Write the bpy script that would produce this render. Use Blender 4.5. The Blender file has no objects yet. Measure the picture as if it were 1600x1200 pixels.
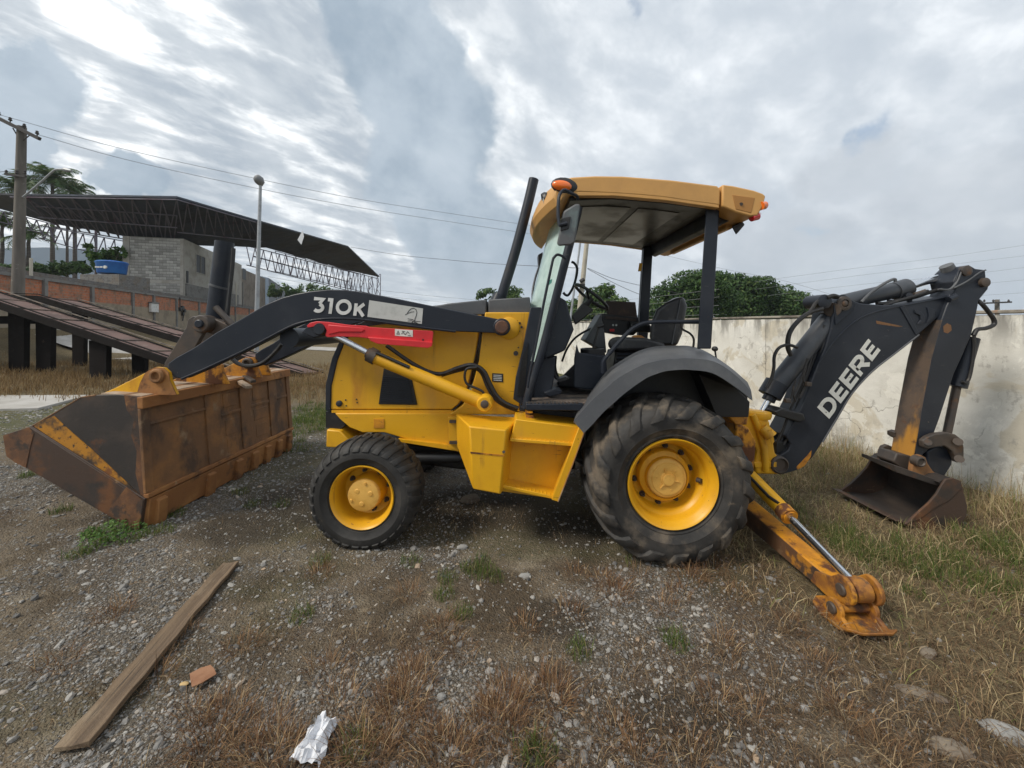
import bpy, bmesh, math, random
import numpy as np
from mathutils import Vector, Matrix

R = math.radians
random.seed(7)
rng = np.random.default_rng(11)
scene = bpy.context.scene
COL = scene.collection

# ------------------------------------------------------------------ camera
K = 601.0            # focal length in photo pixels (1600 wide)
CX, CY, HZ = 800.0, 510.0, 1.7
cam_d = bpy.data.cameras.new('camera')
cam_d.sensor_width = 36.0
cam_d.lens = 36.0 * K / 1600.0
cam_d.shift_y = -(600.0 - CY) / 1600.0
cam_d.clip_start = 0.05
cam_d.clip_end = 6000.0
cam = bpy.data.objects.new('camera', cam_d)
COL.objects.link(cam)
cam.location = (0, 0, HZ)
cam.rotation_euler = (R(90), 0, 0)
scene.camera = cam

# ------------------------------------------------------------------ world sky
SUN_DIR = Vector((-0.62, -0.30, 0.72)).normalized()
SUN_EL = math.asin(SUN_DIR.z)
world = bpy.data.worlds.new("World")
scene.world = world
world.use_nodes = True

class NT:
    """small node-tree builder"""
    def __init__(s, tree):
        s.t = tree; s.n = tree.nodes; s.l = tree.links
    def new(s, kind, **kw):
        n = s.n.new(kind)
        for k, v in kw.items(): setattr(n, k, v)
        return n
    def put(s, sock, v):
        if hasattr(v, 'is_output') or isinstance(v, bpy.types.NodeSocket): s.l.new(v, sock)
        elif isinstance(v, (tuple, list)) and len(v) == 3 and sock.type == 'RGBA': sock.default_value = (*v, 1)
        else: sock.default_value = v
    def math(s, op, a, b=0.5, clamp=False):
        n = s.new('ShaderNodeMath', operation=op, use_clamp=clamp)
        s.put(n.inputs[0], a); s.put(n.inputs[1], b)
        return n.outputs[0]
    def vmath(s, op, a, b=(0, 0, 0)):
        n = s.new('ShaderNodeVectorMath', operation=op)
        s.put(n.inputs[0], a); s.put(n.inputs[1], b)
        return n.outputs['Value'] if op in ('DISTANCE', 'LENGTH', 'DOT_PRODUCT') else n.outputs[0]
    def noise(s, vec, scale, detail=4, rough=0.55, color=False, dist=0.0):
        n = s.new('ShaderNodeTexNoise')
        s.put(n.inputs['Vector'], vec); n.inputs['Scale'].default_value = scale
        n.inputs['Detail'].default_value = detail; n.inputs['Roughness'].default_value = rough
        n.inputs['Distortion'].default_value = dist
        return n.outputs['Color'] if color else n.outputs['Fac']
    def ramp(s, v, lo, hi, a=0.0, b=1.0, smooth=True):
        n = s.new('ShaderNodeMapRange')
        n.interpolation_type = 'SMOOTHSTEP' if smooth else 'LINEAR'
        s.put(n.inputs['Value'], v)
        n.inputs['From Min'].default_value = lo; n.inputs['From Max'].default_value = hi
        n.inputs['To Min'].default_value = a; n.inputs['To Max'].default_value = b
        return n.outputs[0]
    def mix(s, f, a, b):
        n = s.new('ShaderNodeMix', data_type='RGBA')
        s.put(n.inputs[0], f); s.put(n.inputs[6], a); s.put(n.inputs[7], b)
        return n.outputs[2]
    def mapping(s, vec, scale=(1, 1, 1), rot=(0, 0, 0), loc=(0, 0, 0)):
        n = s.new('ShaderNodeMapping')
        s.put(n.inputs['Vector'], vec)
        n.inputs['Scale'].default_value = scale; n.inputs['Rotation'].default_value = rot
        n.inputs['Location'].default_value = loc
        return n.outputs[0]

def build_sky():
    T = NT(world.node_tree)
    T.n.clear()
    out = T.new('ShaderNodeOutputWorld')
    bg = T.new('ShaderNodeBackground')
    T.l.new(bg.outputs[0], out.inputs[0])
    sky = T.new('ShaderNodeTexSky', sky_type='NISHITA')
    sky.sun_disc = False
    sky.sun_elevation = SUN_EL
    sky.sun_rotation = math.atan2(SUN_DIR.x, SUN_DIR.y)
    sky.air_density = 1.2
    tc = T.new('ShaderNodeTexCoord')
    d = T.vmath('NORMALIZE', tc.outputs['Generated'])
    sep = T.new('ShaderNodeSeparateXYZ'); T.l.new(d, sep.inputs[0])
    z = T.math('MAXIMUM', sep.outputs[2], 0.0)
    zz = T.math('ADD', z, 0.16)
    cmb = T.new('ShaderNodeCombineXYZ')
    T.l.new(T.math('DIVIDE', sep.outputs[0], zz), cmb.inputs[0])
    T.l.new(T.math('DIVIDE', sep.outputs[1], zz), cmb.inputs[1])
    p = cmb.outputs[0]
    # cloud deck: long streaks, soft lumps and fine wisps on a flat layer overhead
    rotz = R(24)
    ps = T.mapping(T.mapping(p, rot=(0, 0, R(-52))), scale=(1.0, 1.75, 1))
    streak = T.noise(ps, 3.3, 9, 0.60, dist=0.25)
    lump = T.noise(p, 0.85, 5, 0.55)
    wisp = T.noise(T.mapping(T.mapping(d, rot=(0, R(-24), 0)), scale=(1, 1, 1.7)), 5.6, 8, 0.58, dist=0.15)
    west = T.ramp(sep.outputs[0], -0.75, 0.25, 1.0, 0.0)
    sv = T.ramp(streak, 0.40, 0.62)
    lv = T.ramp(lump, 0.3, 0.7)
    wv = T.ramp(wisp, 0.3, 0.7)
    bright = T.math('ADD', T.math('MULTIPLY', T.math('MULTIPLY', sv, 0.46), T.ramp(west, 0, 1, 0.30, 1.0, False)),
                    T.math('ADD', T.math('MULTIPLY', lv, 0.24), T.math('MULTIPLY', wv, 0.44)))
    bright = T.math('ADD', bright, T.ramp(west, 0, 1, 0.23, 0.03, False))
    n = T.new('ShaderNodeValToRGB')
    T.l.new(bright, n.inputs[0])
    cr = n.color_ramp
    cr.elements[0].position = 0.10; cr.elements[0].color = (0.29, 0.345, 0.405, 1)
    cr.elements[1].position = 0.95; cr.elements[1].color = (0.92, 0.935, 0.94, 1)
    for pos, c in ((0.36, (0.37, 0.415, 0.465)), (0.58, (0.47, 0.51, 0.55)), (0.76, (0.63, 0.66, 0.685))):
        e = cr.elements.new(pos); e.color = (*c, 1)
    cloud = T.mix(T.ramp(sep.outputs[0], -0.25, 0.35, 0.0, 0.50), n.outputs[0], (0.470, 0.517, 0.575))
    # darker low cumulus banks hanging under the deck
    warp = T.vmath('SUBTRACT', T.noise(d, 4.2, 9, 0.60, color=True), (0.5, 0.5, 0.5))
    dw = T.vmath('ADD', d, T.vmath('MULTIPLY', warp, (0.24, 0.24, 0.24)))
    def blob(px, py, r, lo=0.80, hi=1.05):
        c = Vector(((px - CX) / K, 1.0, (CY - py) / K)); k = c.length; c.normalize()
        return T.ramp(T.vmath('DISTANCE', dw, tuple(c)), r / K / k * lo, r / K / k * hi, 1.0, 0.0)
    def bank(spots, *lh):
        m = None
        for sp in spots:
            b = blob(*sp, *lh)
            m = b if m is None else T.math('MAXIMUM', m, b)
        return m
    m1 = bank([(600, 20, 105), (650, 110, 105), (682, 190, 90), (668, 280, 95), (730, 375, 95), (690, 330, 80), (790, 440, 95), (560, -80, 120), (540, -200, 150)])
    m2 = bank([(20, 150, 85), (-40, 230, 100), (230, 285, 42), (190, 300, 38), (-160, 190, 140), (70, 200, 40)])
    m3 = bank([(1270, 400, 70), (1340, 270, 60), (1500, 330, 120), (1620, 300, 120), (1180, 420, 60)], 0.6, 1.2)
    tex = T.ramp(T.noise(d, 6.0, 8, 0.60), 0.34, 0.66)
    dark1 = T.mix(tex, (0.235, 0.300, 0.368), (0.36, 0.422, 0.487))
    dark3 = T.mix(tex, (0.345, 0.38, 0.425), (0.45, 0.485, 0.525))
    cloud = T.mix(T.math('MULTIPLY', m3, 0.65), cloud, dark3)
    cloud = T.mix(T.math('MULTIPLY', m1, 0.90), cloud, dark1)
    cloud = T.mix(T.math('MULTIPLY', m2, 0.95), cloud, dark1)
    # low pale veil near the horizon
    veil = T.ramp(sep.outputs[2], 0.0, 0.22, 0.55, 0.0)
    cloud = T.mix(veil, cloud, (0.50, 0.555, 0.605))
    # gaps of blue sky
    holes = bank([(1352, 214, 26), (1330, 216, 18), (965, 25, 20), (1290, 385, 15), (1085, 268, 20), (960, 330, 14)], 0.2, 1.25)
    skycol = T.vmath('MULTIPLY', sky.outputs[0], (0.085, 0.085, 0.085))
    skycol = T.mix(0.25, skycol, (0.30, 0.42, 0.57))
    col = T.mix(T.math('MULTIPLY', holes, 0.6), cloud, skycol)
    T.l.new(col, bg.inputs[0])
    bg.inputs[1].default_value = 0.72
build_sky()

sun_d = bpy.data.lights.new('sun', 'SUN')
sun_d.energy = 1.5
sun_d.angle = R(14)
sun_d.color = (1.0, 0.93, 0.82)
sun = bpy.data.objects.new('sun', sun_d)
COL.objects.link(sun)
sun.location = (0, 0, 60)
sun.rotation_euler = SUN_DIR.to_track_quat('Z', 'Y').to_euler()

vs = scene.view_settings
vs.view_transform = 'Standard'
vs.look = 'None'
vs.exposure = 1.0
vs.gamma = 1.0
vs.use_curve_mapping = False
scene.cycles.max_bounces = 6
scene.cycles.diffuse_bounces = 3
scene.cycles.glossy_bounces = 3
scene.cycles.transparent_max_bounces = 8
scene.cycles.sample_clamp_indirect = 6.0

# ------------------------------------------------------------------ small maths
def P(px, py, Y):
    return Vector(((px - CX) * Y / K, Y, HZ - (py - CY) * Y / K))

def smooth(a, b, x):
    t = np.clip((np.asarray(x, float) - a) / (b - a), 0, 1)
    return t * t * (3 - 2 * t)

def vnoise(x, y, seed=0):
    x = np.asarray(x, float); y = np.asarray(y, float)
    ix = np.floor(x).astype(np.int64); iy = np.floor(y).astype(np.int64)
    fx = x - ix; fy = y - iy
    fx = fx * fx * (3 - 2 * fx); fy = fy * fy * (3 - 2 * fy)
    def h(a, b):
        v = np.sin(a * 127.1 + b * 311.7 + seed * 74.7) * 43758.5453
        return v - np.floor(v)
    return (h(ix, iy) * (1 - fx) + h(ix + 1, iy) * fx) * (1 - fy) + (h(ix, iy + 1) * (1 - fx) + h(ix + 1, iy + 1) * fx) * fy

def fbm(x, y, seed=0, oct=4):
    s = 0; a = 0.5; t = 0
    for i in range(oct):
        s = s + a * vnoise(x * 2 ** i, y * 2 ** i, seed + i * 3); t += a; a *= 0.5
    return s / t

def gz(x, y):
    x = np.asarray(x, float); y = np.asarray(y, float)
    z = -0.072 - 0.026 * np.clip(x, -15, 7)
    s = -(x + 0.35 * y)
    z = z + (1.62 - 0.30) * smooth(11.6, 15.6, s) * smooth(9, 14, y)
    z = z + 0.035 * np.exp(-((x + 2.9) ** 2 / 0.5)) * smooth(2.2, 3.2, y) * (1 - smooth(5.4, 6.5, y))
    near = 1 - smooth(12, 30, np.hypot(x, y))
    z = z + near * (0.035 * (fbm(x * 1.1, y * 1.1, 3, 3) - 0.5) + 0.026 * (fbm(x * 5, y * 5, 9, 3) - 0.5))
    z = z + 0.05 * smooth(2.2, 4.0, x) * (fbm(x * 2.3, y * 2.3, 21, 2) - 0.5) * near
    return z

def gzf(x, y): return float(gz(x, y))

def G(px, py):
    """ground point seen at a photo pixel"""
    Y = 3.0
    for _ in range(40):
        z = gzf((px - CX) * Y / K, Y)
        Y = 0.5 * Y + 0.5 * (HZ - z) * K / max(py - CY, 4)
    return Vector(((px - CX) * Y / K, Y, gzf((px - CX) * Y / K, Y)))

# ------------------------------------------------------------------ materials
def bsdf_mat(name):
    m = bpy.data.materials.new(name); m.use_nodes = True
    T = NT(m.node_tree)
    b = m.node_tree.nodes['Principled BSDF']
    return m, T, b

def mat(name, base, rough=0.6, layers=(), metal=0.0, bump=None, coords='Object', spec=0.5, edge=None, alpha=None):
    """layers: (colour, scale, lo, hi[, stretch[, roughness]]) noise-masked coats of dirt or wear laid over the base"""
    m, T, b = bsdf_mat(name)
    tc = T.new('ShaderNodeTexCoord'); v = tc.outputs[coords]
    c = base; ro = rough
    for i, L in enumerate(layers):
        col, sc, lo, hi = L[:4]
        st = L[4] if len(L) > 4 and L[4] else (1, 1, 1)
        vec = T.mapping(v, scale=st, loc=(i * 3.7, i * 1.3, i * 5.1))
        mk = T.ramp(T.noise(vec, sc, 6, 0.62), lo, hi)
        c = T.mix(mk, c, col)
        if len(L) > 5:
            ro = T.math('ADD', T.math('MULTIPLY', mk, L[5] - rough), ro)
    if edge:
        g = T.new('ShaderNodeNewGeometry')
        e = T.ramp(T.math('ADD', g.outputs['Pointiness'], T.math('MULTIPLY', T.math('SUBTRACT', T.noise(v, 14, 4), 0.5), 0.12)), edge[1], edge[2])
        c = T.mix(e, c, edge[0])
    T.put(b.inputs['Base Color'], c)
    T.put(b.inputs['Roughness'], ro)
    b.inputs['Metallic'].default_value = metal
    b.inputs['Specular IOR Level'].default_value = spec
    if bump:
        bn = T.new('ShaderNodeBump'); bn.inputs['Strength'].default_value = bump[1]
        bn.inputs['Distance'].default_value = 0.01 if len(bump) < 3 else bump[2]
        T.l.new(T.noise(v, bump[0], 5, 0.6), bn.inputs['Height'])
        T.l.new(bn.outputs[0], b.inputs['Normal'])
    return m

def island_mat(name, cols, rough=0.8, trans=0.0, spec=0.3):
    """each loose blade, leaf or stone takes its own colour along the ramp"""
    m, T, b = bsdf_mat(name)
    g = T.new('ShaderNodeNewGeometry')
    r = T.new('ShaderNodeValToRGB'); T.l.new(g.outputs['Random Per Island'], r.inputs[0])
    cr = r.color_ramp
    while len(cr.elements) > 1: cr.elements.remove(cr.elements[0])
    cr.elements[0].position = cols[0][0]; cr.elements[0].color = (*cols[0][1], 1)
    for p, c in cols[1:]:
        e = cr.elements.new(p); e.color = (*c, 1)
    T.l.new(r.outputs[0], b.inputs['Base Color'])
    b.inputs['Roughness'].default_value = rough
    b.inputs['Specular IOR Level'].default_value = spec
    if trans:
        tr = T.new('ShaderNodeBsdfTranslucent'); T.l.new(r.outputs[0], tr.inputs[0])
        mx = T.new('ShaderNodeMixShader'); mx.inputs[0].default_value = trans
        T.l.new(b.outputs[0], mx.inputs[1]); T.l.new(tr.outputs[0], mx.inputs[2])
        T.l.new(mx.outputs[0], m.node_tree.nodes['Material Output'].inputs[0])
    return m

RUST = (0.115, 0.042, 0.016); RUST2 = (0.20, 0.075, 0.022); DIRT = (0.10, 0.075, 0.05); DUST = (0.24, 0.20, 0.155)
M = {}
M['yellow'] = mat('yellow_paint', (0.72, 0.375, 0.012), 0.42,
    [((0.64, 0.315, 0.010), 2.2, 0.42, 0.72), ((0.50, 0.22, 0.015), 3.6, 0.56, 0.80, (1, 1, 0.30), 0.6), (RUST, 8.0, 0.715, 0.745, (1, 1, 0.6), 0.85), ((0.13, 0.06, 0.015), 34.0, 0.69, 0.72, None, 0.8), ((0.50, 0.26, 0.045), 1.6, 0.56, 0.78, (1, 1, 0.5), 0.6), ((0.36, 0.175, 0.02), 9, 0.60, 0.74, (1, 1, 0.10), 0.6), ((0.30, 0.14, 0.02), 40, 0.66, 0.70, (0.12, 1, 1), 0.6)],
    bump=(30, 0.05))
M['yellow_dirty'] = mat('grimy_yellow_paint', (0.66, 0.28, 0.012), 0.5,
    [((0.40, 0.16, 0.018), 3.5, 0.42, 0.60), (RUST, 5.0, 0.51, 0.60, (1, 1, 0.7), 0.85), (DIRT, 3.0, 0.54, 0.70, None, 0.9), (RUST2, 14, 0.62, 0.70)],
    bump=(30, 0.12))
M['cap'] = mat('pale_yellow_hub_paint', (0.74, 0.42, 0.09), 0.6, [((0.60, 0.31, 0.05), 9, 0.45, 0.7), ((0.2, 0.1, 0.04), 20, 0.68, 0.75)], bump=(40, 0.1))
M['roof'] = mat('faded_orange_fibreglass', (0.60, 0.325, 0.098), 0.55,
    [((0.49, 0.265, 0.085), 1.6, 0.4, 0.7), ((0.30, 0.15, 0.06), 4.0, 0.60, 0.80, (1, 1, 0.5), 0.75), ((0.15, 0.08, 0.05), 11, 0.69, 0.77, (1, 1, 0.35))], bump=(24, 0.05))
M['char'] = mat('charcoal_paint', (0.0150, 0.0190, 0.0280), 0.38,
    [((0.025, 0.029, 0.038), 2.5, 0.42, 0.68, None, 0.5), ((0.050, 0.046, 0.042), 4.0, 0.61, 0.82, (1, 1, 0.5), 0.7), ((0.10, 0.085, 0.07), 22, 0.69, 0.75), ((0.06, 0.06, 0.062), 50, 0.67, 0.70, (0.15, 1, 1)), (RUST, 17, 0.735, 0.78)],
    bump=(40, 0.05))
M['grey'] = mat('weathered_grey_plastic', (0.078, 0.082, 0.090), 0.55,
    [((0.115, 0.118, 0.122), 3.5, 0.42, 0.7), ((0.042, 0.042, 0.046), 7.0, 0.58, 0.75, (1, 1, 0.5)), ((0.20, 0.18, 0.15), 26, 0.68, 0.76)], bump=(120, 0.08))
M['black'] = mat('black_plastic', (0.014, 0.014, 0.015), 0.45, [((0.035, 0.033, 0.03), 6, 0.48, 0.75, None, 0.7)], bump=(60, 0.06))
M['hose'] = mat('hose_rubber', (0.016, 0.015, 0.015), 0.5, [((0.06, 0.05, 0.04), 9, 0.55, 0.75)])
M['rubber'] = mat('tyre_rubber', (0.020, 0.0188, 0.0175), 0.7,
    [((0.044, 0.040, 0.036), 3.2, 0.40, 0.66), ((0.14, 0.112, 0.082), 4.6, 0.47, 0.70, None, 0.9), ((0.24, 0.18, 0.115), 9, 0.63, 0.76, None, 0.95)], bump=(26, 0.35, 0.01))
M['rubber2'] = mat('road_tyre_rubber', (0.018, 0.017, 0.016), 0.68,
    [((0.044, 0.041, 0.037), 5, 0.42, 0.68), ((0.10, 0.08, 0.056), 8, 0.62, 0.80, None, 0.9)], bump=(34, 0.3, 0.008))
M['rust'] = mat('rusty_bucket_steel', (0.185, 0.092, 0.040), 0.78,
    [((0.29, 0.135, 0.045), 2.6, 0.45, 0.66), ((0.085, 0.050, 0.030), 3.6, 0.50, 0.68, (1, 1, 0.6)), ((0.30, 0.205, 0.12), 3.4, 0.57, 0.70, (1, 1, 0.8), 0.92), ((0.32, 0.13, 0.03), 16, 0.64, 0.74)], bump=(22, 0.35, 0.012))
M['rustdark'] = mat('worn_dark_bucket_steel', (0.034, 0.028, 0.025), 0.6,
    [((0.060, 0.045, 0.036), 3.0, 0.45, 0.68), ((0.13, 0.052, 0.020), 3.2, 0.57, 0.70, None, 0.8), ((0.17, 0.15, 0.13), 8.0, 0.68, 0.80)], bump=(26, 0.25))
M['rustlip'] = mat('scuffed_rusty_wear_plate', (0.060, 0.036, 0.025), 0.66,
    [((0.145, 0.060, 0.022), 2.4, 0.52, 0.68, None, 0.8), ((0.035, 0.028, 0.024), 3.4, 0.5, 0.66), ((0.24, 0.13, 0.05), 13, 0.66, 0.76)], bump=(24, 0.3))
M['yellow_rust'] = mat('rusting_orange_paint', (0.46, 0.195, 0.018), 0.65, [((0.26, 0.105, 0.022), 5, 0.40, 0.58), (RUST, 6, 0.47, 0.60, None, 0.85), ((0.07, 0.045, 0.03), 11, 0.55, 0.68, None, 0.9), ((0.55, 0.25, 0.02), 9, 0.62, 0.70)], bump=(30, 0.25))
M['legside'] = mat('rusty_leg_side', (0.12, 0.056, 0.024), 0.8, [((0.055, 0.034, 0.022), 4, 0.44, 0.62), ((0.40, 0.17, 0.02), 4.5, 0.57, 0.64, None, 0.6), ((0.17, 0.10, 0.05), 12, 0.58, 0.7)], bump=(30, 0.3))
M['rust_bright'] = mat('bright_orange_rust', (0.27, 0.115, 0.036), 0.8, [((0.36, 0.165, 0.05), 4, 0.46, 0.66), ((0.12, 0.055, 0.025), 4.6, 0.52, 0.66), ((0.34, 0.24, 0.15), 6, 0.62, 0.74)], bump=(24, 0.35, 0.012))
M['rustmix'] = mat('rust_bloom', (0.115, 0.055, 0.028), 0.78, [((0.20, 0.088, 0.034), 5, 0.44, 0.64), ((0.050, 0.034, 0.026), 6, 0.50, 0.62), ((0.27, 0.13, 0.045), 14, 0.62, 0.72)], bump=(24, 0.35, 0.012))
M['cyl'] = mat('cylinder_grey_paint', (0.042, 0.047, 0.056), 0.42, [((0.065, 0.068, 0.075), 3, 0.45, 0.68), ((0.10, 0.085, 0.07), 9, 0.62, 0.76, None, 0.7), (RUST, 24, 0.70, 0.74)])
M['streak'] = mat('worn_yellow_streak', (0.46, 0.20, 0.018), 0.6, [((0.05, 0.036, 0.026), 4.5, 0.44, 0.58), (RUST2, 9, 0.55, 0.66), ((0.034, 0.028, 0.025), 20, 0.56, 0.66)], bump=(24, 0.2))
M['steel'] = mat('bare_brown_steel', (0.075, 0.056, 0.043), 0.55,
    [((0.045, 0.038, 0.034), 4, 0.42, 0.66), ((0.16, 0.075, 0.03), 6, 0.58, 0.74, None, 0.8)], bump=(30, 0.25))
M['dipface'] = mat('worn_dipper_face', (0.105, 0.072, 0.050), 0.62,
    [((0.055, 0.045, 0.040), 5, 0.45, 0.65), ((0.46, 0.215, 0.03), 2.4, 0.47, 0.62, (1, 1, 0.4), 0.55), ((0.11, 0.045, 0.018), 6, 0.58, 0.72)], bump=(30, 0.2))
M['chrome'] = mat('chrome_rod', (0.70, 0.72, 0.75), 0.22, [((0.42, 0.43, 0.45), 20, 0.6, 0.75, (1, 1, 0.2), 0.4)], metal=1.0)
M['red'] = mat('red_paint', (0.62, 0.022, 0.030), 0.45, [((0.50, 0.02, 0.025), 5, 0.45, 0.7), ((0.25, 0.05, 0.03), 15, 0.68, 0.78)], bump=(40, 0.04))
M['decal'] = mat('pale_decal', (0.50, 0.51, 0.49), 0.55, [((0.40, 0.41, 0.39), 8, 0.5, 0.72), ((0.24, 0.23, 0.2), 26, 0.69, 0.74)])
M['white'] = mat('white_lettering', (0.62, 0.625, 0.61), 0.5, [((0.5, 0.5, 0.47), 10, 0.5, 0.7)])
M['letter'] = mat('cream_lettering', (0.66, 0.66, 0.61), 0.55, [((0.52, 0.51, 0.46), 14, 0.5, 0.7), ((0.06, 0.06, 0.065), 30, 0.66, 0.69)])
M['char'].node_tree.nodes['Principled BSDF'].inputs['Specular IOR Level'].default_value = 0.35
M['ink'] = mat('dark_ink', (0.03, 0.03, 0.032), 0.6)
M['mirrorback'] = mat('mirror_housing', (0.10, 0.102, 0.106), 0.5, [((0.13, 0.17, 0.17), 9, 0.45, 0.7)])
M['ceiling'] = mat('dusty_headliner', (0.034, 0.034, 0.035), 0.30, [((0.058, 0.055, 0.052), 3, 0.45, 0.7, None, 0.5)])
M['floor'] = mat('worn_cab_mat', (0.13, 0.10, 0.08), 0.8, [((0.05, 0.045, 0.04), 7, 0.45, 0.6), ((0.20, 0.15, 0.11), 14, 0.6, 0.72)], bump=(40, 0.3))
M['seat'] = mat('black_vinyl', (0.028, 0.028, 0.030), 0.38, [((0.075, 0.07, 0.065), 8, 0.52, 0.72, None, 0.6)], bump=(50, 0.1))
M['foam'] = mat('torn_seat_foam', (0.42, 0.19, 0.05), 0.95, [((0.3, 0.13, 0.04), 30, 0.45, 0.6)], bump=(60, 0.6))
M['brown'] = mat('rusty_console_lid', (0.050, 0.034, 0.026), 0.7, [((0.09, 0.055, 0.035), 8, 0.5, 0.7)])

def glow_lens(name, c):
    m, T, b = bsdf_mat(name)
    b.inputs['Base Color'].default_value = (*c, 1)
    b.inputs['Roughness'].default_value = 0.16
    b.inputs['Coat Weight'].default_value = 0.5
    return m
M['amber'] = glow_lens('amber_lens', (0.85, 0.17, 0.015))
M['redlens'] = glow_lens('red_lens', (0.55, 0.02, 0.02))

def glass_mat():
    m, T, b = bsdf_mat('dusty_windshield_glass')
    tr = T.new('ShaderNodeBsdfTransparent'); tr.inputs[0].default_value = (0.80, 0.90, 0.87, 1)
    gl = T.new('ShaderNodeBsdfGlossy'); gl.inputs['Roughness'].default_value = 0.06; gl.inputs[0].default_value = (0.9, 0.97, 0.95, 1)
    df = T.new('ShaderNodeBsdfDiffuse'); df.inputs[0].default_value = (0.60, 0.72, 0.68, 1)
    tc = T.new('ShaderNodeTexCoord')
    fr = T.new('ShaderNodeFresnel'); fr.inputs[0].default_value = 1.45
    m1 = T.new('ShaderNodeMixShader'); T.l.new(T.math('MINIMUM', fr.outputs[0], 0.6), m1.inputs[0])
    T.l.new(tr.outputs[0], m1.inputs[1]); T.l.new(gl.outputs[0], m1.inputs[2])
    m2 = T.new('ShaderNodeMixShader')
    T.l.new(T.ramp(T.noise(tc.outputs['Object'], 3, 5), 0.3, 0.75, 0.30, 0.62), m2.inputs[0])
    T.l.new(m1.outputs[0], m2.inputs[1]); T.l.new(df.outputs[0], m2.inputs[2])
    T.l.new(m2.outputs[0], m.node_tree.nodes['Material Output'].inputs[0])
    return m
M['glass'] = glass_mat()

# ------------------------------------------------------------------ object helpers
WLOC = {}
def meta(o, label=None, cat=None, group=None, kind=None):
    if label: o['label'] = label
    if cat: o['category'] = cat
    if group: o['group'] = group
    if kind: o['kind'] = kind
    return o

def thing(name, loc, label=None, cat=None, group=None):
    o = bpy.data.objects.new(name, None); COL.objects.link(o)
    o.location = loc; o.empty_display_size = 0.2
    WLOC[o.name] = Vector(loc)
    return meta(o, label, cat, group)

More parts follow.
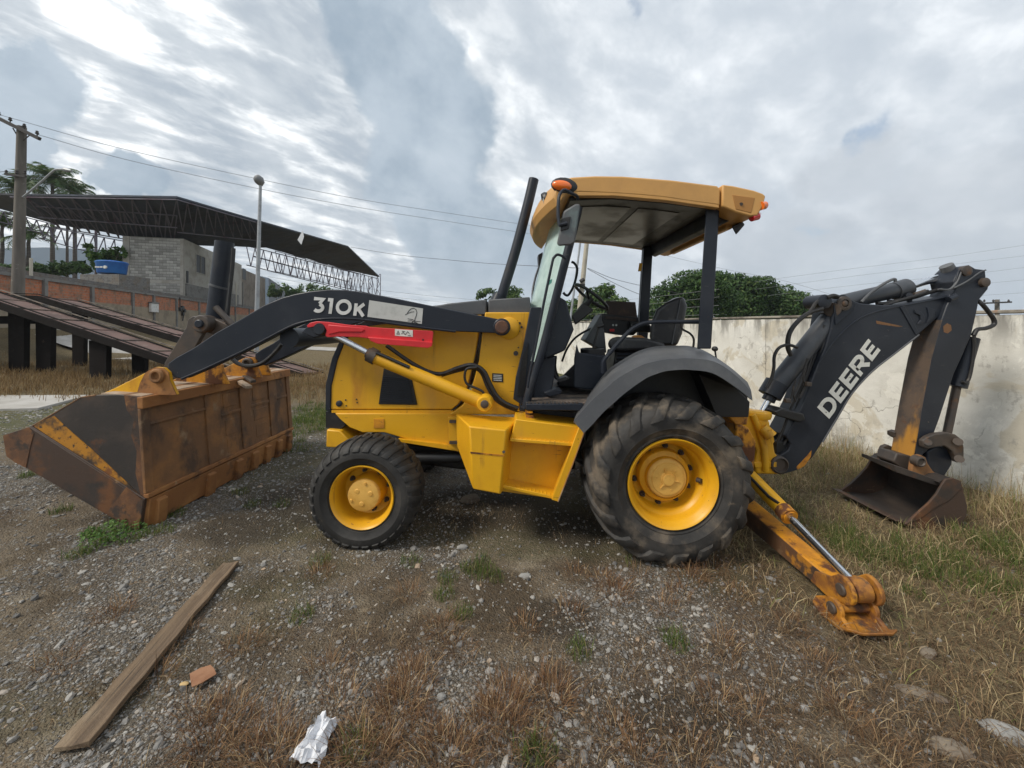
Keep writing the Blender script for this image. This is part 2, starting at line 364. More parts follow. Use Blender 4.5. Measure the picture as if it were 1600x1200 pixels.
class MB:
    """collects geometry in world space; build() links it as ONE object"""
    def __init__(s): s.v = []; s.f = []
    def add(s, vs, fs):
        o = len(s.v); s.v += [tuple(v) for v in vs]; s.f += [tuple(i + o for i in f) for f in fs]; return s
    def loft(s, rings, closed=True, cap=True):
        n = len(rings[0]); vs = [v for r in rings for v in r]; fs = []
        for i in range(len(rings) - 1):
            for j in range(n if closed else n - 1):
                k = (j + 1) % n
                fs.append((i * n + j, i * n + k, (i + 1) * n + k, (i + 1) * n + j))
        if cap and closed:
            fs.append(tuple(range(n))); fs.append(tuple((len(rings) - 1) * n + j for j in reversed(range(n))))
        return s.add(vs, fs)
    def prism(s, poly, Y0, Y1):
        """photo-pixel outline taken at depth Y0, given real depth to Y1"""
        a = [P(x, y, Y0) for x, y in poly]
        return s.loft([a, [Vector((v.x, Y1, v.z)) for v in a]])
    def xz(s, poly, Y0, Y1):
        return s.loft([[Vector((x, Y0, z)) for x, z in poly], [Vector((x, Y1, z)) for x, z in poly]])
    def hexa(s, F, Yf, B, Yb):
        return s.loft([[P(x, y, Yf) for x, y in F], [P(x, y, Yb) for x, y in B]])
    def box(s, c, size, rot=None):
        hx, hy, hz = [k / 2 for k in size]
        vs = [Vector((x, y, z)) for z in (-hz, hz) for y in (-hy, hy) for x in (-hx, hx)]
        if rot is not None: vs = [rot @ v for v in vs]
        vs = [v + Vector(c) for v in vs]
        return s.add(vs, [(0, 2, 3, 1), (4, 5, 7, 6), (0, 1, 5, 4), (2, 6, 7, 3), (0, 4, 6, 2), (1, 3, 7, 5)])
    def beam(s, p0, p1, w, h, up=(0, 0, 1)):
        p0 = Vector(p0); p1 = Vector(p1); d = (p1 - p0).normalized()
        sd = d.cross(Vector(up)).normalized(); u = sd.cross(d).normalized()
        q = [sd * a * w / 2 + u * b * h / 2 for a, b in ((-1, -1), (1, -1), (1, 1), (-1, 1))]
        return s.loft([[p0 + k for k in q], [p1 + k for k in q]])
    def tube(s, pts, r, seg=10, cap=True):
        pts = [Vector(p) for p in pts]; n = len(pts)
        rs = r if isinstance(r, (list, tuple)) else [r] * n
        rings = []; ref = None
        for i, p in enumerate(pts):
            d = (pts[min(i + 1, n - 1)] - pts[max(i - 1, 0)]).normalized()
            if ref is None:
                ref = d.orthogonal().normalized()
            ref = (ref - d * ref.dot(d)).normalized()
            b = d.cross(ref)
            rings.append([p + (ref * math.cos(t) + b * math.sin(t)) * rs[i] for t in [2 * math.pi * k / seg for k in range(seg)]])
        return s.loft(rings, True, cap)
    def cyl(s, p0, p1, r0, r1=None, seg=20):
        return s.tube([p0, p1], [r0, r0 if r1 is None else r1], seg)
    def latheY(s, c, prof, seg=48, cap=False):
        """prof: (radius, y) rings round an axis along Y"""
        c = Vector(c); rings = []
        for r, y in prof:
            rings.append([c + Vector((r * math.cos(t), y, r * math.sin(t))) for t in [2 * math.pi * k / seg for k in range(seg)]])
        return s.loft(rings, True, cap)
    def latheZ(s, c, prof, seg=20, cap=True):
        c = Vector(c); rings = []
        for r, z in prof:
            rings.append([c + Vector((r * math.cos(t), r * math.sin(t), z)) for t in [2 * math.pi * k / seg for k in range(seg)]])
        return s.loft(rings, True, cap)
    def build(s, name, material, parent=None, smooth=True, bevel=0.0, angle=35, origin=None, bseg=2):
        me = bpy.data.meshes.new(name)
        pw = WLOC[parent.name] if parent else Vector((0, 0, 0))
        org = Vector(origin) if origin is not None else (pw if parent else Vector(s.v[0]))
        bm = bmesh.new()
        bv = [bm.verts.new(Vector(v) - org) for v in s.v]
        for f in s.f:
            try: bm.faces.new([bv[i] for i in f])
            except ValueError: pass
        bmesh.ops.recalc_face_normals(bm, faces=bm.faces)
        bm.to_mesh(me); bm.free()
        if smooth:
            me.polygons.foreach_set('use_smooth', [True] * len(me.polygons))
            me.set_sharp_from_angle(angle=R(angle))
        if material: me.materials.append(material)
        o = bpy.data.objects.new(name, me); COL.objects.link(o)
        if parent: o.parent = parent
        o.location = org - pw
        WLOC[o.name] = org
        if bevel:
            b = o.modifiers.new('bevel', 'BEVEL'); b.width = bevel; b.segments = bseg
            b.limit_method = 'ANGLE'; b.angle_limit = R(38)
        return o

def dup(o, parent, offset):
    c = o.copy(); COL.objects.link(c); c.parent = parent
    c.location = o.location + Vector(offset)
    return c

def arc(pts, n=8):
    """Catmull-Rom through the points"""
    pts = [Vector(p) for p in pts]; out = []
    q = [pts[0] * 2 - pts[1]] + pts + [pts[-1] * 2 - pts[-2]]
    for i in range(1, len(q) - 2):
        for k in range(n):
            t = k / n
            out.append(0.5 * ((2 * q[i]) + (q[i + 1] - q[i - 1]) * t + (2 * q[i - 1] - 5 * q[i] + 4 * q[i + 1] - q[i + 2]) * t * t + (3 * q[i] - q[i - 1] - 3 * q[i + 1] + q[i + 2]) * t ** 3))
    out.append(pts[-1]); return out

def ptube(pts, Y, n=8):
    """curve through photo pixels; Y one depth or one per point"""
    ys = Y if isinstance(Y, (list, tuple)) else [Y] * len(pts)
    return arc([P(x, y, d) for (x, y), d in zip(pts, ys)], n)

def raw_mesh(name, verts, faces_flat, counts, material, smooth=False):
    """fast path for masses of blades, leaves and stones"""
    me = bpy.data.meshes.new(name)
    verts = np.asarray(verts, np.float32).reshape(-1, 3)
    me.vertices.add(len(verts)); me.vertices.foreach_set('co', verts.ravel())
    ff = np.asarray(faces_flat, np.int32).ravel(); counts = np.asarray(counts, np.int32)
    me.loops.add(len(ff)); me.loops.foreach_set('vertex_index', ff)
    me.polygons.add(len(counts))
    st = np.concatenate(([0], np.cumsum(counts)[:-1])).astype(np.int32)
    me.polygons.foreach_set('loop_start', st)
    me.polygons.foreach_set('use_smooth', np.full(len(counts), smooth))
    me.update(calc_edges=True); me.validate()
    me.materials.append(material)
    o = bpy.data.objects.new(name, me); COL.objects.link(o)
    return o

# ------------------------------------------------------------------ lettering (stroked glyphs)
def _arc(cx, cy, rx, ry, a0, a1, n=10):
    return [(cx + rx * math.cos(R(a0 + (a1 - a0) * i / n)), cy + ry * math.sin(R(a0 + (a1 - a0) * i / n))) for i in range(n + 1)]
GLYPH = {   # width, strokes in a unit-height cell
    'D': (0.86, [[(0.1, 0.1), (0.1, 0.9), (0.42, 0.9)] + _arc(0.42, 0.5, 0.34, 0.40, 90, -90) + [(0.1, 0.1)]]),
    'E': (0.74, [[(0.70, 0.9), (0.1, 0.9), (0.1, 0.1), (0.70, 0.1)], [(0.1, 0.5), (0.64, 0.5)]]),
    'R': (0.86, [[(0.1, 0.0), (0.1, 0.9), (0.48, 0.9)] + _arc(0.48, 0.67, 0.24, 0.23, 90, -90, 8) + [(0.1, 0.44)], [(0.42, 0.44), (0.76, 0.0)]]),
    '3': (0.88, [[(0.06, 0.90), (0.70, 0.90), (0.46, 0.60)], _arc(0.42, 0.335, 0.31, 0.225, 80, -140, 12)]),
    '1': (0.48, [[(0.02, 0.9), (0.28, 0.9), (0.28, 0.0)]]),
    '0': (1.16, [_arc(0.56, 0.5, 0.44, 0.40, 0, 360, 24)]),
    'K': (0.80, [[(0.1, 0.0), (0.1, 0.80)], [(0.66, 0.80), (0.16, 0.36)], [(0.30, 0.46), (0.70, 0.0)]]),
}
def stroke_ribbon(mb, pts, w, frame, th, off=0.0):
    o, u, v, nrm = frame
    pts = [Vector(p).to_2d() if len(p) == 3 else Vector(p) for p in pts]
    closed = (pts[0] - pts[-1]).length < 1e-4
    if closed: pts = pts[:-1]
    n = len(pts); L = []; Rr = []
    for i in range(n):
        a = pts[(i - 1) % n] if (closed or i) else pts[i]
        b = pts[(i + 1) % n] if (closed or i < n - 1) else pts[i]
        d0 = (pts[i] - a); d1 = (b - pts[i])
        if d0.length < 1e-6: d0 = d1
        if d1.length < 1e-6: d1 = d0
        d0.normalize(); d1.normalize()
        t = (d0 + d1)
        t = t.normalized() if t.length > 1e-5 else d0
        nn = Vector((-t.y, t.x)); k = 1 / max(0.55, nn.dot(Vector((-d0.y, d0.x))))
        L.append(pts[i] + nn * w / 2 * k); Rr.append(pts[i] - nn * w / 2 * k)
    def w3(p, h): return o + u * p.x + v * p.y + nrm * (h + off)
    rings = [[w3(L[i], 0), w3(L[i], th), w3(Rr[i], th), w3(Rr[i], 0)] for i in range(n)]
    if closed: rings.append(rings[0])
    mb.loft(rings, True, not closed)

def lettering(text, o, u, v, nrm, th=0.003, stroke=0.20, gap=0.14):
    """o baseline start; u, v span one letter height along and across"""
    mb = MB(); x = 0
    for k, ch in enumerate(text):
        w, strokes = GLYPH[ch]
        for i, s in enumerate(strokes):
            stroke_ribbon(mb, s, stroke, (o + u * x, u, v, nrm), th, off=0.0004 * i)
        x += w + gap
    return mb, x - gap
# ================================================================== GROUND
def axis(a, b, step, far, n):
    core = np.arange(a, b + 1e-6, step)
    g = np.geomspace(step * 1.3, far, n); g = np.cumsum(g / g.sum() * far)
    return np.concatenate((a - g[::-1], core, b + g))
gx = axis(-5.6, 7.0, 0.037, 1500, 60)
gy = axis(0.9, 7.4, 0.036, 1500, 60)
GX, GY = np.meshgrid(gx, gy)
GZ = gz(GX, GY)

# where things grow and lie (shared by the soil colour, the gravel and the grass)
def field_right(x, y):      # straw towards the plastered wall
    n = fbm(x * 1.3, y * 1.3, 31, 3) - 0.5
    return smooth(-0.25, 0.75, (x - 1.55 - 0.30 * (3.0 - y)) + 1.4 * n)
def field_left(x, y):       # straw round the ramp
    n = fbm(x * 0.5, y * 0.5, 37, 3) - 0.5
    return smooth(7.2, 8.6, y + 1.5 * n) * smooth(-1.2, -2.6, x + 0.28 * (y - 8))
def litter(x, y):           # brown dead weeds between the stones
    n = fbm(x * 1.1, y * 1.1, 41, 4)
    return smooth(0.54, 0.68, n + 0.10 * smooth(0.2, -1.0, y - 2.4) - 0.13 * smooth(-0.6, -2.2, x) + 0.10 * smooth(0.4, 1.6, x))
def gravel(x, y):
    n = fbm(x * 1.25, y * 1.25, 53, 4)
    g = smooth(0.40, 0.60, n + 0.05 * smooth(0.6, -1.5, x))
    return g * (1 - 0.9 * field_right(x, y)) * (1 - smooth(7, 9, y))
def moss(x, y):
    n = fbm(x * 0.7, y * 0.9, 61, 4)
    return 0.6 * smooth(0.52, 0.68, n + 0.12 * np.exp(-((x + 2.6) ** 2 + (y - 6.5) ** 2) / 3))

fr, fl = field_right(GX, GY), field_left(GX, GY)
gv, li, mo = gravel(GX, GY), litter(GX, GY), moss(GX, GY)
far = smooth(8, 12, GY) + smooth(6, 9, np.abs(GX)); far = np.clip(far, 0, 1)
verts = np.stack((GX, GY, GZ), -1).reshape(-1, 3)
ny, nx = GX.shape
idx = np.arange(ny * nx).reshape(ny, nx)
quads = np.stack((idx[:-1, :-1], idx[:-1, 1:], idx[1:, 1:], idx[1:, :-1]), -1).reshape(-1, 4)

def ground_mat():
    m, T, b = bsdf_mat('gravelly_soil')
    tc = T.new('ShaderNodeTexCoord'); v = tc.outputs['Object']
    at = T.new('ShaderNodeAttribute', attribute_name='soil')
    sp = T.new('ShaderNodeSeparateColor'); T.l.new(at.outputs['Color'], sp.inputs[0])
    a2 = T.new('ShaderNodeAttribute', attribute_name='cover')
    sq = T.new('ShaderNodeSeparateColor'); T.l.new(a2.outputs['Color'], sq.inputs[0])
    n1 = T.noise(v, 2.2, 8, 0.65); n2 = T.noise(v, 26, 5, 0.7); n3 = T.noise(v, 120, 3, 0.6)
    soil = T.mix(T.ramp(n1, 0.36, 0.64), (0.098, 0.074, 0.048), (0.235, 0.185, 0.125))
    soil = T.mix(T.ramp(n2, 0.40, 0.70, 0, 0.5), soil, (0.058, 0.048, 0.037))
    sand = T.ramp(T.noise(T.mapping(v, loc=(4.1, 2.7, 0)), 1.7, 7, 0.65), 0.55, 0.68)
    soil = T.mix(T.math('MULTIPLY', sand, 0.75), soil, (0.34, 0.285, 0.205))
    def pebbles(scale, off):
        vor = T.new('ShaderNodeTexVoronoi'); T.l.new(T.mapping(v, loc=off), vor.inputs['Vector']); vor.inputs['Scale'].default_value = scale
        sc_ = T.new('ShaderNodeSeparateColor'); T.l.new(vor.outputs['Color'], sc_.inputs[0])
        col = T.mix(T.ramp(sc_.outputs[0], 0.0, 1.0), (0.105, 0.097, 0.086), (0.38, 0.355, 0.315))
        col = T.mix(T.ramp(sc_.outputs[1], 0.86, 0.9), col, (0.30, 0.21, 0.13))
        return col, T.ramp(vor.outputs['Distance'], 0.28, 0.60, 1.0, 0.0), sc_.outputs[2]
    k1, m1, r1 = pebbles(62, (0, 0, 0)); k2, m2, r2 = pebbles(130, (3, 5, 1))
    stone = T.mix(T.math('MULTIPLY', m2, 0.9), (0.085, 0.073, 0.058), k2)
    stone = T.mix(T.math('MULTIPLY', m1, T.ramp(r1, 0.35, 0.5)), stone, k1)
    c = T.mix(T.math('ADD', T.math('MULTIPLY', sp.outputs[0], 0.58), T.ramp(n1, 0.35, 0.65, 0.04, 0.26)), soil, stone)
    vor_h = T.math('ADD', T.math('MULTIPLY', m1, 0.8), T.math('MULTIPLY', m2, 0.4))
    c = T.mix(T.math('MULTIPLY', sp.outputs[1], T.ramp(n2, 0.3, 0.6, 0, 0.6)), c, (0.095, 0.064, 0.042))
    c = T.mix(T.math('MULTIPLY', sp.outputs[2], T.ramp(n2, 0.25, 0.6, 0.1, 0.75)), c, (0.085, 0.088, 0.036))
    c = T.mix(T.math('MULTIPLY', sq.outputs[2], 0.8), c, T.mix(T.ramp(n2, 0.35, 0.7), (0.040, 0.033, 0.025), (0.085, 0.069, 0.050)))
    straw = T.mix(T.ramp(n2, 0.35, 0.65), (0.11, 0.085, 0.050), (0.23, 0.18, 0.10))
    c = T.mix(sq.outputs[0], c, straw)
    farc = T.mix(T.ramp(T.noise(v, 0.35, 6, 0.6), 0.4, 0.6), (0.145, 0.125, 0.062), (0.085, 0.105, 0.038))
    c = T.mix(T.math('MULTIPLY', sq.outputs[1], 0.85), c, farc)
    T.l.new(c, b.inputs['Base Color'])
    b.inputs['Roughness'].default_value = 0.92
    b.inputs['Specular IOR Level'].default_value = 0.2
    bn = T.new('ShaderNodeBump'); bn.inputs['Strength'].default_value = 0.8; bn.inputs['Distance'].default_value = 0.02
    T.l.new(T.math('ADD', T.math('ADD', n2, T.math('MULTIPLY', n3, 0.5)), T.math('MULTIPLY', vor_h, 0.6)), bn.inputs['Height']); T.l.new(bn.outputs[0], b.inputs['Normal'])
    return m
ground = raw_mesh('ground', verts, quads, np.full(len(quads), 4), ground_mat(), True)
meta(ground, 'gravelly brown yard soil with dry weeds', 'ground', kind='structure')
def vcol(o, name, r, g, b):
    a = o.data.color_attributes.new(name, 'FLOAT_COLOR', 'POINT')
    c = np.stack((r.ravel(), g.ravel(), b.ravel(), np.ones(r.size)), -1).astype(np.float32)
    a.data.foreach_set('color', c.ravel())
vcol(ground, 'soil', gv * (1 - far), li * (1 - far), mo * (1 - 0.5 * far))
dark_soil = np.zeros_like(GX)  # darker soil patches under and around the machine, broken up by noise
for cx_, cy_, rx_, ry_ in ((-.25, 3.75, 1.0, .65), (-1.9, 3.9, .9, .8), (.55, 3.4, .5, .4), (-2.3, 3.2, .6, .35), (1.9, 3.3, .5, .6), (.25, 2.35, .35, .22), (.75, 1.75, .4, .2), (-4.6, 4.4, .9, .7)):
    dark_soil = np.maximum(dark_soil, np.exp(-(((GX - cx_) / rx_) ** 2 + ((GY - cy_) / ry_) ** 2) * 1.2))
dark_soil = smooth(.34, .72, dark_soil * (.55 + .9 * fbm(GX * 2.2, GY * 2.2, 88, 4)))
vcol(ground, 'cover', np.clip(fr + fl, 0, 1), far * (1 - fl), dark_soil)

def sheet(name, pts, lift, material, n=10):
    """a paved strip draped on the ground; pts are its four corners in plan"""
    mb = MB(); a, b, c, d = [Vector((p[0], p[1], 0)) for p in pts]
    g = []
    for i in range(n + 1):
        for j in range(n + 1):
            u, v = i / n, j / n
            p = (a * (1 - u) + b * u) * (1 - v) + (d * (1 - u) + c * u) * v
            p.z = gzf(p.x, p.y) + lift; g.append(p)
    mb.add(g, [(i * (n + 1) + j, (i + 1) * (n + 1) + j, (i + 1) * (n + 1) + j + 1, i * (n + 1) + j + 1) for i in range(n) for j in range(n)])
    return mb.build(name, material)
M['concrete'] = mat('pale_concrete', (0.42, 0.40, 0.37), 0.85, [((0.32, 0.30, 0.265), 1.5, 0.4, 0.65), ((0.14, 0.12, 0.1), 5, 0.6, 0.78)], bump=(30, 0.2))
M['conc_grey'] = mat('weathered_grey_concrete', (0.19, 0.185, 0.175), 0.88, [((0.11, 0.105, 0.10), 2.2, 0.45, 0.7), ((0.27, 0.26, 0.24), 5, 0.6, 0.75)], bump=(30, 0.25))
def plan(px, Y): return ((px - CX) * Y / K, Y)
meta(sheet('road', [plan(-700, 20.0), plan(330, 15.5), plan(395, 18.5), plan(-600, 27)], 0.03, M['concrete'], 16), 'pale concrete road passing behind the loading ramp', 'road', kind='structure')
# slab by the bucket and the light track far off in the field
g1, g2, g3, g4 = G(-260, 648), G(60, 641), G(140, 620), G(-260, 622)
sl = MB(); a = [Vector((p.x, p.y, p.z - 0.05)) for p in (g1, g2, g3, g4)]
sl.loft([a, [Vector((p.x, p.y, p.z + 0.045)) for p in (g1, g2, g3, g4)]])
meta(sl.build('pavement', M['concrete'], bevel=0.01), 'pale concrete slab strip beside the loader bucket', 'pavement', kind='structure')
meta(sheet('path', [plan(440, 24), plan(720, 21), plan(720, 24), plan(440, 27.0)], 0.03, M['concrete']), 'pale track crossing the far field', 'path', kind='structure')

# ================================================================== HILLS
def hills():
    mb = MB()
    M['hill'] = mat('wooded_hill', (0.014, 0.036, 0.070), 0.95, [((0.020, 0.046, 0.074), 0.01, 0.4, 0.6)])  # the blue of distance haze is mixed into this hill colour
    def ridge(pts, D, depth):
        front = [P(x, 560, D) for x, y in pts]; top = [P(x, y, D * 1.12) for x, y in pts]
        back = [Vector((v.x, v.y + depth, -10)) for v in top]
        mb.loft([front, top, back], False, False)
    def wob(x0, x1, n, f):
        return [(x0 + (x1 - x0) * i / n, f(x0 + (x1 - x0) * i / n)) for i in range(n + 1)]
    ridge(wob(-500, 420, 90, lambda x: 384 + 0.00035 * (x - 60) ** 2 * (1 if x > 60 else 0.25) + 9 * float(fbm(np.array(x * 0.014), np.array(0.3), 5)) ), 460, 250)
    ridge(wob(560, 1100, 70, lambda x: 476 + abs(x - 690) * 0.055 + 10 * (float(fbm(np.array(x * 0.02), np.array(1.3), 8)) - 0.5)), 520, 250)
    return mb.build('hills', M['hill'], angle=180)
meta(hills(), 'low bluish wooded hills on the horizon', 'hills', kind='structure')

# ================================================================== PLASTERED YARD WALL
def plaster_mat():
    m, T, b = bsdf_mat('stained_cream_plaster')
    tc = T.new('ShaderNodeTexCoord'); v = tc.outputs['Object']
    sx = T.new('ShaderNodeSeparateXYZ'); T.l.new(v, sx.inputs[0])
    c = T.mix(T.ramp(T.noise(v, 1.1, 6, 0.6), 0.35, 0.65), (0.60, 0.58, 0.52), (0.74, 0.725, 0.67))
    c = T.mix(T.ramp(T.noise(T.mapping(v, loc=(3, 8, 1)), 1.7, 5, 0.6, dist=0.6), 0.54, 0.60, 0, 0.55), c, (0.53, 0.46, 0.33))
    c = T.mix(T.ramp(T.noise(T.mapping(v, loc=(9, 1, 4)), 2.6, 6, 0.6, dist=0.8), 0.585, 0.60, 0, 0.6), c, (0.80, 0.78, 0.71))
    low = T.ramp(sx.outputs[2], 0.15, 0.85, 1.0, 0.0)
    gm = T.ramp(T.noise(T.mapping(v, loc=(1, 2, 9)), 3.4, 8, 0.70), 0.50, 0.60)
    c = T.mix(T.math('MULTIPLY', T.math('MULTIPLY', low, gm), 0.6), c, (0.27, 0.255, 0.23))
    hi = T.ramp(sx.outputs[2], 1.55, 2.05, 0.0, 1.0)
    drip = T.ramp(T.noise(T.mapping(v, scale=(1, 1, 0.16)), 7, 5, 0.65), 0.42, 0.62)
    c = T.mix(T.math('MULTIPLY', T.math('MULTIPLY', hi, drip), 0.85), c, (0.20, 0.19, 0.17))
    sm = T.ramp(T.noise(T.mapping(v, loc=(6, 6, 2), scale=(1, 1, 0.7)), 6.0, 8, 0.72), 0.56, 0.66, 0, 0.6)
    c = T.mix(sm, c, (0.33, 0.31, 0.275))
    # hairline cracks
    w = T.new('ShaderNodeTexVoronoi', feature='DISTANCE_TO_EDGE'); w.inputs['Scale'].default_value = 1.15
    T.l.new(T.vmath('ADD', v, T.vmath('MULTIPLY', T.noise(v, 3, 4, color=True), (0.5, 0.5, 0.5))), w.inputs['Vector'])
    ck = T.math('MULTIPLY', T.ramp(w.outputs[0], 0.0, 0.010, 0.7, 0.0), T.ramp(T.noise(v, 0.8, 2), 0.48, 0.58))
    c = T.mix(ck, c, (0.15, 0.13, 0.11))
    T.l.new(c, b.inputs['Base Color']); b.inputs['Roughness'].default_value = 0.9
    bn = T.new('ShaderNodeBump'); bn.inputs['Strength'].default_value = 0.35; bn.inputs['Distance'].default_value = 0.02
    T.l.new(T.math('SUBTRACT', T.noise(v, 9, 6, 0.65), ck), bn.inputs['Height']); T.l.new(bn.outputs[0], b.inputs['Normal'])
    return m
M['plaster'] = plaster_mat()
WD = Vector((-0.33, 0.944, 0)).normalized(); WN = Vector((-WD.y, WD.x, 0))     # along the wall; WN points to the yard
W0 = Vector((1.331 * 4.2, 4.2, 0))
yard = thing('plaster_wall', (W0.x, W0.y, gzf(W0.x, W0.y)), 'long cream plastered yard wall with grey mould stains behind the excavator arm', 'wall')
wtop = 1.835
L0, L1 = -5.0, 36.0
core = MB()
c0 = W0 + WD * L0 - WN * 0.10; c1 = W0 + WD * L1 - WN * 0.10
core.loft([[c + WN * sx + Vector((0, 0, zz)) for sx, zz in ((0.075, -0.6), (-0.075, -0.6), (-0.075, wtop - 0.02), (0.075, wtop - 0.02))] for c in (c0, c1)])
core.build('wall_core', M['plaster'], yard)
t = L0; wi = 0
cuts = [L0, 2.95, 5.75]
while cuts[-1] < L1: cuts.append(cuts[-1] + 2.75)
for a, b in zip(cuts[:-1], cuts[1:]):
    pm = MB(); q0 = W0 + WD * (a + 0.003); q1 = W0 + WD * (b - 0.003)
    k = 0.006 * random.uniform(-1, 1); tz = wtop + 0.008 * random.uniform(-1, 1)
    lean = 0.0
    N = 10
    rows = []
    for i in range(N + 1):
        q = q0.lerp(q1, i / N); jag = 0.012 * (vnoise(np.array((a + i) * 1.7), np.array(0.5), 4) - 0.5)
        rows.append([q + WN * (k + sx) + Vector((0, 0, zz)) for sx, zz in ((0.012, -0.6), (-0.02, -0.6), (-0.02, tz + jag), (0.012, tz + jag))])
    pm.loft(rows)
    pm.build('wall_panel', M['plaster'], yard, angle=30)
cp = MB()
cp.loft([[c + WN * sx + Vector((0, 0, zz)) for sx, zz in ((0.135, wtop + 0.012), (-0.10, wtop + 0.012), (-0.10, wtop + 0.05), (0.135, wtop + 0.05))] for c in (c0, c1)])
cp.build('coping', mat('mouldy_coping', (0.33, 0.30, 0.25), 0.9, [((0.14, 0.12, 0.10), 3, 0.4, 0.6), ((0.33, 0.20, 0.13), 4, 0.6, 0.7)], bump=(30, 0.3)), yard, bevel=0.008)
# strands of fence wire on short stakes above the wall
M['wire'] = mat('thin_dark_wire', (0.09, 0.09, 0.095), 0.6)
M['wiregrey'] = mat('thin_grey_wire', (0.26, 0.27, 0.28), 0.6)
wf = thing('wire_fence', W0 + WD * 6 - WN * 0.35 + Vector((0, 0, wtop)), 'strands of fence wire on stubby concrete stakes above the plastered wall', 'wire fence')
for k, h in enumerate((0.12, 0.30, 0.48, 0.66)):
    mb = MB(); pts = [W0 + WD * (4.2 + 2.6 * i) - WN * 0.25 + Vector((0, 0, wtop + h + 0.02 * math.sin(i * 2.1 + k))) for i in range(13)]
    mb.tube(pts, 0.0030 + 0.0004, 4).build('wire_strand', M['wiregrey'], wf)
for d in (7.35, 15.2, 23.0):
    q = W0 + WD * d - WN * 0.30
    MB().beam(q + Vector((0, 0, 0.3)), q + WD * -0.06 + Vector((0, 0, wtop + 0.42)), 0.09, 0.09, up=WN).build('stake', M['concrete'], wf, bevel=0.01)
q = W0 + WD * 7.9 - WN * 0.30
MB().beam(q + Vector((0, 0, 0.3)), q + Vector((0, 0, wtop + 0.36)), 0.05, 0.05, up=WN).beam(q + Vector((0, 0, wtop + 0.34)), q + WD * -0.32 + Vector((0, 0, wtop - 0.1)), 0.035, 0.035, up=WN).build('brace_stake', M['conc_grey'], wf)

# ================================================================== BRICK BOUNDARY WALL, far side
BD = Vector((-0.33, 0.944, 0)).normalized(); BN = Vector((BD.y, -BD.x, 0))       # BN points to the yard
B0 = Vector((-21.7, 16.3, 0))
BZ0, BZ1 = 1.62, 4.02
def brick_mat(name, brick, mort, sc):
    m, T, b = bsdf_mat(name)
    tc = T.new('ShaderNodeTexCoord'); v = tc.outputs['Object']
    u = T.vmath('DOT_PRODUCT', v, tuple(BD)); s3 = T.new('ShaderNodeSeparateXYZ'); T.l.new(v, s3.inputs[0])
    cm = T.new('ShaderNodeCombineXYZ'); T.l.new(u, cm.inputs[0]); T.l.new(s3.outputs[2], cm.inputs[1])
    bt = T.new('ShaderNodeTexBrick'); T.l.new(cm.outputs[0], bt.inputs['Vector'])
    bt.inputs['Color1'].default_value = (*brick[0], 1); bt.inputs['Color2'].default_value = (*brick[1], 1); bt.inputs['Mortar'].default_value = (*mort, 1)
    bt.inputs['Scale'].default_value = sc; bt.inputs['Mortar Size'].default_value = 0.02; bt.inputs['Brick Width'].default_value = 0.5
    c = T.mix(T.ramp(T.noise(v, 1.9, 7, 0.68), 0.43, 0.66, 0, 0.8), bt.outputs[0], (0.17, 0.135, 0.10))
    c = T.mix(T.ramp(T.noise(T.mapping(v, loc=(7, 2, 5)), 5.5, 5, 0.65), 0.50, 0.66, 0, 0.6), c, tuple(k * .42 for k in brick[1]))
    T.l.new(c, b.inputs['Base Color']); b.inputs['Roughness'].default_value = 0.9
    bn = T.new('ShaderNodeBump'); bn.inputs['Strength'].default_value = 0.5; T.l.new(bt.outputs['Fac'], bn.inputs['Height']); bn.invert = True
    T.l.new(bn.outputs[0], b.inputs['Normal'])
    return m
M['redbrick'] = brick_mat('hollow_clay_brick', ((0.48, 0.165, 0.075), (0.40, 0.14, 0.07)), (0.28, 0.22, 0.17), 1.7)
M['cblock'] = brick_mat('concrete_block_courses', ((0.20, 0.195, 0.185), (0.16, 0.155, 0.15)), (0.10, 0.097, 0.092), 2.4)
M['render'] = mat('rough_beige_render', (0.29, 0.24, 0.175), 0.92, [((0.20, 0.165, 0.12), 1.3, 0.42, 0.66), ((0.30, 0.26, 0.2), 3, 0.6, 0.75)], bump=(12, 0.4))
bw = thing('brick_wall', B0 + Vector((0, 0, BZ0)), 'long boundary wall with red clay brick band over beige render and grey piers', 'wall')
pier_t = [-6.0, -1.5, 2.35, 5.6, 9.4, 11.9, 15.2, 19.3, 23.6, 28.6, 33.6, 38.6, 44, 50, 56, 62, 70]
def slab(mb, a, b, z0, z1, n0, n1):
    p, q = B0 + BD * a, B0 + BD * b
    mb.loft([[c + BN * k + Vector((0, 0, z)) for k, z in ((n0, z0), (n1, z0), (n1, z1), (n0, z1))] for c in (p, q)])
    return mb
for i, (a, b) in enumerate(zip(pier_t[:-1], pier_t[1:])):
    split = BZ0 + 1.38 + 0.10 * math.sin(i * 2.3)
    slab(MB(), a + 0.10, b - 0.10, BZ0 - 1.6, split, -0.02, -0.2).build('render_panel', M['render'], bw)
    slab(MB(), a + 0.10, b - 0.10, split, BZ1 - 0.12, -0.06, -0.2).build('brick_panel', M['redbrick'], bw)
for a in pier_t:
    slab(MB(), a - 0.10, a + 0.10, BZ0 - 1.6, BZ1 - (0.05 if a != -1.5 else -0.12), 0.05, -0.22).build('pier', M['conc_grey'], bw)
slab(MB(), pier_t[0], pier_t[-1], BZ1 - 0.118, BZ1 + 0.02, 0.02, -0.26).build('coping', M['conc_grey'], bw)
slab(MB(), pier_t[0], pier_t[-1], BZ1 - 1.2, BZ1 + 0.38, -0.9, -1.06).build('block_backing', M['cblock'], bw)
M['whitebox'] = mat('white_meter_box', (0.62, 0.62, 0.60), 0.6, [((0.4, 0.38, 0.35), 8, 0.5, 0.7)])
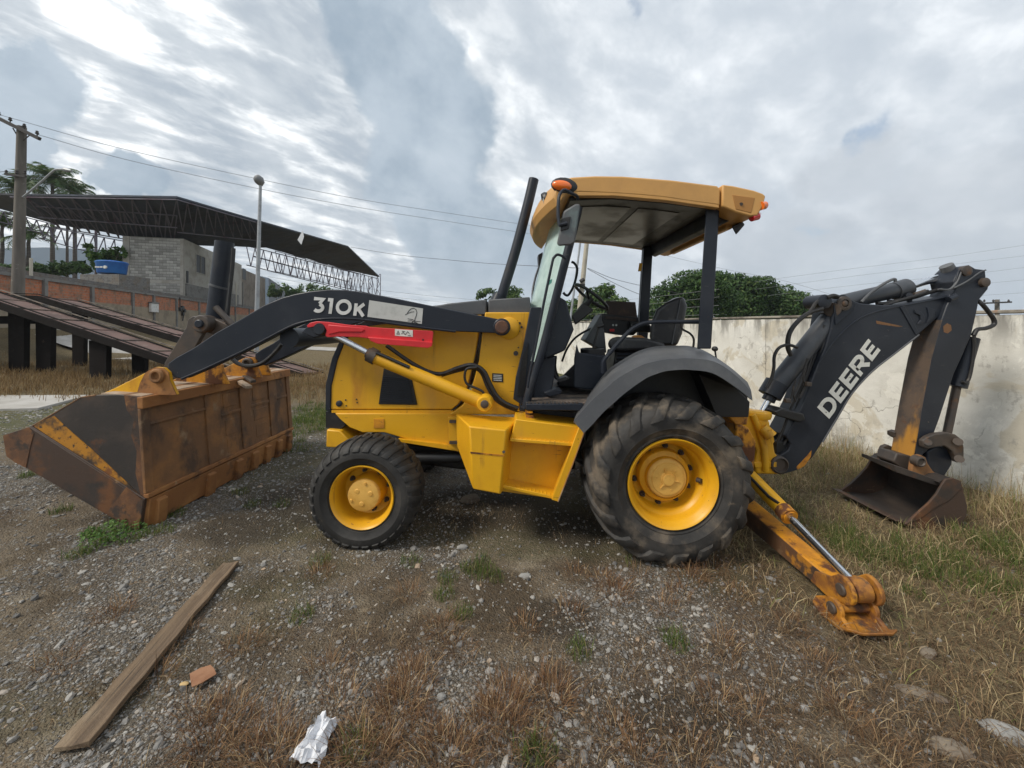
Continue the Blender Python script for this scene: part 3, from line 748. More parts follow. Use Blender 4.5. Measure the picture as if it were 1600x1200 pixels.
def on_brick(px, py, off=0.06):
    k = (px - CX) / K           # x = k*y on the wall face
    tt = (k * B0.y - B0.x) / (BD.x - k * BD.y)
    q = B0 + BD * tt; return q + BN * off + Vector((0, 0, HZ - (py - CY) * q.y / K))
c = on_brick(239, 481)
mbx = thing('meter_box', c, 'small white meter box fixed to the brick boundary wall', 'meter box')
rot = Matrix((BD, BN, Vector((0, 0, 1)))).transposed()
MB().box(c, (0.95, 0.16, 0.62), rot).build('case', M['whitebox'], mbx, bevel=0.02)
MB().box(c + Vector((0, 0, 0.36)), (1.02, 0.24, 0.10), rot).build('hood', M['conc_grey'], mbx, bevel=0.02)
c = on_brick(284, 485)
mm = thing('valve_cluster', c, 'dark pipe and valve cluster hanging on the brick boundary wall', 'pipe valve')
mbv = MB()
for dx, dz, s in ((-.35, .1, .3), (0, .2, .34), (.3, 0, .3), (.05, -.3, .26)):
    mbv.box(c + BD * dx + Vector((0, 0, dz)), (s, .16, s), rot)
mbv.build('valve', M['black'], mm, bevel=0.04)
MB().tube([c + Vector((0, 0, 1.05)) - BD * .45, c - BD * .45, c + BD * .2 + Vector((0, 0, -.3)), c + Vector((0, 0, -.85))], 0.035, 6).build('pipe', M['black'], mm)
M['palewood'] = mat('pale_pole', (0.46, 0.43, 0.36), 0.8, [((0.3, 0.27, 0.22), 4, 0.5, 0.7, (1, 1, .2))])
for (px, y0, y1, lab) in ((44, 435, 404, 'short pale post on brick wall beside the utility pole'), (62, 440, 404, 'short pale post above the tall grey pier of the brick wall'),
                     (374, 476, 443, 'short pale post on the brick wall beside the tilt cylinder'), (384, 476, 441, 'short grey post on the brick wall near the lamp post')):
    b0, b1 = on_brick(px, y0 + 6, -0.3), on_brick(px, y1, -0.3)
    meta(MB().beam(Vector((b1.x, b1.y, BZ1 - .4)), b1, 0.09 if px < 100 else 0.18, 0.09, up=BN).build('wall_post', M['palewood'] if px != 384 else M['conc_grey'], bevel=0.01), lab, 'post', 'short posts on the brick wall')

# ================================================================== BLOCK HOUSE behind the brick wall
M['blockgrey'] = mat('bare_concrete_block', (0.42, 0.415, 0.395), 0.9, [((0.32, 0.315, 0.295), 2.0, 0.42, 0.66)], bump=(24, 0.3))
M['mortar'] = mat('grey_mortar', (0.13, 0.125, 0.115), 0.95)
def vary(m, amt):
    """each piece its own slight tone"""
    T = NT(m.node_tree); b = m.node_tree.nodes['Principled BSDF']; src = b.inputs['Base Color'].links[0].from_socket
    oi = T.new('ShaderNodeObjectInfo'); h = T.new('ShaderNodeHueSaturation')
    T.l.new(T.math('ADD', T.math('MULTIPLY', oi.outputs['Random'], amt), 1 - amt * .6), h.inputs['Value']); T.l.new(src, h.inputs['Color']); T.l.new(h.outputs[0], b.inputs['Base Color'])
vary(M['blockgrey'], .55)
M['houserender'] = mat('bare_cement_render', (0.37, 0.355, 0.32), 0.9, [((0.28, 0.262, 0.23), 0.9, 0.42, 0.66), ((0.36, 0.34, 0.3), 2.2, 0.6, 0.75)], bump=(10, 0.25))
M['houserender2'] = mat('dirty_brown_render', (0.215, 0.185, 0.155), 0.9, [((0.15, 0.125, 0.1), 0.9, 0.42, 0.66)], bump=(10, 0.25))
M['dark'] = mat('dark_opening', (0.02, 0.02, 0.022), 0.5)
HD = BD; HNx = Vector((HD.y, -HD.x, 0))                      # HNx: towards the yard (long face)
HDp = 34.5
C0 = Vector(((287 - CX) * HDp / K, HDp, 0))                 # the corner between the two faces
HW = Vector((-0.97, -0.24, 0)).normalized()                   # direction of the block face
ztop = HZ + (CY - 373) * HDp / K
house = thing('block_house', Vector((C0.x, C0.y, 2.0)), 'unfinished two storey concrete block house standing behind the brick wall', 'house')
Lf, Ls, Ls2 = 4.50, 15.6, 12.0
Z0 = 1.5
body = MB()
f0 = C0; f1 = C0 + HW * Lf; f2 = f1 + HD * Ls; f3 = C0 + HD * Ls
body.loft([[Vector((p.x, p.y, z)) for p in (f0, f1, f2, f3)] for z in (Z0, ztop)])
body.build('wall', M['houserender'], house)
b2 = MB(); e0 = f3 + HNx * -0.25; e1 = e0 + HW * Lf; 
b2.loft([[Vector((p.x, p.y, z)) for p in (e0, e1, e1 + HD * Ls2, e0 + HD * Ls2)] for z in (Z0, ztop - 0.35)])
b2.build('rear_wing', M['houserender2'], house)
# block face: piers, ring beams and every block
FN = Vector((-HW.y, HW.x, 0));
if FN.y > 0: FN = -FN
def face_pt(u, z, off): return C0 + HW * u + FN * off + Vector((0, 0, z))
def face_slab(mb, u0, u1, z0, z1, o0, o1):
    mb.loft([[face_pt(u, z, o) for o, z in ((o0, z0), (o1, z0), (o1, z1), (o0, z1))] for u in (u0, u1)]); return mb
face_slab(MB(), 0.02, 0.24, Z0, ztop - 0.02, -0.02, 0.07).build('corner_pier', M['concrete'], house)
face_slab(MB(), Lf - 0.50, Lf - 0.02, Z0, ztop - 0.02, -0.02, 0.06).build('corner_pier', M['concrete'], house)
zmid = HZ + (CY - 441) * HDp / K
face_slab(MB(), 0.24, Lf - 0.5, zmid - 0.13, zmid + 0.16, -0.02, 0.055).build('ring_beam', M['concrete'], house)
face_slab(MB(), 0.24, Lf - 0.5, zmid + 0.16, ztop - 0.04, -0.01, 0.018).build('mortar_bed', M['mortar'], house)
face_slab(MB(), 0.24, Lf - 0.5, Z0, zmid - 0.13, -0.01, 0.018).build('mortar_bed', M['mortar'], house)
proto = None
bwid, bh = 0.52, 0.245
def blocks(z0, z1, u0, u1):
    global proto
    row = 0; z = z0
    while z + bh <= z1 + 0.02:
        u = u0 - (bwid / 2 if row % 2 else 0)
        while u < u1 - 0.05:
            a, b = max(u, u0) + 0.012, min(u + bwid, u1) - 0.012
            if b - a > 0.06:
                ctr = face_pt((a + b) / 2, z + bh / 2, 0.02)
                full = abs(b - a - (bwid - 0.024)) < 1e-3
                if full and proto is not None:
                    o = proto.copy(); COL.objects.link(o); o.parent = house; o.location = ctr - WLOC[house.name] + FN * random.uniform(-.006, .006)
                else:
                    mb = face_slab(MB(), a, b, z + 0.012, z + bh - 0.012, -0.01, 0.038)
                    o = mb.build('block', M['blockgrey'], house, origin=ctr)
                    if full: proto = o
            u += bwid
        z += bh; row += 1
blocks(zmid + 0.17, ztop - 0.05, 0.25, Lf - 0.51)
blocks(zmid - 0.13 - 4 * bh, zmid - 0.13, 0.25, Lf - 0.51)
# render face toward the yard: window, pipe, plinth of block
def side_pt(t, z, off): return C0 + HD * t + HNx * off + Vector((0, 0, z))
def px_on_side(px):
    k = (px - CX) / K; return (k * C0.y - C0.x) / (HD.x - k * HD.y)
def side_slab(mb, t0, t1, z0, z1, o0, o1):
    mb.loft([[side_pt(t, z, o) for o, z in ((o0, z0), (o1, z0), (o1, z1), (o0, z1))] for t in (t0, t1)]); return mb
t0, t1 = px_on_side(306), px_on_side(320)
yw = HDp + HD.y * (t0 + t1) / 2
zw0, zw1 = HZ + (CY - 427) * yw / K, HZ + (CY - 400) * yw / K
win = side_slab(MB(), t0, t1, zw0, zw1, -0.02, 0.015).build('window', M['dark'], house)
fm = MB()
for (a, b, c_, d_) in ((t0 - .1, t0, zw0 - .08, zw1 + .08), (t1, t1 + .25, zw0 - .08, zw1 + .08), (t0, t1, zw1, zw1 + .08), (t0, t1, zw0 - .08, zw0), ((t0 + t1) / 2 - .03, (t0 + t1) / 2 + .03, zw0, zw1)):
    side_slab(fm, a, b, c_, d_, 0.0, 0.05)
fm.build('window_frame', M['houserender'], win)
ts = px_on_side(352)
side_slab(MB(), 0.3, ts + 4, Z0, HZ + (CY - 447) * 37 / K, 0.0, 0.14).build('plinth', M['conc_grey'], house)
side_slab(MB(), px_on_side(291), px_on_side(293), zmid, zmid + 1.1, 0, .08).build('pipe_box', M['dark'], house)
tw = px_on_side(366)
side_slab(MB(), Ls + 1.2, Ls + 2.6, HZ + (CY - 437) * 51 / K, HZ + (CY - 420) * 51 / K, -0.26, -0.235).build('window', M['dark'], house)
side_slab(MB(), Ls + 7.2, Ls + 9.0, HZ + (CY - 448) * 58 / K, HZ + (CY - 430) * 58 / K, -0.26, -0.235).build('window', M['dark'], house)

# blue tank on the block backing
M['tank'] = mat('blue_plastic', (0.012, 0.10, 0.36), 0.45, [((0.02, 0.14, 0.42), 2, .4, .6)])
ct = P(175, 428, 26.5)
tank = thing('water_tank', ct, 'blue plastic water tank standing on the wall beside the block house', 'water tank')
MB().latheZ(ct, [(0.70, 0), (0.74, 0.05), (0.80, 0.66), (0.83, 0.70), (0.84, 0.78), (0.76, 0.84), (0.2, 0.92)], 28).build('tank_body', M['tank'], tank)
tx = MB()
for i, x in enumerate((-0.30, -0.19, -0.08, 0.03, 0.12)):
    tx.box(ct + Vector((x + .0, -0.765, 0.36)), (0.075, 0.03, 0.10))
tx.cyl(ct + Vector((0.30, -0.77, 0.36)), ct + Vector((0.30, -0.68, 0.36)), 0.10)
tx.build('lettering', M['letter'], tank)
side = MB(); q = P(175, 431, 26.5); side.box(q + Vector((0, 0.3, -1.2)), (2.6, 2.2, 2.4)); side.build('tank_stand', M['cblock'], tank)

# ================================================================== OPEN SHED ROOF with lattice trusses
M['shedroof'] = mat('dark_roof_sheet', (0.042, 0.053, 0.078), 0.6, [((0.045, 0.047, 0.052), 0.5, .4, .65), ((0.018, 0.019, 0.022), 0.25, .5, .7)], bump=(1.2, .5, .2))
M['truss'] = mat('dark_purple_steel', (0.125, 0.115, 0.145), 0.6, [((0.07, 0.03, 0.05), .8, .5, .7)])
R0 = P(276, 309, 30); R1 = P(544, 386, 48.6); Rm = P(400, 345, 37.4)
E0 = P(277, 383, 36); E1 = P(593, 433, 62.0); Em = P(416, 387, 44.0); En = P(503, 411, 53)
Lr = P(-160, 302, 29.5); Le = P(86, 350, 32.6); Lf_ = P(-60, 310, 30.2)
shed = thing('shed_roof', Vector((-27, 38, 3.0)), 'large open shed with dark sagging sheet roof on lattice trusses', 'shed')
up = Vector((0, 0, 0.14))
def sheet3(name, poly):
    mb = MB(); mb.loft([poly, [p + up for p in poly]]); return mb.build(name, M['shedroof'], shed, smooth=False)
def strip_between(A, B, nsheet, name):
    for i in range(nsheet):
        a0, a1 = A[0].lerp(A[1], i / nsheet), A[0].lerp(A[1], (i + 1) / nsheet)
        b0, b1 = B[0].lerp(B[1], i / nsheet), B[0].lerp(B[1], (i + 1) / nsheet)
        dz = Vector((0, 0, 0.05 * math.sin(i * 2.7)))
        sheet3(name, [a0, a1 + dz * .0, b1, b0 + dz])
strip_between((R0, Rm), (E0, Em), 5, 'roof_sheet')
strip_between((Rm, R1), (Em, P(542, 422, 57.0)), 7, 'roof_sheet')
sheet3('roof_sheet', [R1, E1, P(542, 422, 57.0)])
strip_between((R0, R0.lerp(Lr, .62)), (E0, Le), 5, 'roof_sheet')
sheet3('roof_sheet', [R0.lerp(Lr, .62), Lr, Lf_, Le])
def lattice(a0, a1, b0, b1, n, r=0.05):
    """one truss: two chords and the zig-zag web between them"""
    mb = MB(); mb.tube([a0, a1], r, 4); mb.tube([b0, b1], r, 4)
    for i in range(n):
        ta, tb = i / n, (i + 0.5) / n
        mb.tube([a0.lerp(a1, ta), b0.lerp(b1, tb)], r * .75, 4)
        mb.tube([b0.lerp(b1, tb), a0.lerp(a1, (i + 1) / n)], r * .75, 4)
    return mb.build('truss', M['truss'], shed, smooth=False)
lattice(P(385, 384, 43.5), P(560, 428, 58.5), P(385, 414, 43.5), P(560, 458, 58.5), 17, .065)
lattice(P(430, 392, 50), P(592, 436, 62), P(430, 424, 50), P(592, 462, 62), 12, .06)
lattice(P(396, 400, 43.2), P(545, 440, 58), P(396, 401, 43.2), P(545, 441, 58), 1, .04)
lattice(R0.lerp(E0, .3) - up, R0.lerp(Lr, .55).lerp(Le, .3) - up, E0 - up * 2, Le - up * 2, 13, .06)
lattice(R0 - up, R0.lerp(Lr, .6) - up, R0.lerp(E0, .5) - up * 2.5, R0.lerp(Lr, .6).lerp(Le, .6) - up * 2.5, 11, .06)
lattice(R0 - up, Rm - up, R0.lerp(E0, .6) - up * 2.5, Rm.lerp(Em, .6) - up * 2.5, 9, .06)
lattice(P(60, 352, 33), P(210, 380, 36), P(60, 372, 33), P(205, 412, 36), 9, .055)
lattice(P(-30, 322, 31), P(90, 352, 33), P(-30, 338, 31), P(90, 372, 33), 7, .055)
for (pa, pb, D) in ((546, 449, 58.5), (566, 433, 60), (579, 438, 61), (592, 434, 62)):
    cm_ = MB(); 
    top = P(pa, min(pb, 440) - 6, D); bot = Vector((top.x - .1, top.y, 0.5))
    for dx in (-.28, .28):
        cm_.tube([bot + Vector((dx, 0, 0)), top + Vector((dx, 0, 0))], 0.06, 4)
    nz = 12
    for i in range(nz):
        z0 = bot.z + (top.z - bot.z) * i / nz; z1 = bot.z + (top.z - bot.z) * (i + 1) / nz
        s_ = -.28 if i % 2 else .28
        cm_.tube([Vector((bot.x + s_, bot.y, z0)), Vector((bot.x - s_, bot.y, z1))], 0.045, 4)
    cm_.build('lattice_column', M['truss'], shed, smooth=False)
for px, D in ((-120, 30), (30, 33), (150, 36)):
    t_ = P(px, 345, D); MB().tube([Vector((t_.x, t_.y, 0.5)), t_], .10, 6).build('post', M['truss'], shed)
fl = MB(); q = P(470, 371, 40.2)
fl.loft([[q + Vector((dx, dy, dz)) for dx, dz in ((0.2, .75), (0.32, .1), (.05, -.75), (-.35, -.25))] for dy in (0, .03)])
meta(fl.build('torn_flap', mat('white_sheeting', (.7, .72, .75), .6)), 'scrap of white sheeting caught on the shed roof edge', 'torn sheet')

# ================================================================== TIMBER LOADING RAMP
M['rampdeck'] = mat('purplish_deck_boards', (0.150, 0.088, 0.072), 0.75, [((0.085, 0.050, 0.042), 1.6, .42, .66, (1, 1, 1)), ((0.21, 0.155, 0.13), 5, .56, .72)], bump=(20, .3))
M['rampdark'] = mat('black_ramp_steel', (0.013, 0.0105, 0.0095), 0.8, [((0.018, 0.016, 0.015), 3, .48, .7), ((0.06, 0.04, 0.028), 5, .64, .76)], bump=(20, .3), spec=.12)
M['rampedge'] = mat('worn_ramp_edge', (0.16, 0.125, 0.095), 0.8, [((0.05, 0.045, 0.04), 4, .45, .62)])
ramp = thing('loading_ramp', (-12.0, 11.6, gzf(-12.0, 11.6)), 'dark twin track vehicle loading ramp on black posts in dry grass', 'ramp')
def track(a, b, wdir, width, nb):
    """a high end, b low end: near top edge of the deck; wdir across the deck"""
    d = (b - a).normalized(); w = Vector(wdir).normalized(); n = w.cross(d).normalized()
    if n.z < 0: n = -n
    L = (b - a).length
    for k in range(nb):
        s0, s1 = L * k / nb + 0.006, L * (k + 1) / nb - 0.006
        p = [a + d * s0 + w * .09, a + d * s1 + w * .09, a + d * s1 + w * (width - .09), a + d * s0 + w * (width - .09)]
        off = n * (-0.05 + random.uniform(-.006, .006))
        MB().loft([[q + off for q in p], [q + off + n * .03 for q in p]]).build('deck_plate', M['rampdeck'], ramp, bevel=0.004)
    for k in range(nb + 1):
        s = min(max(L * k / nb, .05), L - .05)
        MB().beam(a + d * s + w * .09 - n * .008, a + d * s + w * (width - .09) - n * .012, .035, .03, up=n).build('cleat', M['rampedge'] if k % 4 else M['rampdeck'], ramp)
    for off in (0.04, width - 0.04):
        MB().beam(a + w * off - n * .09, b + w * off - n * .09, .075, .19, up=n).build('side_rail', M['rampdark'], ramp, bevel=.006)
        MB().beam(a + w * off + n * .058, b + w * off + n * .058, .06, .022, up=n).build('rail_edge', M['rampedge'] if off > .1 else M['rampdark'], ramp)
wd = Vector((0.07, 1.0, -0.05))
NA, NB = P(-75, 448, 10.8), P(330, 583, 10.2)
NA2 = P(-160, 447, 11.2)
track(NA, NB, wd, 0.98, 8)
FA, FB = P(57, 462, 12.9), P(472, 584, 12.1)
track(FA, FB, Vector((0.07, 1, -0.07)), 1.2, 8)
track(P(-420, 446, 11.2), NA + Vector((-.02, 0.02, 0)), wd, 0.98, 3)
track(P(-300, 452, 13.2), FA + Vector((-.02, 0.02, 0)), Vector((0.07, 1, -0.07)), 1.2, 3)
def stub(px, Y, wpx, topz):
    c = P(px, 500, Y); z0 = gzf(c.x, c.y) - .2; w = wpx * Y / K
    mb = MB(); mb.loft([[Vector((c.x + sx * w / 2 * k, c.y + sy * w * .16, z)) for sx, sy in ((-1, -1), (1, -1), (1, 1), (-1, 1))] for z, k in ((z0, .94), (topz, 1.04))])
    mb.build('post', M['rampdark'], ramp, bevel=.012)
def deck_z(A, B, px, Y):
    x = (px - CX) * Y / K; t = (x - A.x) / (B.x - A.x); return A.z + (B.z - A.z) * t - .22
for px, Y, w in ((157, 10.75, 27), (-40, 11.1, 27), (-260, 11.3, 27)): stub(px, Y, w, deck_z(NA, NB, px, Y))
for px, Y, w in ((219, 11.4, 21), (30, 11.5, 25), (72, 11.7, 24), (125, 13.4, 19), (-180, 12, 26)):
    stub(px, Y, w, (deck_z(NA, NB, px, Y) if Y < 12 else deck_z(FA, FB, px, Y)) - .02)
MB().beam(P(-330, 500, 12.0), P(62, 500, 12.0), .2, .24).build('cross_beam', M['rampdark'], ramp)
# ================================================================== TREES
M['bark'] = mat('grey_brown_bark', (0.10, 0.08, 0.062), 0.9, [((0.16, 0.14, 0.12), 3, .45, .7)], bump=(14, .6))
M['palmbark'] = mat('palm_trunk', (0.105, 0.092, 0.078), 0.9, [((0.06, 0.05, 0.045), 5, .42, .6, (.3, .3, 3))], bump=(10, .6))
LEAF = {
    'dark': island_mat('dense_green_leaves', [(0, (0.020, 0.050, 0.012)), (.35, (0.036, 0.080, 0.019)), (.7, (0.058, 0.115, 0.028)), (.93, (0.095, 0.155, 0.042)), (1, (0.15, 0.19, 0.06))], .6, .22),
    'mid': island_mat('mid_green_leaves', [(0, (0.031, 0.065, 0.021)), (.5, (0.065, 0.124, 0.034)), (1, (0.137, 0.195, 0.058))], .6, .25),
    'bright': island_mat('fresh_green_leaves', [(0, (0.039, 0.098, 0.019)), (.5, (0.085, 0.176, 0.033)), (1, (0.156, 0.247, 0.058))], .6, .3),
    'palm': island_mat('palm_leaflets', [(0, (0.036, 0.075, 0.022)), (.5, (0.066, 0.122, 0.036)), (.9, (0.11, 0.155, 0.05)), (1, (0.19, 0.16, 0.07))], .55, .3),
}
def leaf_cloud(name, lobes, n, size, material, parent, gap=0.42):
    """leaf clumps through a set of ellipsoid lobes (cx, cy, cz, rx, ry, rz)"""
    lob = np.array(lobes, float)
    vol = lob[:, 3] * lob[:, 5] + .01
    pick = rng.choice(len(lob), n, p=vol / vol.sum())
    d = rng.normal(size=(n, 3)); d /= np.linalg.norm(d, axis=1)[:, None]
    rad = rng.random(n) ** 0.38
    bump = 0.82 + 0.30 * fbm(d[:, 0] * 3 + pick * 3.1, d[:, 2] * 3 + d[:, 1] * 2, 5, 3)
    c = lob[pick, :3] + d * rad[:, None] * lob[pick, 3:] * bump[:, None]
    keep = fbm(c[:, 0] * 1.1 + c[:, 1] * .7, c[:, 2] * 1.3 + c[:, 1] * .5, 17, 3) > gap
    c = c[keep]; d = d[keep]; n = len(c)
    s = size * rng.uniform(.55, 1.35, n)
    nr = d * 0.7 + rng.normal(size=(n, 3)) * .65 + np.array([0, 0, .35]); nr /= np.linalg.norm(nr, axis=1)[:, None]
    t = np.cross(nr, rng.normal(size=(n, 3))); t /= np.linalg.norm(t, axis=1)[:, None]
    b = np.cross(nr, t)
    V = np.stack((c - t * s[:, None], c + b * (s * .42)[:, None] + nr * (s * .12)[:, None], c + t * s[:, None], c - b * (s * .42)[:, None] + nr * (s * .12)[:, None]), 1)
    org = np.array(WLOC[parent.name])
    f = np.arange(n * 4)
    o = raw_mesh(name, V.reshape(-1, 3) - org, f, np.full(n, 4), material)
    o.parent = parent; return o

def tree(name, label, base, h, lobes, n, size, leaf, group=None, trunk_r=.22, cat='tree'):
    base = Vector(base)
    t = thing(name, base, label, cat, group)
    mb = MB(); top = base + Vector((0, 0, h))
    mb.tube([base - Vector((0, 0, .6)), base + Vector((.05, 0, h * .2)), base + Vector((-.08, .05, h * .42)), base + Vector((.05, 0, h * .7))], [trunk_r * 1.25, trunk_r, trunk_r * .8, trunk_r * .35], 8)
    for lx in lobes:
        c = Vector(lx[:3]); s = base + Vector((0, 0, h * random.uniform(.25, .45)))
        mb.tube([s, s.lerp(c, .5) + Vector((0, 0, .25)), c], [trunk_r * .5, trunk_r * .3, trunk_r * .08], 6)
    mb.build('trunk', M['bark'], t)
    leaf_cloud('crown', lobes, n, size, LEAF[leaf], t, .30 if leaf == 'dark' else .42)
    return t
def lobes_px(lst, D, k=.8):
    """(px, py, rx, ry[, dD]) blobs seen at depth D"""
    out = []
    for L in lst:
        dd = D + (L[4] if len(L) > 4 else 0); c = P(L[0], L[1], dd); s = dd / K
        out.append((c.x, c.y, c.z, L[2] * s, (L[2] + L[3]) * .5 * s * k * 1.2, L[3] * s))
    return out
def gbase(px, D): x = (px - CX) * D / K; return (x, D, gzf(x, D))
tree('broad_tree', 'broad dense green tree behind the plastered wall, beside the canopy post', gbase(1072, 38), 6,
     lobes_px([(1075, 455, 46, 30), (1042, 468, 36, 28, 1), (1100, 448, 40, 24, -1), (1060, 490, 58, 22), (1112, 470, 44, 34, 1), (1025, 486, 26, 18, -1), (1090, 432, 34, 12), (1120, 436, 26, 14, 1)], 38), 19000, .19, 'dark', 'broad trees beyond the plastered wall', .3)
tree('broad_tree', 'wide spreading dark green tree crown above the plastered wall, behind the fence wires', gbase(1180, 44), 6,
     lobes_px([(1170, 460, 42, 26), (1205, 465, 42, 24, 1), (1240, 476, 34, 24, -1), (1150, 480, 46, 28), (1215, 490, 60, 22, 1), (1262, 492, 22, 18), (1130, 452, 24, 20, 1), (1185, 444, 30, 14, -1), (1150, 440, 26, 14)], 44), 19000, .21, 'dark', 'broad trees beyond the plastered wall', .32)
tree('round_tree', 'small round green tree seen through the open cab behind the steering wheel', gbase(930, 34), 5,
     lobes_px([(938, 470, 32, 24), (905, 485, 30, 22, 1), (960, 482, 28, 22, -1), (930, 495, 50, 20), (890, 498, 26, 16), (948, 455, 20, 13)], 34), 8000, .22, 'mid', None, .2)
tree('airy_tree', 'airy flat topped tree just behind the exhaust stack', gbase(780, 42), 5,
     lobes_px([(765, 459, 22, 9), (800, 454, 17, 8, 1), (780, 464, 34, 8), (750, 466, 12, 5), (812, 463, 14, 8, -1), (800, 475, 14, 12)], 42), 2600, .22, 'mid', None, .16)
tree('small_tree', 'small green tree above the brick wall next to the brown house wing', gbase(440, 62), 5,
     lobes_px([(438, 450, 17, 9), (452, 456, 18, 9, 1), (428, 458, 12, 7)], 62), 1800, .30, 'mid', 'small trees beyond the brick wall', .2)
tree('small_tree', 'sparse brownish tree above the loader arm by the shed columns', gbase(490, 66), 5,
     lobes_px([(478, 449, 14, 7), (495, 447, 16, 6, 1), (505, 454, 14, 7, -1), (486, 458, 20, 8)], 66), 900, .28, 'mid', 'small trees beyond the brick wall', .2)
tree('leafy_bush', 'bright green leafy tree next to the blue tank', gbase(160, 33), 6,
     lobes_px([(160, 402, 24, 17), (178, 412, 20, 20, 1), (145, 412, 14, 12), (186, 395, 10, 10), (140, 384, 9, 4)], 33), 3200, .20, 'bright', None, .15)
# low far scrub along the field edge and round the palms
def bank(name, label, px0, px1, D, py, ry, n, size, leaf, cnt=14):
    lob = lobes_px([(px0 + (px1 - px0) * (i + .5) / cnt + random.uniform(-4, 4), py + random.uniform(-.3, .5) * ry, (px1 - px0) / cnt * .9, ry * random.uniform(.6, 1.2), random.uniform(-1, 1)) for i in range(cnt)], D)
    o = bpy.data.objects.new(name, None); COL.objects.link(o); o.location = (lob[0][0], D, 0); WLOC[o.name] = Vector(o.location)
    ch = leaf_cloud(name + '_leaves', lob, n, size, LEAF[leaf], o)
    ch.parent = None; ch.location = o.location
    bpy.data.objects.remove(o); ch.name = name
    return meta(ch, label, 'bushes', kind='stuff')
bank('far_scrub', 'low scrub along the far edge of the field', 440, 700, 46, 524, 9, 5000, .28, 'mid', 16)
bank('garden_scrub', 'dark scrub behind the brick wall under the palms', -60, 160, 34, 418, 10, 3000, .24, 'dark', 12)
bank('distant_wood', 'far tree line on the horizon', 560, 1500, 180, 503, 9, 5000, 1.1, 'mid', 40)

def palm(label, px, D, py_top, py_base, lean, nf, fl, cnt=22, r=.17):
    top = P(px, py_top, D); b = P(px - lean, py_base, D)
    t = thing('palm_tree', b, label, 'palm tree', 'coconut palms behind the open shed')
    mb = MB(); pts = [b.lerp(top, k / 6) + Vector((.12 * math.sin(k * .7) * (lean and 1), 0, 0)) for k in range(7)]
    pts[0].z = 1.4; pts[-1] = top
    mb.tube(pts, [r * 1.4, r * 1.1, r, r * .95, r * .9, r * .85, r * .7], 8).build('trunk', M['palmbark'], t)
    V = []; Fc = []; cn = []
    for k in range(nf):
        az = 2 * math.pi * k / nf + random.uniform(-.25, .25); el = random.uniform(-.25, 1.25) if k % 3 else random.uniform(.8, 1.45)
        L = fl * random.uniform(.8, 1.1); d = Vector((math.cos(az), math.sin(az), 0))
        p = Vector(top); ang = el; ribs = []
        for i in range(9):
            ribs.append(Vector(p)); p = p + (d * math.cos(ang) + Vector((0, 0, math.sin(ang)))) * L / 8; ang -= .13 + .045 * i
        sdv = Vector((-d.y, d.x, 0))
        for i in range(cnt):
            u = (i + .6) / cnt * 7.9; j = int(u); q = ribs[j].lerp(ribs[min(j + 1, 8)], u - j); dirr = (ribs[min(j + 1, 8)] - ribs[j]).normalized()
            ll = fl * .27 * math.sin(math.pi * min(.98, .14 + .82 * i / cnt)) + .05
            for sg in (-1, 1):
                tip = q + sdv * sg * ll * .8 + dirr * ll * .5 + Vector((0, 0, -ll * random.uniform(.25, .75)))
                w = dirr * .036 * fl / 2
                o = len(V); V += [q - w, q + w, tip]; Fc += [o, o + 1, o + 2]; cn.append(3)
        for i in range(8):
            o = len(V); w = sdv * .02; V += [ribs[i] - w, ribs[i] + w, ribs[i + 1] + w, ribs[i + 1] - w]; Fc += [o, o + 1, o + 2, o + 3]; cn.append(4)
    o = raw_mesh('crown', np.array([tuple(v - WLOC[t.name]) for v in V]), Fc, cn, LEAF['palm']); o.parent = t
palm('tallest coconut palm rising behind the shed roof near the utility pole', 82, 41, 285, 428, 0, 30, 3.3, 26)
palm('second palm with a lower crown beside the tallest one, above the shed roof', 117, 44, 302, 428, 0, 26, 2.6, 24)
palm('bushy palm half hidden behind the utility pole', 24, 40, 294, 424, 0, 24, 3.0, 24)
palm('short palm with drooping fronds under the shed roof edge', 46, 36, 372, 424, 6, 16, 2.5, r=.15)
palm('leaning palm at the picture edge under the open shed', 4, 35, 352, 420, 4, 16, 2.6, r=.14)
palm('slim palm trunk standing alone near the blue tank', 105, 42, 330, 424, 0, 14, 1.8, r=.11)

# ================================================================== POLES, LAMPS, WIRES
M['polewood'] = mat('grey_concrete_pole', (0.16, 0.142, 0.122), 0.85, [((0.10, 0.088, 0.076), 2, .42, .66, (1, 1, .15)), ((0.27, 0.25, 0.22), 6, .6, .75)], bump=(20, .2))
M['poledark'] = mat('dark_timber_crossarm', (0.05, 0.045, 0.043), 0.8)
M['galv'] = mat('galvanised_steel', (0.36, 0.38, 0.40), 0.5, [((0.28, 0.29, 0.3), 3, .45, .65)], metal=.3)
M['polecream'] = mat('cream_concrete_pole', (0.42, 0.385, 0.31), 0.85, [((0.32, 0.29, 0.24), 2, .42, .66)])
DP = 15.5
pt, pb = P(34, 198, DP), P(28, 462, DP)
up_ = thing('utility_pole', Vector((pb.x - .1, DP, gzf(pb.x, DP))), 'weathered utility pole with a tilted crossarm and small street lamp arm', 'utility pole')
MB().tube([Vector((pb.x - .08, DP, gzf(pb.x, DP) - .2)), pb, pt], [.20, .185, .135], 12).build('pole', M['polewood'], up_)
arm = MB().beam(P(-14, 179, DP - .16), P(62, 217, DP - .16), .11, .13).build('crossarm', M['poledark'], up_, bevel=.01)
for px, py in ((-2, 184), (58, 214), (38, 203), (16, 193)):
    c = P(px, py, DP - .16); MB().latheZ(c + Vector((0, 0, .05)), [(.02, 0), (.02, .06), (.055, .07), (.06, .11), (.035, .13), (.05, .17), (.02, .2)], 10).build('insulator', M['poledark'], up_)
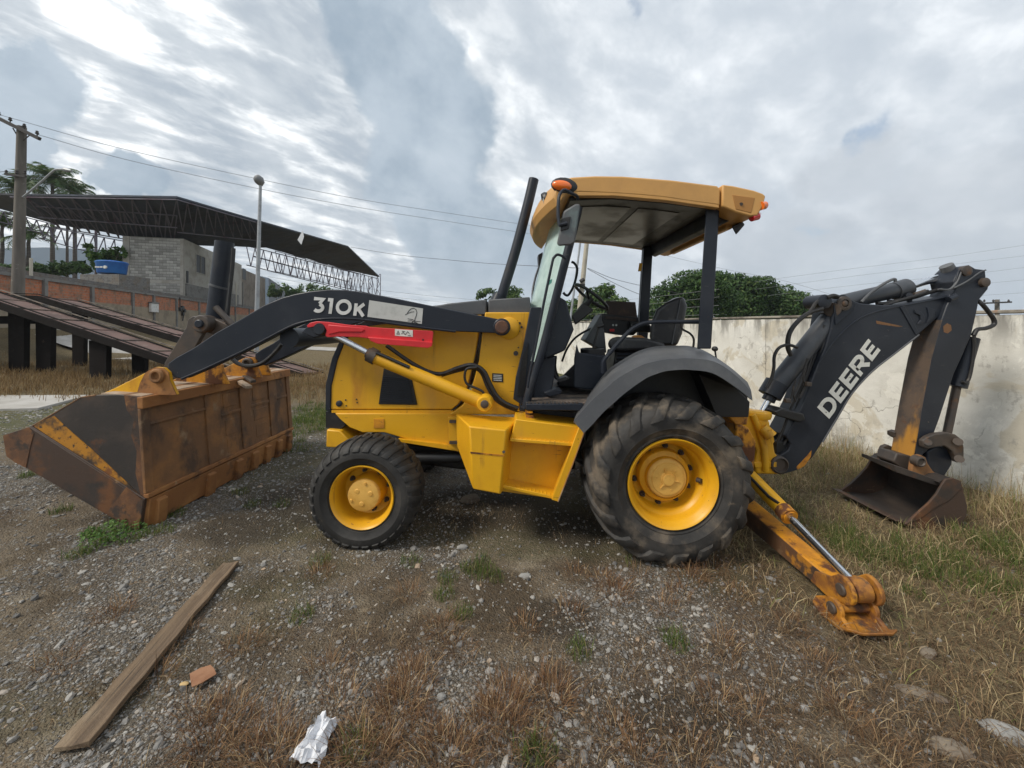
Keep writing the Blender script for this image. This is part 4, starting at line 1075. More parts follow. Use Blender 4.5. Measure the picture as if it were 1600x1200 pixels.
MB().tube([P(33, 222, DP), P(20, 200, DP - .16)], .02, 6).tube([P(33, 222, DP), P(48, 210, DP - .16)], .02, 6).build('brace', M['poledark'], up_)
MB().beam(P(8, 272, DP - .2), P(40, 276, DP - .2), .07, .08).build('bracket', M['poledark'], up_)
for px in (10, 26, 39): MB().latheZ(P(px, 272, DP - .2), [(.02, 0), (.05, .03), (.03, .09), (.05, .12), (.01, .17)], 8).build('insulator', M['poledark'], up_)
MB().tube(ptube([(36, 308), (60, 288), (80, 270), (88, 265), (100, 265)], DP - .1), .035, 8).build('lamp_arm', M['galv'], up_)
MB().tube([P(98, 265, DP - .1), P(103, 265.5, DP - .1), P(112, 267, DP - .1)], [.05, .09, .05], 8).build('lamp_head', M['galv'], up_)
# street lamp
DL = 17.0
lb, lt = P(401, 500, DL), P(407, 286, DL)
sl_ = thing('street_lamp', Vector((lb.x, DL, gzf(lb.x, DL))), 'tall slim grey street lamp with a bulb shaped head behind the loader arm', 'street lamp')
MB().tube([Vector((lb.x, DL, gzf(lb.x, DL) - .2)), lb, lt], [.10, .095, .06], 12).build('pole', M['galv'], sl_)
MB().tube([P(399, 276, DL - .25), P(401, 277.5, DL - .18), P(404.5, 281, DL - .06), P(407, 286, DL), P(408, 291, DL + .05)], [.06, .165, .20, .17, .055], 14).build('lamp_head', mat('lamp_housing', (.20, .205, .21), .4), sl_)
# poles seen through the cab
DQ = 26.0
q0, q1 = P(904, 500, DQ), P(918, 368, DQ)
cpole = thing('concrete_pole', Vector((q0.x, DQ, gzf(q0.x, DQ))), 'cream concrete power pole seen through the open cab', 'power pole')
MB().tube([Vector((q0.x - .15, DQ, gzf(q0.x, DQ) - .2)), q0, q1, P(926, 300, DQ)], [.20, .19, .15, .12], 10).build('pole', M['polecream'], cpole)
MB().tube([P(906, 440, DQ - .2), P(913, 436, DQ - .25)], .12, 8).box(P(908, 446, DQ - .2), (.5, .2, .22)).build('clamp', M['poledark'], cpole)
DQ2 = 21.0
q0, q1 = P(891, 500, DQ2), P(907, 376, DQ2)
gp = thing('steel_pole', Vector((q0.x - .1, DQ2, gzf(q0.x, DQ2))), 'thin grey steel pole seen through the cab next to the cream one', 'pole')
MB().tube([Vector((q0.x - .12, DQ2, gzf(q0.x, DQ2) - .2)), q0, q1, P(911, 344, DQ2)], [.07, .065, .055, .05], 8).build('pole', M['galv'], gp)
# far crossarm over the wall
DR = 30
fr_ = thing('telegraph_pole', gbase(1558, DR), 'far telegraph pole with its crossarm just showing over the wall coping', 'utility pole')
MB().tube([Vector(gbase(1558, DR)), P(1558, 468, DR)], .13, 8).build('pole', M['polewood'], fr_)
MB().beam(P(1533, 474, DR - .2), P(1580, 472, DR - .2), .10, .12).build('crossarm', M['poledark'], fr_)
for px in (1538, 1552, 1576): MB().latheZ(P(px, 472, DR - .2), [(.03, 0), (.07, .08), (.03, .2)], 8).build('insulator', M['poledark'], fr_)

def wire(label, pts, Ds, r=.014, m='wire', group='overhead wires'):
    ys = Ds if isinstance(Ds, (list, tuple)) else [Ds] * len(pts)
    MBx = MB(); MBx.tube(arc([P(x, y, d) for (x, y), d in zip(pts, ys)], 10), r, 4)
    o = MBx.build('power_line', M[m], None); return meta(o, label, 'power line', group)
wire('topmost overhead wire from the utility pole crossarm across to the cab canopy', [(-2, 179), (190, 232), (400, 279), (560, 311), (700, 333), (860, 357)], [15.4, 17, 19, 21, 23, 26], .011, 'wiregrey')
wire('second overhead wire just under the topmost one, sloping to the exhaust stack', [(58, 210), (200, 250), (400, 294), (560, 324), (700, 346), (860, 370)], [15.4, 17, 19, 21, 23, 26], .011, 'wiregrey')
wire('black wire from the shed roof end across the sky to the exhaust stack', [(548, 386), (620, 398), (700, 406), (770, 412), (905, 419)], [48, 46, 44, 42, 26], .027)
wire('faint low wire from the brown house wing past the shed columns', [(418, 424), (540, 446), (650, 460), (760, 470)], [46, 48, 50, 52], .018, 'wiregrey')
wire('second faint low wire near the shed columns', [(418, 432), (545, 455), (650, 468), (760, 478)], [46, 48, 50, 52], .018, 'wiregrey')
wire('short wire running out of frame from the utility pole bracket', [(-160, 268), (-60, 272), (10, 268)], 15.3, .012)
wire('wire rising away behind the shed from the utility pole bracket', [(40, 272), (100, 296), (170, 314)], [15.3, 20, 26], .012)
wire('dark service cable from the cream pole, upper of the pair', [(918, 419), (960, 436), (1010, 448), (1060, 458)], [26, 27, 28, 30], .018)
wire('dark service cable from the cream pole, lower of the pair', [(918, 420), (955, 440), (992, 457), (1040, 474)], [26, 27, 28, 30], .018)
for pts, lb in (([(1010, 392), (1130, 420), (1230, 440), (1330, 470)], 'faint wire dropping away behind the canopy post'),
            ([(1180, 440), (1330, 420), (1480, 401), (1680, 371)], 'highest faint wire above the excavator dipper'),
            ([(1180, 452), (1330, 432), (1480, 414), (1680, 390)], 'second faint wire above the excavator dipper'),
            ([(1200, 462), (1350, 444), (1500, 430), (1680, 408)], 'third faint wire meeting the top of the dipper'),
            ([(1240, 470), (1400, 455), (1560, 441), (1680, 430)], 'fourth faint wire crossing behind the dipper'),
            ([(1300, 474), (1420, 468), (1560, 460), (1680, 452)], 'lowest faint wire just over the wall behind the dipper')):
    wire(lb, pts, 28, .010, 'wiregrey')
# ================================================================== BACKHOE LOADER
ROOT = Vector((0.2, 3.95, -0.1))
bh_ = thing('backhoe_loader', ROOT, 'yellow and charcoal backhoe loader with a rusty front bucket parked on gravel', 'backhoe loader')
def part(mb, name, m, **kw): return mb.build(name, M[m] if isinstance(m, str) else m, bh_, **kw)

# ---------------------------------------------------------- wheels
def smoothprof(prof, seg): return prof
def wheel(name, c, prof, tread, rimprof, hubprof, capprof, tyre_m, nl, lug, bolts, seg=72):
    """c: outer face centre. prof: tyre section (r, y); lugs follow the tread points"""
    c = Vector(c)
    w = MB().latheY(c, rimprof, 64).build(name, M['yellow'], bh_, origin=c, angle=40)
    ty = MB(); ty.latheY(c, prof, seg)
    def tp(s):   # point on the tread section 0..1 outer to inner
        k = s * (len(tread) - 1); i = min(int(k), len(tread) - 2); f = k - i
        return (tread[i][0] * (1 - f) + tread[i + 1][0] * f, tread[i][1] * (1 - f) + tread[i + 1][1] * f)
    for i in range(nl):
        for side in (0, 1):
            th0 = 2 * math.pi * (i + .5 * side) / nl + random.uniform(-.006, .006)
            S = [0.0, .06, .16, .27, .38, .50, .56] if not side else [1.0, .94, .84, .73, .62, .50, .44]
            rings = []
            for k, s in enumerate(S):
                r, y = tp(s); e = abs(s - (0 if not side else 1))
                th = th0 - lug['skew'] * e * 2
                hw = lug['w'] * (1.15 - .3 * min(1, e * 2)) / 2 / r
                h = lug['h'] * (0.75 if k == 0 else 1.0)
                ra, ya = tp(max(0, s - .04)); rb, yb = tp(min(1, s + .04)); nl_ = math.hypot(rb - ra, yb - ya)
                nr, ny_ = (yb - ya) / nl_, -(rb - ra) / nl_
                def q(off, tt, rr=r, yy=y, a=nr, b=ny_): return c + Vector(((rr + a * off) * math.cos(tt), yy + b * off, (rr + a * off) * math.sin(tt)))
                rings.append([q(-.012, th - hw * 1.45), q(h * .82, th - hw * .95), q(h, th - hw * .6), q(h, th + hw * .6), q(h * .82, th + hw * .95), q(-.012, th + hw * 1.45)])
            ty.loft(rings)
    gy0 = min(v[1] for v in ty.v)
    ty.v = [(v[0], v[1], max(v[2], gzf(v[0], v[1]) - .022)) for v in ty.v]
    ty.build('tyre', M[tyre_m], w, origin=c, angle=32)
    hub = MB().latheY(c, hubprof, 48).build('hub', M['yellow'], w, origin=c)
    cap = MB().latheY(c, capprof, 48, True).build('hub_cap', M['cap'], w, origin=c)
    n, br, by, bs = bolts
    pro = None
    for i in range(n):
        a = 2 * math.pi * (i + .3) / n; b0 = c + Vector((br * math.cos(a), by, br * math.sin(a)))
        if pro is None:
            pro = MB().cyl(b0 + Vector((0, -.03, 0)), b0, bs, seg=6).cyl(b0 + Vector((0, -.045, 0)), b0 + Vector((0, -.03, 0)), bs * .5, seg=8).cyl(b0 + Vector((0, -.006, 0)), b0 + Vector((0, .003, 0)), bs * 1.35, seg=12).build('wheel_bolt', M['steel'], w, origin=b0)
            first = b0
        else: dup(pro, w, b0 - first)
    return w, cap, c
RC = P(1052, 757, 2.88)
def rear(c):
    prof = [(.325, .035), (.340, .012), (.352, .006), (.360, -.008), (.368, -.012), (.376, -.010), (.42, -.036), (.428, -.041), (.436, -.040), (.47, -.048), (.50, -.046), (.545, -.036), (.578, -.008), (.597, .04), (.607, .10), (.612, .17), (.613, .24), (.612, .31), (.607, .38), (.597, .44), (.578, .488), (.545, .516), (.50, .526), (.45, .525), (.40, .510), (.345, .47), (.325, .445)]
    tread = [(.500, -.046), (.545, -.036), (.578, -.008), (.597, .04), (.607, .10), (.612, .17), (.613, .24), (.612, .31), (.607, .38), (.597, .44), (.578, .488), (.545, .516), (.500, .526)]
    rimp = [(.328, .06), (.340, .02), (.343, .0), (.336, -.012), (.326, -.006), (.318, .012), (.300, .035), (.292, .06), (.290, .10), (.282, .115), (.270, .125), (.262, .15), (.258, .22), (.245, .235), (.20, .24), (.165, .24)]
    hubp = [(.205, .238), (.203, .175), (.196, .165), (.165, .16), (.160, .158), (.158, .115)]
    capp = [(.158, .13), (.150, .112), (.138, .104), (.125, .104), (.122, .098), (.06, .098), (.055, .09), (.03, .088)]
    return wheel('drive_wheel', c, prof, tread, rimp, hubp, capp, 'rubber', 17, dict(skew=.40, w=.078, h=.028), (10, .228, .232, .017), 84)
w1, cap1, c1 = rear(RC)
star = MB()
for k in range(3):
    a0 = R(90 + 120 * k + 18)
    pts = [(.02 * math.cos(a0 + 2.0), .02 * math.sin(a0 + 2.0)), (.092 * math.cos(a0), .092 * math.sin(a0)), (.02 * math.cos(a0 - 2.0), .02 * math.sin(a0 - 2.0))]
    star.xz([(c1.x + x, c1.z + z) for x, z in pts], c1.y + .086, c1.y + .1)
star.latheY(c1, [(.045, .098), (.045, .080), (.03, .078), (.004, .078)], 24, True)
for k in range(3):
    a0 = R(30 + 120 * k + 18); p = c1 + Vector((.085 * math.cos(a0), .094, .085 * math.sin(a0))); star.cyl(p, p + Vector((0, .01, 0)), .009, seg=8)
star.build('hub_emblem', M['cap'], w1, origin=c1, bevel=.002)
vv = c1 + Vector((.245, .14, -.02)); MB().cyl(vv, vv + Vector((.02, -.03, 0)), .02, seg=12).build('valve', M['steel'], w1, origin=vv)
w2, _, c2 = rear(Vector((RC.x, 4.58, RC.z)))
FC = P(565, 778, 3.0)
def front(c):
    prof = [(.240, .03), (.252, .008), (.262, .004), (.268, -.006), (.276, -.006), (.31, -.026), (.318, -.030), (.326, -.029), (.358, -.028), (.395, -.010), (.418, .03), (.428, .08), (.431, .16), (.428, .24), (.418, .29), (.395, .332), (.358, .348), (.30, .335), (.256, .305), (.240, .28)]
    tread = [(.366, -.026), (.398, -.006), (.418, .04), (.428, .08), (.431, .16), (.428, .24), (.418, .28), (.398, .326), (.366, .346)]
    rimp = [(.242, .05), (.250, .018), (.253, .002), (.247, -.008), (.240, -.003), (.232, .012), (.218, .04), (.212, .08), (.208, .15), (.198, .172), (.178, .18), (.10, .182)]
    hubp = [(.142, .182), (.138, .12), (.132, .09), (.128, .055)]
    capp = [(.129, .07), (.128, .045), (.122, .034), (.115, .031), (.075, .029), (.04, .025)]
    return wheel('guide_wheel', c, prof, tread, rimp, hubp, capp, 'rubber2', 30, dict(skew=.12, w=.042, h=.013), (8, .165, .178, .015), 72)
w3, cap3, c3 = front(FC)
pm = MB()
for a, r in ((20, .06), (140, .06), (260, .06), (80, .1), (200, .1)):
    p = c3 + Vector((r * math.cos(R(a)), .030, r * math.sin(R(a)))); MB().cyl(p + Vector((0, -.008, 0)), p, .016 if r < .08 else .010, .022 if r < .08 else .012, seg=14).build('hub_plug', M['cap'], w3, origin=p)
w4, _, c4 = front(Vector((FC.x, 4.60, FC.z)))
part(MB().cyl(c3 + Vector((0, .14, 0)), c4 + Vector((0, .14, 0)), .10, seg=20).cyl(Vector((c3.x, 3.7, c3.z + .02)), Vector((c3.x, 4.2, c3.z + .02)), .17, .17), 'axle', 'black')
part(MB().cyl(c1 + Vector((0, .24, 0)), c2 + Vector((0, .24, 0)), .13, seg=20).box((RC.x, 3.95, RC.z + .05), (.5, .7, .45)), 'axle', 'black')

# ---------------------------------------------------------- chassis and engine cover
YH = 3.52
part(MB().prism([(523, 646), (722, 646), (722, 702), (655, 692), (600, 676), (566, 676), (546, 668), (531, 655)], YH - .03, 4.40), 'chassis_rail', 'yellow', bevel=.008)
part(MB().prism([(690, 694), (722, 700), (722, 706), (622, 690), (622, 686)], YH - .06, YH + .1), 'rail_flange', 'yellow')
part(MB().prism([(700, 652), (716, 650), (716, 706), (702, 700)], YH - .07, YH).build('bracket', M['yellow'], bh_, bevel=.004) and MB().prism([(702, 657), (712, 657), (712, 661), (702, 661)], YH - .10, YH - .05).prism([(702, 690), (714, 690), (714, 694), (702, 694)], YH - .10, YH - .05), 'bracket_lug', 'steel')
part(MB().prism([(510, 671), (531, 673), (548, 690), (540, 701), (509, 699)], YH - .05, 4.42), 'front_block', 'yellow', bevel=.012)
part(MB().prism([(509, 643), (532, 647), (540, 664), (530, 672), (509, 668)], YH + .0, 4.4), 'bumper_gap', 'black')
part(MB().prism([(584, 655), (600, 655), (600, 669), (584, 669)], YH - .036, YH - .02), 'tow_label', 'yellow_dirty')
for px, py in ((587, 660), (593, 663), (597, 659)):
    pass
side_poly = [(515, 640), (516, 602), (524, 562), (537, 530), (560, 510), (700, 492), (753, 490), (741, 565), (728, 614), (716, 632), (706, 640)]
part(MB().prism(side_poly, YH, 4.42), 'engine_cover', 'yellow', bevel=.01)
part(MB().prism([(508, 642), (508, 602), (518, 560), (533, 526), (558, 505), (562, 510), (539, 532), (527, 563), (517.5, 603), (516.5, 642)], YH - .012, 4.44), 'nose_trim', 'char', bevel=.01)
part(MB().prism([(556, 507), (600, 488), (690, 476), (700, 474), (760, 468), (760, 492), (700, 494), (562, 512)], YH - .004, 4.43), 'hood', 'grey', bevel=.012)
part(MB().prism([(763, 468), (828, 464), (831, 492), (763, 492)], YH - .006, 4.43), 'cowl_cover', 'grey', bevel=.01)
part(MB().tube(ptube([(754, 490), (749, 530), (741, 566), (729, 613), (717, 632), (705, 642)], YH - .002, 5), .005, 6), 'panel_seam', 'black')
part(MB().prism([(518, 641), (708, 641), (708, 645), (518, 645)], YH - .006, YH + .03), 'cover_strip', 'yellow')
# tower plate
part(MB().prism([(758, 488), (832, 488), (826, 560), (812, 600), (812, 648), (702, 648), (722, 634), (735, 614), (748, 566)], YH - .05, 4.45), 'tower_plate', 'yellow', bevel=.008)
tb = MB()
tb.prism([(803, 530), (812, 528), (812, 538), (803, 538)], YH - .056, YH - .04)
part(MB().cyl(P(806, 552, YH - .06), P(806, 552, YH - .045), .022, seg=14), 'plug', 'steel')
for px, py in ((812, 505), (815, 511), (811, 517)):
    part(MB().cyl(P(px, py, YH - .056), P(px, py, YH - .04), .011, seg=10), 'bolt_hole', 'black')
for px, py in ((810, 543), (753, 584), (815, 560)):
    part(MB().cyl(P(px, py, YH - .056), P(px, py, YH - .04), .007, seg=8), 'bolt_hole', 'black')
part(MB().prism([(769, 583), (786, 584), (786, 597), (769, 596)], YH - .055, YH - .045), 'data_plate', 'black')
lab = MB()
for i in range(4): lab.prism([(771, 585.5 + i * 2.6), (784, 586.2 + i * 2.6), (784, 587.4 + i * 2.6), (771, 586.7 + i * 2.6)], YH - .058, YH - .054)
part(lab, 'plate_print', 'decal')
# side vent: frame and slats
vp = [(600, 570), (640, 579), (652, 633), (591, 632)]
part(MB().prism(vp, YH - .012, YH + .03), 'vent', 'black', bevel=.008)
vs_ = None
for i in range(13):
    y = 588 + i * 3.1; l = 600 - (y - 570) * .12; r_ = 640 + (y - 579) * .2
    part(MB().prism([(l, y), (r_ - 4, y + 3.2), (r_ - 4, y + 4.6), (l, y + 1.4)], YH - .022, YH - .008), 'vent_slat', 'char')
for px, py, r_ in ((529, 631, .028),):
    part(MB().latheY(P(px, py, YH - .02), [(.028, .02), (.028, .006), (.018, 0), (.004, 0)], 20, True), 'rubber_stop', 'char')
for px, py in ((540, 625), (541, 634), (557, 624), (558, 629)):
    part(MB().cyl(P(px, py, YH - .006), P(px, py, YH + .01), .007, seg=8), 'bolt_hole', 'black')
# driveline dark mass underneath, far side of the chassis
part(MB().prism([(560, 690), (715, 700), (810, 690), (900, 690), (900, 735), (720, 735), (560, 715)], 3.75, 4.3), 'transmission', 'black', bevel=.03)
part(MB().cyl(P(632, 716, 3.55), P(722, 714, 3.55), .05), 'drive_shaft', 'black')

# ---------------------------------------------------------- tank and steps
F = [(733, 666), (791, 672), (782, 773), (739, 765)]; B = [(712, 646), (813, 652), (802, 748), (714, 698)]
part(MB().hexa(F, 3.02, B, 3.40), 'tank', 'yellow', bevel=.012)
part(MB().prism([(735, 706), (788, 711), (788, 713.5), (735, 708.5)], 3.017, 3.03), 'tank_seam', 'yellow_dirty')
part(MB().cyl(P(787, 706, 3.018), P(787, 706, 3.04), .012, seg=10), 'bolt', 'steel')
part(MB().prism([(806, 650), (908, 664), (868, 780), (784, 768)], 3.24, 3.55), 'step_panel', 'yellow', bevel=.006)
part(MB().prism([(806, 655), (911, 668), (902, 693), (798, 685)], 3.10, 3.42), 'step_top', 'yellow', bevel=.006)
def tread(y0, y1, x0, x1, y2):
    part(MB().prism([(x0, y0), (x1, y1), (x1, y1 + 5), (x0, y0 + 5)], 3.08, 3.30), 'step_tread', 'yellow', bevel=.004)
    for i in range(14):
        u = (i + .5) / 14; x = x0 + (x1 - x0) * u; y = y0 + (y1 - y0) * u
        part(MB().prism([(x - 2.2, y + .3), (x, y - 1.5), (x + 2.2, y + .6)], 3.084, 3.13), 'tread_tooth', 'yellow')
tread(685, 693, 797, 900, 0)
tread(758, 776, 786, 868, 0)
part(MB().hexa([(905, 667), (914, 674), (872, 784), (862, 781)], 3.04, [(900, 664), (906, 670), (868, 774), (860, 772)], 3.34), 'step_side', 'yellow', bevel=.004)
edge_ = MB().tube([P(913.5, 674, 3.038), P(894, 728, 3.038), P(872, 784, 3.038)], .005, 6); part(edge_, 'rusty_edge', 'rust')
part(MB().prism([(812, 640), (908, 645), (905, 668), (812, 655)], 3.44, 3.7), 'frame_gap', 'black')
part(MB().prism([(822, 650), (834, 650), (832, 664), (822, 664)], 3.2, 3.45), 'floor_mount', 'yellow_dirty')
# ---------------------------------------------------------- fender
def resample(pts, n=4): return [(v.x, v.y) for v in arc([Vector((x, y, 0)) for x, y in pts], n)]
lip = [(912, 677), (926, 663), (942, 645), (960, 629), (977, 614), (1008, 592), (1024, 585), (1040, 580), (1060, 578), (1078, 578), (1113, 583), (1148, 604), (1176, 626)]
cre = [(897, 657), (911, 641), (929, 622), (948, 606), (967, 590), (1002, 571), (1020, 565.5), (1037, 562), (1058, 560.5), (1078, 560), (1116, 565), (1148, 585), (1174, 612)]
inn = [(905, 637), (917, 621), (930, 603), (945, 583), (960, 570), (990, 552), (1008, 545), (1027, 541), (1056, 540), (1080, 541), (1105, 550), (1140, 573), (1168, 597)]
fm_ = MB(); YL, YC, YI = 2.905, 2.915, 3.46
rings = []
for l, c_, i_ in zip(resample(lip), resample(cre), resample(inn)):
    pl, pc, pi = P(*l, YL), P(*c_, YC), P(*i_, YI)
    md = pc.lerp(pi, .10) + Vector((0, 0, .006)); th = Vector((0, 0, -.03))
    rings.append([pl, pc, md, pi, pi + th, md + th * 1.2, pc + Vector((0, .035, -.02)), pl + Vector((0, .03, .004))])
part(fm_.loft(rings), 'fender', 'grey', angle=16)
well = [(915, 632), (945, 590), (990, 556), (1027, 546), (1085, 546), (1130, 570), (1168, 600), (1168, 648), (1100, 640), (960, 690), (915, 690)]
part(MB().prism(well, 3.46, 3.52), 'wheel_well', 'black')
part(MB().prism([(1092, 584), (1150, 606), (1172, 628), (1170, 652), (1120, 652)], 3.30, 3.46), 'mud_guard', 'black', bevel=.006)
part(MB().prism([(1128, 640), (1170, 648), (1168, 664), (1150, 664)], 3.5, 4.4), 'rear_frame', 'yellow_dirty', bevel=.01)

# ---------------------------------------------------------- cab floor, cowl, posts
fz = P(0, 632, 3.12).z
part(MB().box(((P(822, 0, 3.12).x + P(962, 0, 3.12).x) / 2, 3.95, fz - .02), (P(962, 0, 3.12).x - P(822, 0, 3.12).x, 1.55, .05)), 'cab_floor', 'floor', bevel=.006)
part(MB().prism([(822, 631), (912, 631), (908, 642), (822, 641)], 3.11, 3.17), 'sill', 'char', bevel=.006)
for k in range(26):
    u = k / 25; x = 827 + 78 * u
    if k % 2 == 0: part(MB().prism([(x - 1.3, 628.6), (x + 1.3, 628.6), (x + 1.6, 631), (x - 1.6, 631)], 3.115, 3.15), 'grip_tooth', 'steel')
part(MB().prism([(829, 480), (846, 480), (838, 540), (830, 600), (826, 640), (802, 624), (806, 590), (817, 545)], 3.36, 3.44), 'cowl_panel', 'char', bevel=.006)
for i in range(7):
    x = 815 + i * 1.6
    part(MB().prism([(x, 560 - i * 4), (x + .8, 560 - i * 4), (x - 6, 618), (x - 6.8, 618)], 3.35, 3.37), 'cowl_rib', 'black')
part(MB().tube(ptube([(821, 638), (828, 608), (848, 545), (872, 452), (895, 362), (904, 324)], [3.24, 3.24, 3.24, 3.22, 3.2, 3.2], 4), [.036] * 21, 12), 'door_post', 'char')
part(MB().tube(ptube([(846, 492), (852, 462), (863, 410), (866, 402), (871, 398), (878, 400), (884, 404)], 3.14, 5), .011, 8), 'grab_handle', 'char')
part(MB().tube(ptube([(846, 492), (838, 535), (827, 588), (824, 606)], 3.14, 5), .011, 8), 'grab_handle', 'char')
# far post of the windshield
pa, pb_, pc_ = P(829, 608, 3.24), P(868, 452, 3.22), P(898, 330, 3.2)
far_ = [Vector((p.x, 4.70, p.z)) for p in (pa, pb_, pc_)]
part(MB().tube(arc(far_, 4), .012, 10), 'door_post', 'char')
part(MB().tube(ptube([(893, 409), (898, 412), (902, 422), (897, 445), (889, 460), (884, 461), (880, 457)], 4.3, 4), .014, 8), 'grab_handle', 'char')
part(MB().tube(ptube([(834, 482), (832, 460), (836, 436), (844, 412)], [4.7, 4.75, 4.85, 4.95], 4), .014, 8), 'mirror_arm', 'char')
part(MB().prism([(841, 398), (848, 394), (848, 412), (842, 416)], 4.9, 5.1), 'far_mirror', 'black')
# windshield
g0, g1_ = P(838, 566, 3.25), P(899, 326, 3.21)
gm = MB(); rings = []
for k in range(15):
    Y = 3.25 + (4.70 - 3.25) * k / 14; u = (Y - 3.975) / .725; bl = .15 * (1 - u * u)
    rings.append([Vector((g0.x - bl, Y, g0.z)), Vector((g1_.x - bl, Y, g1_.z)), Vector((g1_.x - bl + .006, Y, g1_.z)), Vector((g0.x - bl + .006, Y, g0.z))])
part(gm.loft(rings), 'windshield', 'glass', angle=30)
stick = P(858, 441, 3.24)
part(MB().prism([(857, 438), (863, 436), (862, 442), (857, 446)], 3.225, 3.232), 'sticker', mat('teal_sticker', (.10, .34, .28), .5))
# dash and lower cowl inside
part(MB().prism([(872, 462), (885, 470), (897, 515), (883, 548), (851, 562), (848, 520), (862, 472)], 3.36, 4.45), 'dash', 'char', bevel=.015)
part(MB().prism([(849, 560), (868, 556), (866, 590), (858, 627), (830, 631), (836, 595)], 3.42, 4.45), 'front_cowl', 'char', bevel=.01)
part(MB().hexa([(893, 494), (912, 472), (928, 485), (899, 508)], 3.78, [(893, 494), (911, 472), (926, 484), (898, 507)], 3.98), 'steering_column', 'black', bevel=.012)
# steering wheel
sc = P(924, 464, 3.9); ax = Vector((.62, 0, .78)).normalized(); e1 = Vector((0, 1, 0)); e2 = ax.cross(e1)
sw = MB(); ring = [sc + (e1 * math.cos(t) + e2 * math.sin(t)) * .20 for t in [2 * math.pi * k / 40 for k in range(41)]]
swo = part(sw.tube(ring, .016, 10, False), 'steering_wheel', 'black')
sp = MB()
for k in range(3):
    t = 2 * math.pi * k / 3 + .5; sp.tube([sc - ax * .04, sc + (e1 * math.cos(t) + e2 * math.sin(t)) * .19], .013, 8)
sp.cyl(sc - ax * .10, sc - ax * .01, .04); sp.build('spoke', M['black'], swo)
# pedals
for Y, dx in ((3.55, 0), (3.75, 3)):
    part(MB().tube(ptube([(865 + dx, 556), (864 + dx, 575), (869 + dx, 590), (878 + dx, 594)], Y, 4), .016, 8).prism([(868 + dx, 593), (884 + dx, 589), (890 + dx, 592), (874 + dx, 597)], Y - .06, Y + .06), 'pedal', 'black')
part(MB().prism([(850, 614), (868, 608), (878, 610), (876, 616), (858, 620)], 3.35, 3.50), 'floor_pedal', 'char', bevel=.006)
part(MB().tube(ptube([(878, 565), (886, 545), (900, 527), (924, 513), (938, 512)], 4.3, 5), .012, 8), 'cab_hose', 'hose')
# gear console with lever
part(MB().hexa([(901, 537), (905, 551), (946, 556), (953, 612), (896, 606), (897, 560)], 3.50, [(901, 537), (905, 551), (944, 554), (950, 600), (896, 600), (897, 560)], 3.95), 'gear_console', 'char', bevel=.012)
part(MB().latheZ(P(926, 553, 3.66) + Vector((0, 0, -.02)), [(.115, 0), (.115, .07), (.10, .075), (.085, .06), (.05, .055), (.02, .06)], 24), 'gear_collar', 'black')
part(MB().tube(ptube([(925, 551), (930, 532), (936, 511)], 3.66, 4), .011, 8).tube([P(933, 511, 3.66), P(943, 508, 3.66)], .018, 8), 'gear_lever', 'black')
part(MB().hexa([(870, 596), (900, 566), (905, 606), (872, 604)], 3.9, [(870, 596), (900, 566), (905, 606), (872, 604)], 4.4), 'floor_hump', 'grey', bevel=.02)
# console at the far side: grey wedge, dark dash box, brown open lid
part(MB().prism([(939, 491), (945, 520), (948, 552), (914, 532)], 4.2, 4.5), 'console_wedge', 'grey', bevel=.01)
part(MB().prism([(940, 490), (998, 496), (1000, 515), (990, 524), (972, 524), (942, 519)], 4.35, 4.62), 'console', 'black', bevel=.006)
part(MB().prism([(947, 470), (993, 472), (996, 497), (950, 493)], 4.44, 4.48), 'console_lid', 'brown', bevel=.004)
part(MB().prism([(946, 494), (994, 498), (994, 502), (946, 498)], 4.33, 4.36), 'console_rim', 'brown')
part(MB().prism([(953, 514), (960, 514), (960, 518), (953, 518)], 4.33, 4.345), 'warning_switch', 'red')
for x in (958, 963): part(MB().cyl(P(x, 508, 4.335), P(x, 508, 4.36), .012, seg=10), 'switch', 'decal')
part(MB().prism([(985, 502), (1018, 507), (1018, 520), (985, 518)], 4.25, 4.35), 'armrest', 'black', bevel=.02)
# seat
part(MB().hexa([(1018, 502), (1026, 483), (1040, 473), (1056, 466), (1069, 463), (1074, 478), (1066, 522), (1058, 541), (1018, 540), (1015, 525)], 3.76, [(1018, 502), (1026, 483), (1040, 473), (1052, 466), (1062, 463), (1068, 478), (1060, 522), (1052, 541), (1018, 540), (1015, 525)], 4.22), 'seat_back', 'seat', bevel=.035, bseg=4)
part(MB().tube(ptube([(1050, 538), (1056, 505), (1062, 475), (1064, 467)], 3.752, 4), .006, 6), 'seat_piping', 'grey')
part(MB().hexa([(949, 536), (955, 528), (965, 526), (1010, 528), (1040, 537), (1038, 547), (967, 549), (952, 545)], 3.72, [(949, 536), (955, 528), (965, 526), (1010, 528), (1040, 537), (1038, 547), (967, 549), (952, 545)], 4.2), 'seat_cushion', 'seat', bevel=.03, bseg=4)
part(MB().hexa([(986, 526), (992, 523.5), (1002, 524), (1008, 528), (990, 529)], 3.78, [(986, 526), (992, 524.5), (1000, 525), (1006, 528), (990, 529)], 4.0), 'torn_foam', 'foam', bevel=.008)
part(MB().prism([(962, 548), (1030, 548), (1040, 600), (955, 600)], 3.8, 4.15), 'seat_base', 'black', bevel=.02)
for i in range(5): part(MB().prism([(965 - i, 552 + i * 6), (1030, 552 + i * 6), (1030, 555 + i * 6), (965 - i, 555 + i * 6)], 3.77, 3.82), 'seat_bellows', 'char', bevel=.004)
part(MB().tube(ptube([(942, 583), (942, 567), (948, 557), (966, 536), (984, 517), (998, 508), (1012, 504), (1040, 503), (1092, 503)], 3.30, 5), .018, 10), 'handrail', 'char')
part(MB().tube(ptube([(1064, 506), (1066, 514), (1078, 521), (1084, 530), (1083, 544)], 3.45, 4), .010, 8), 'cable', 'hose')
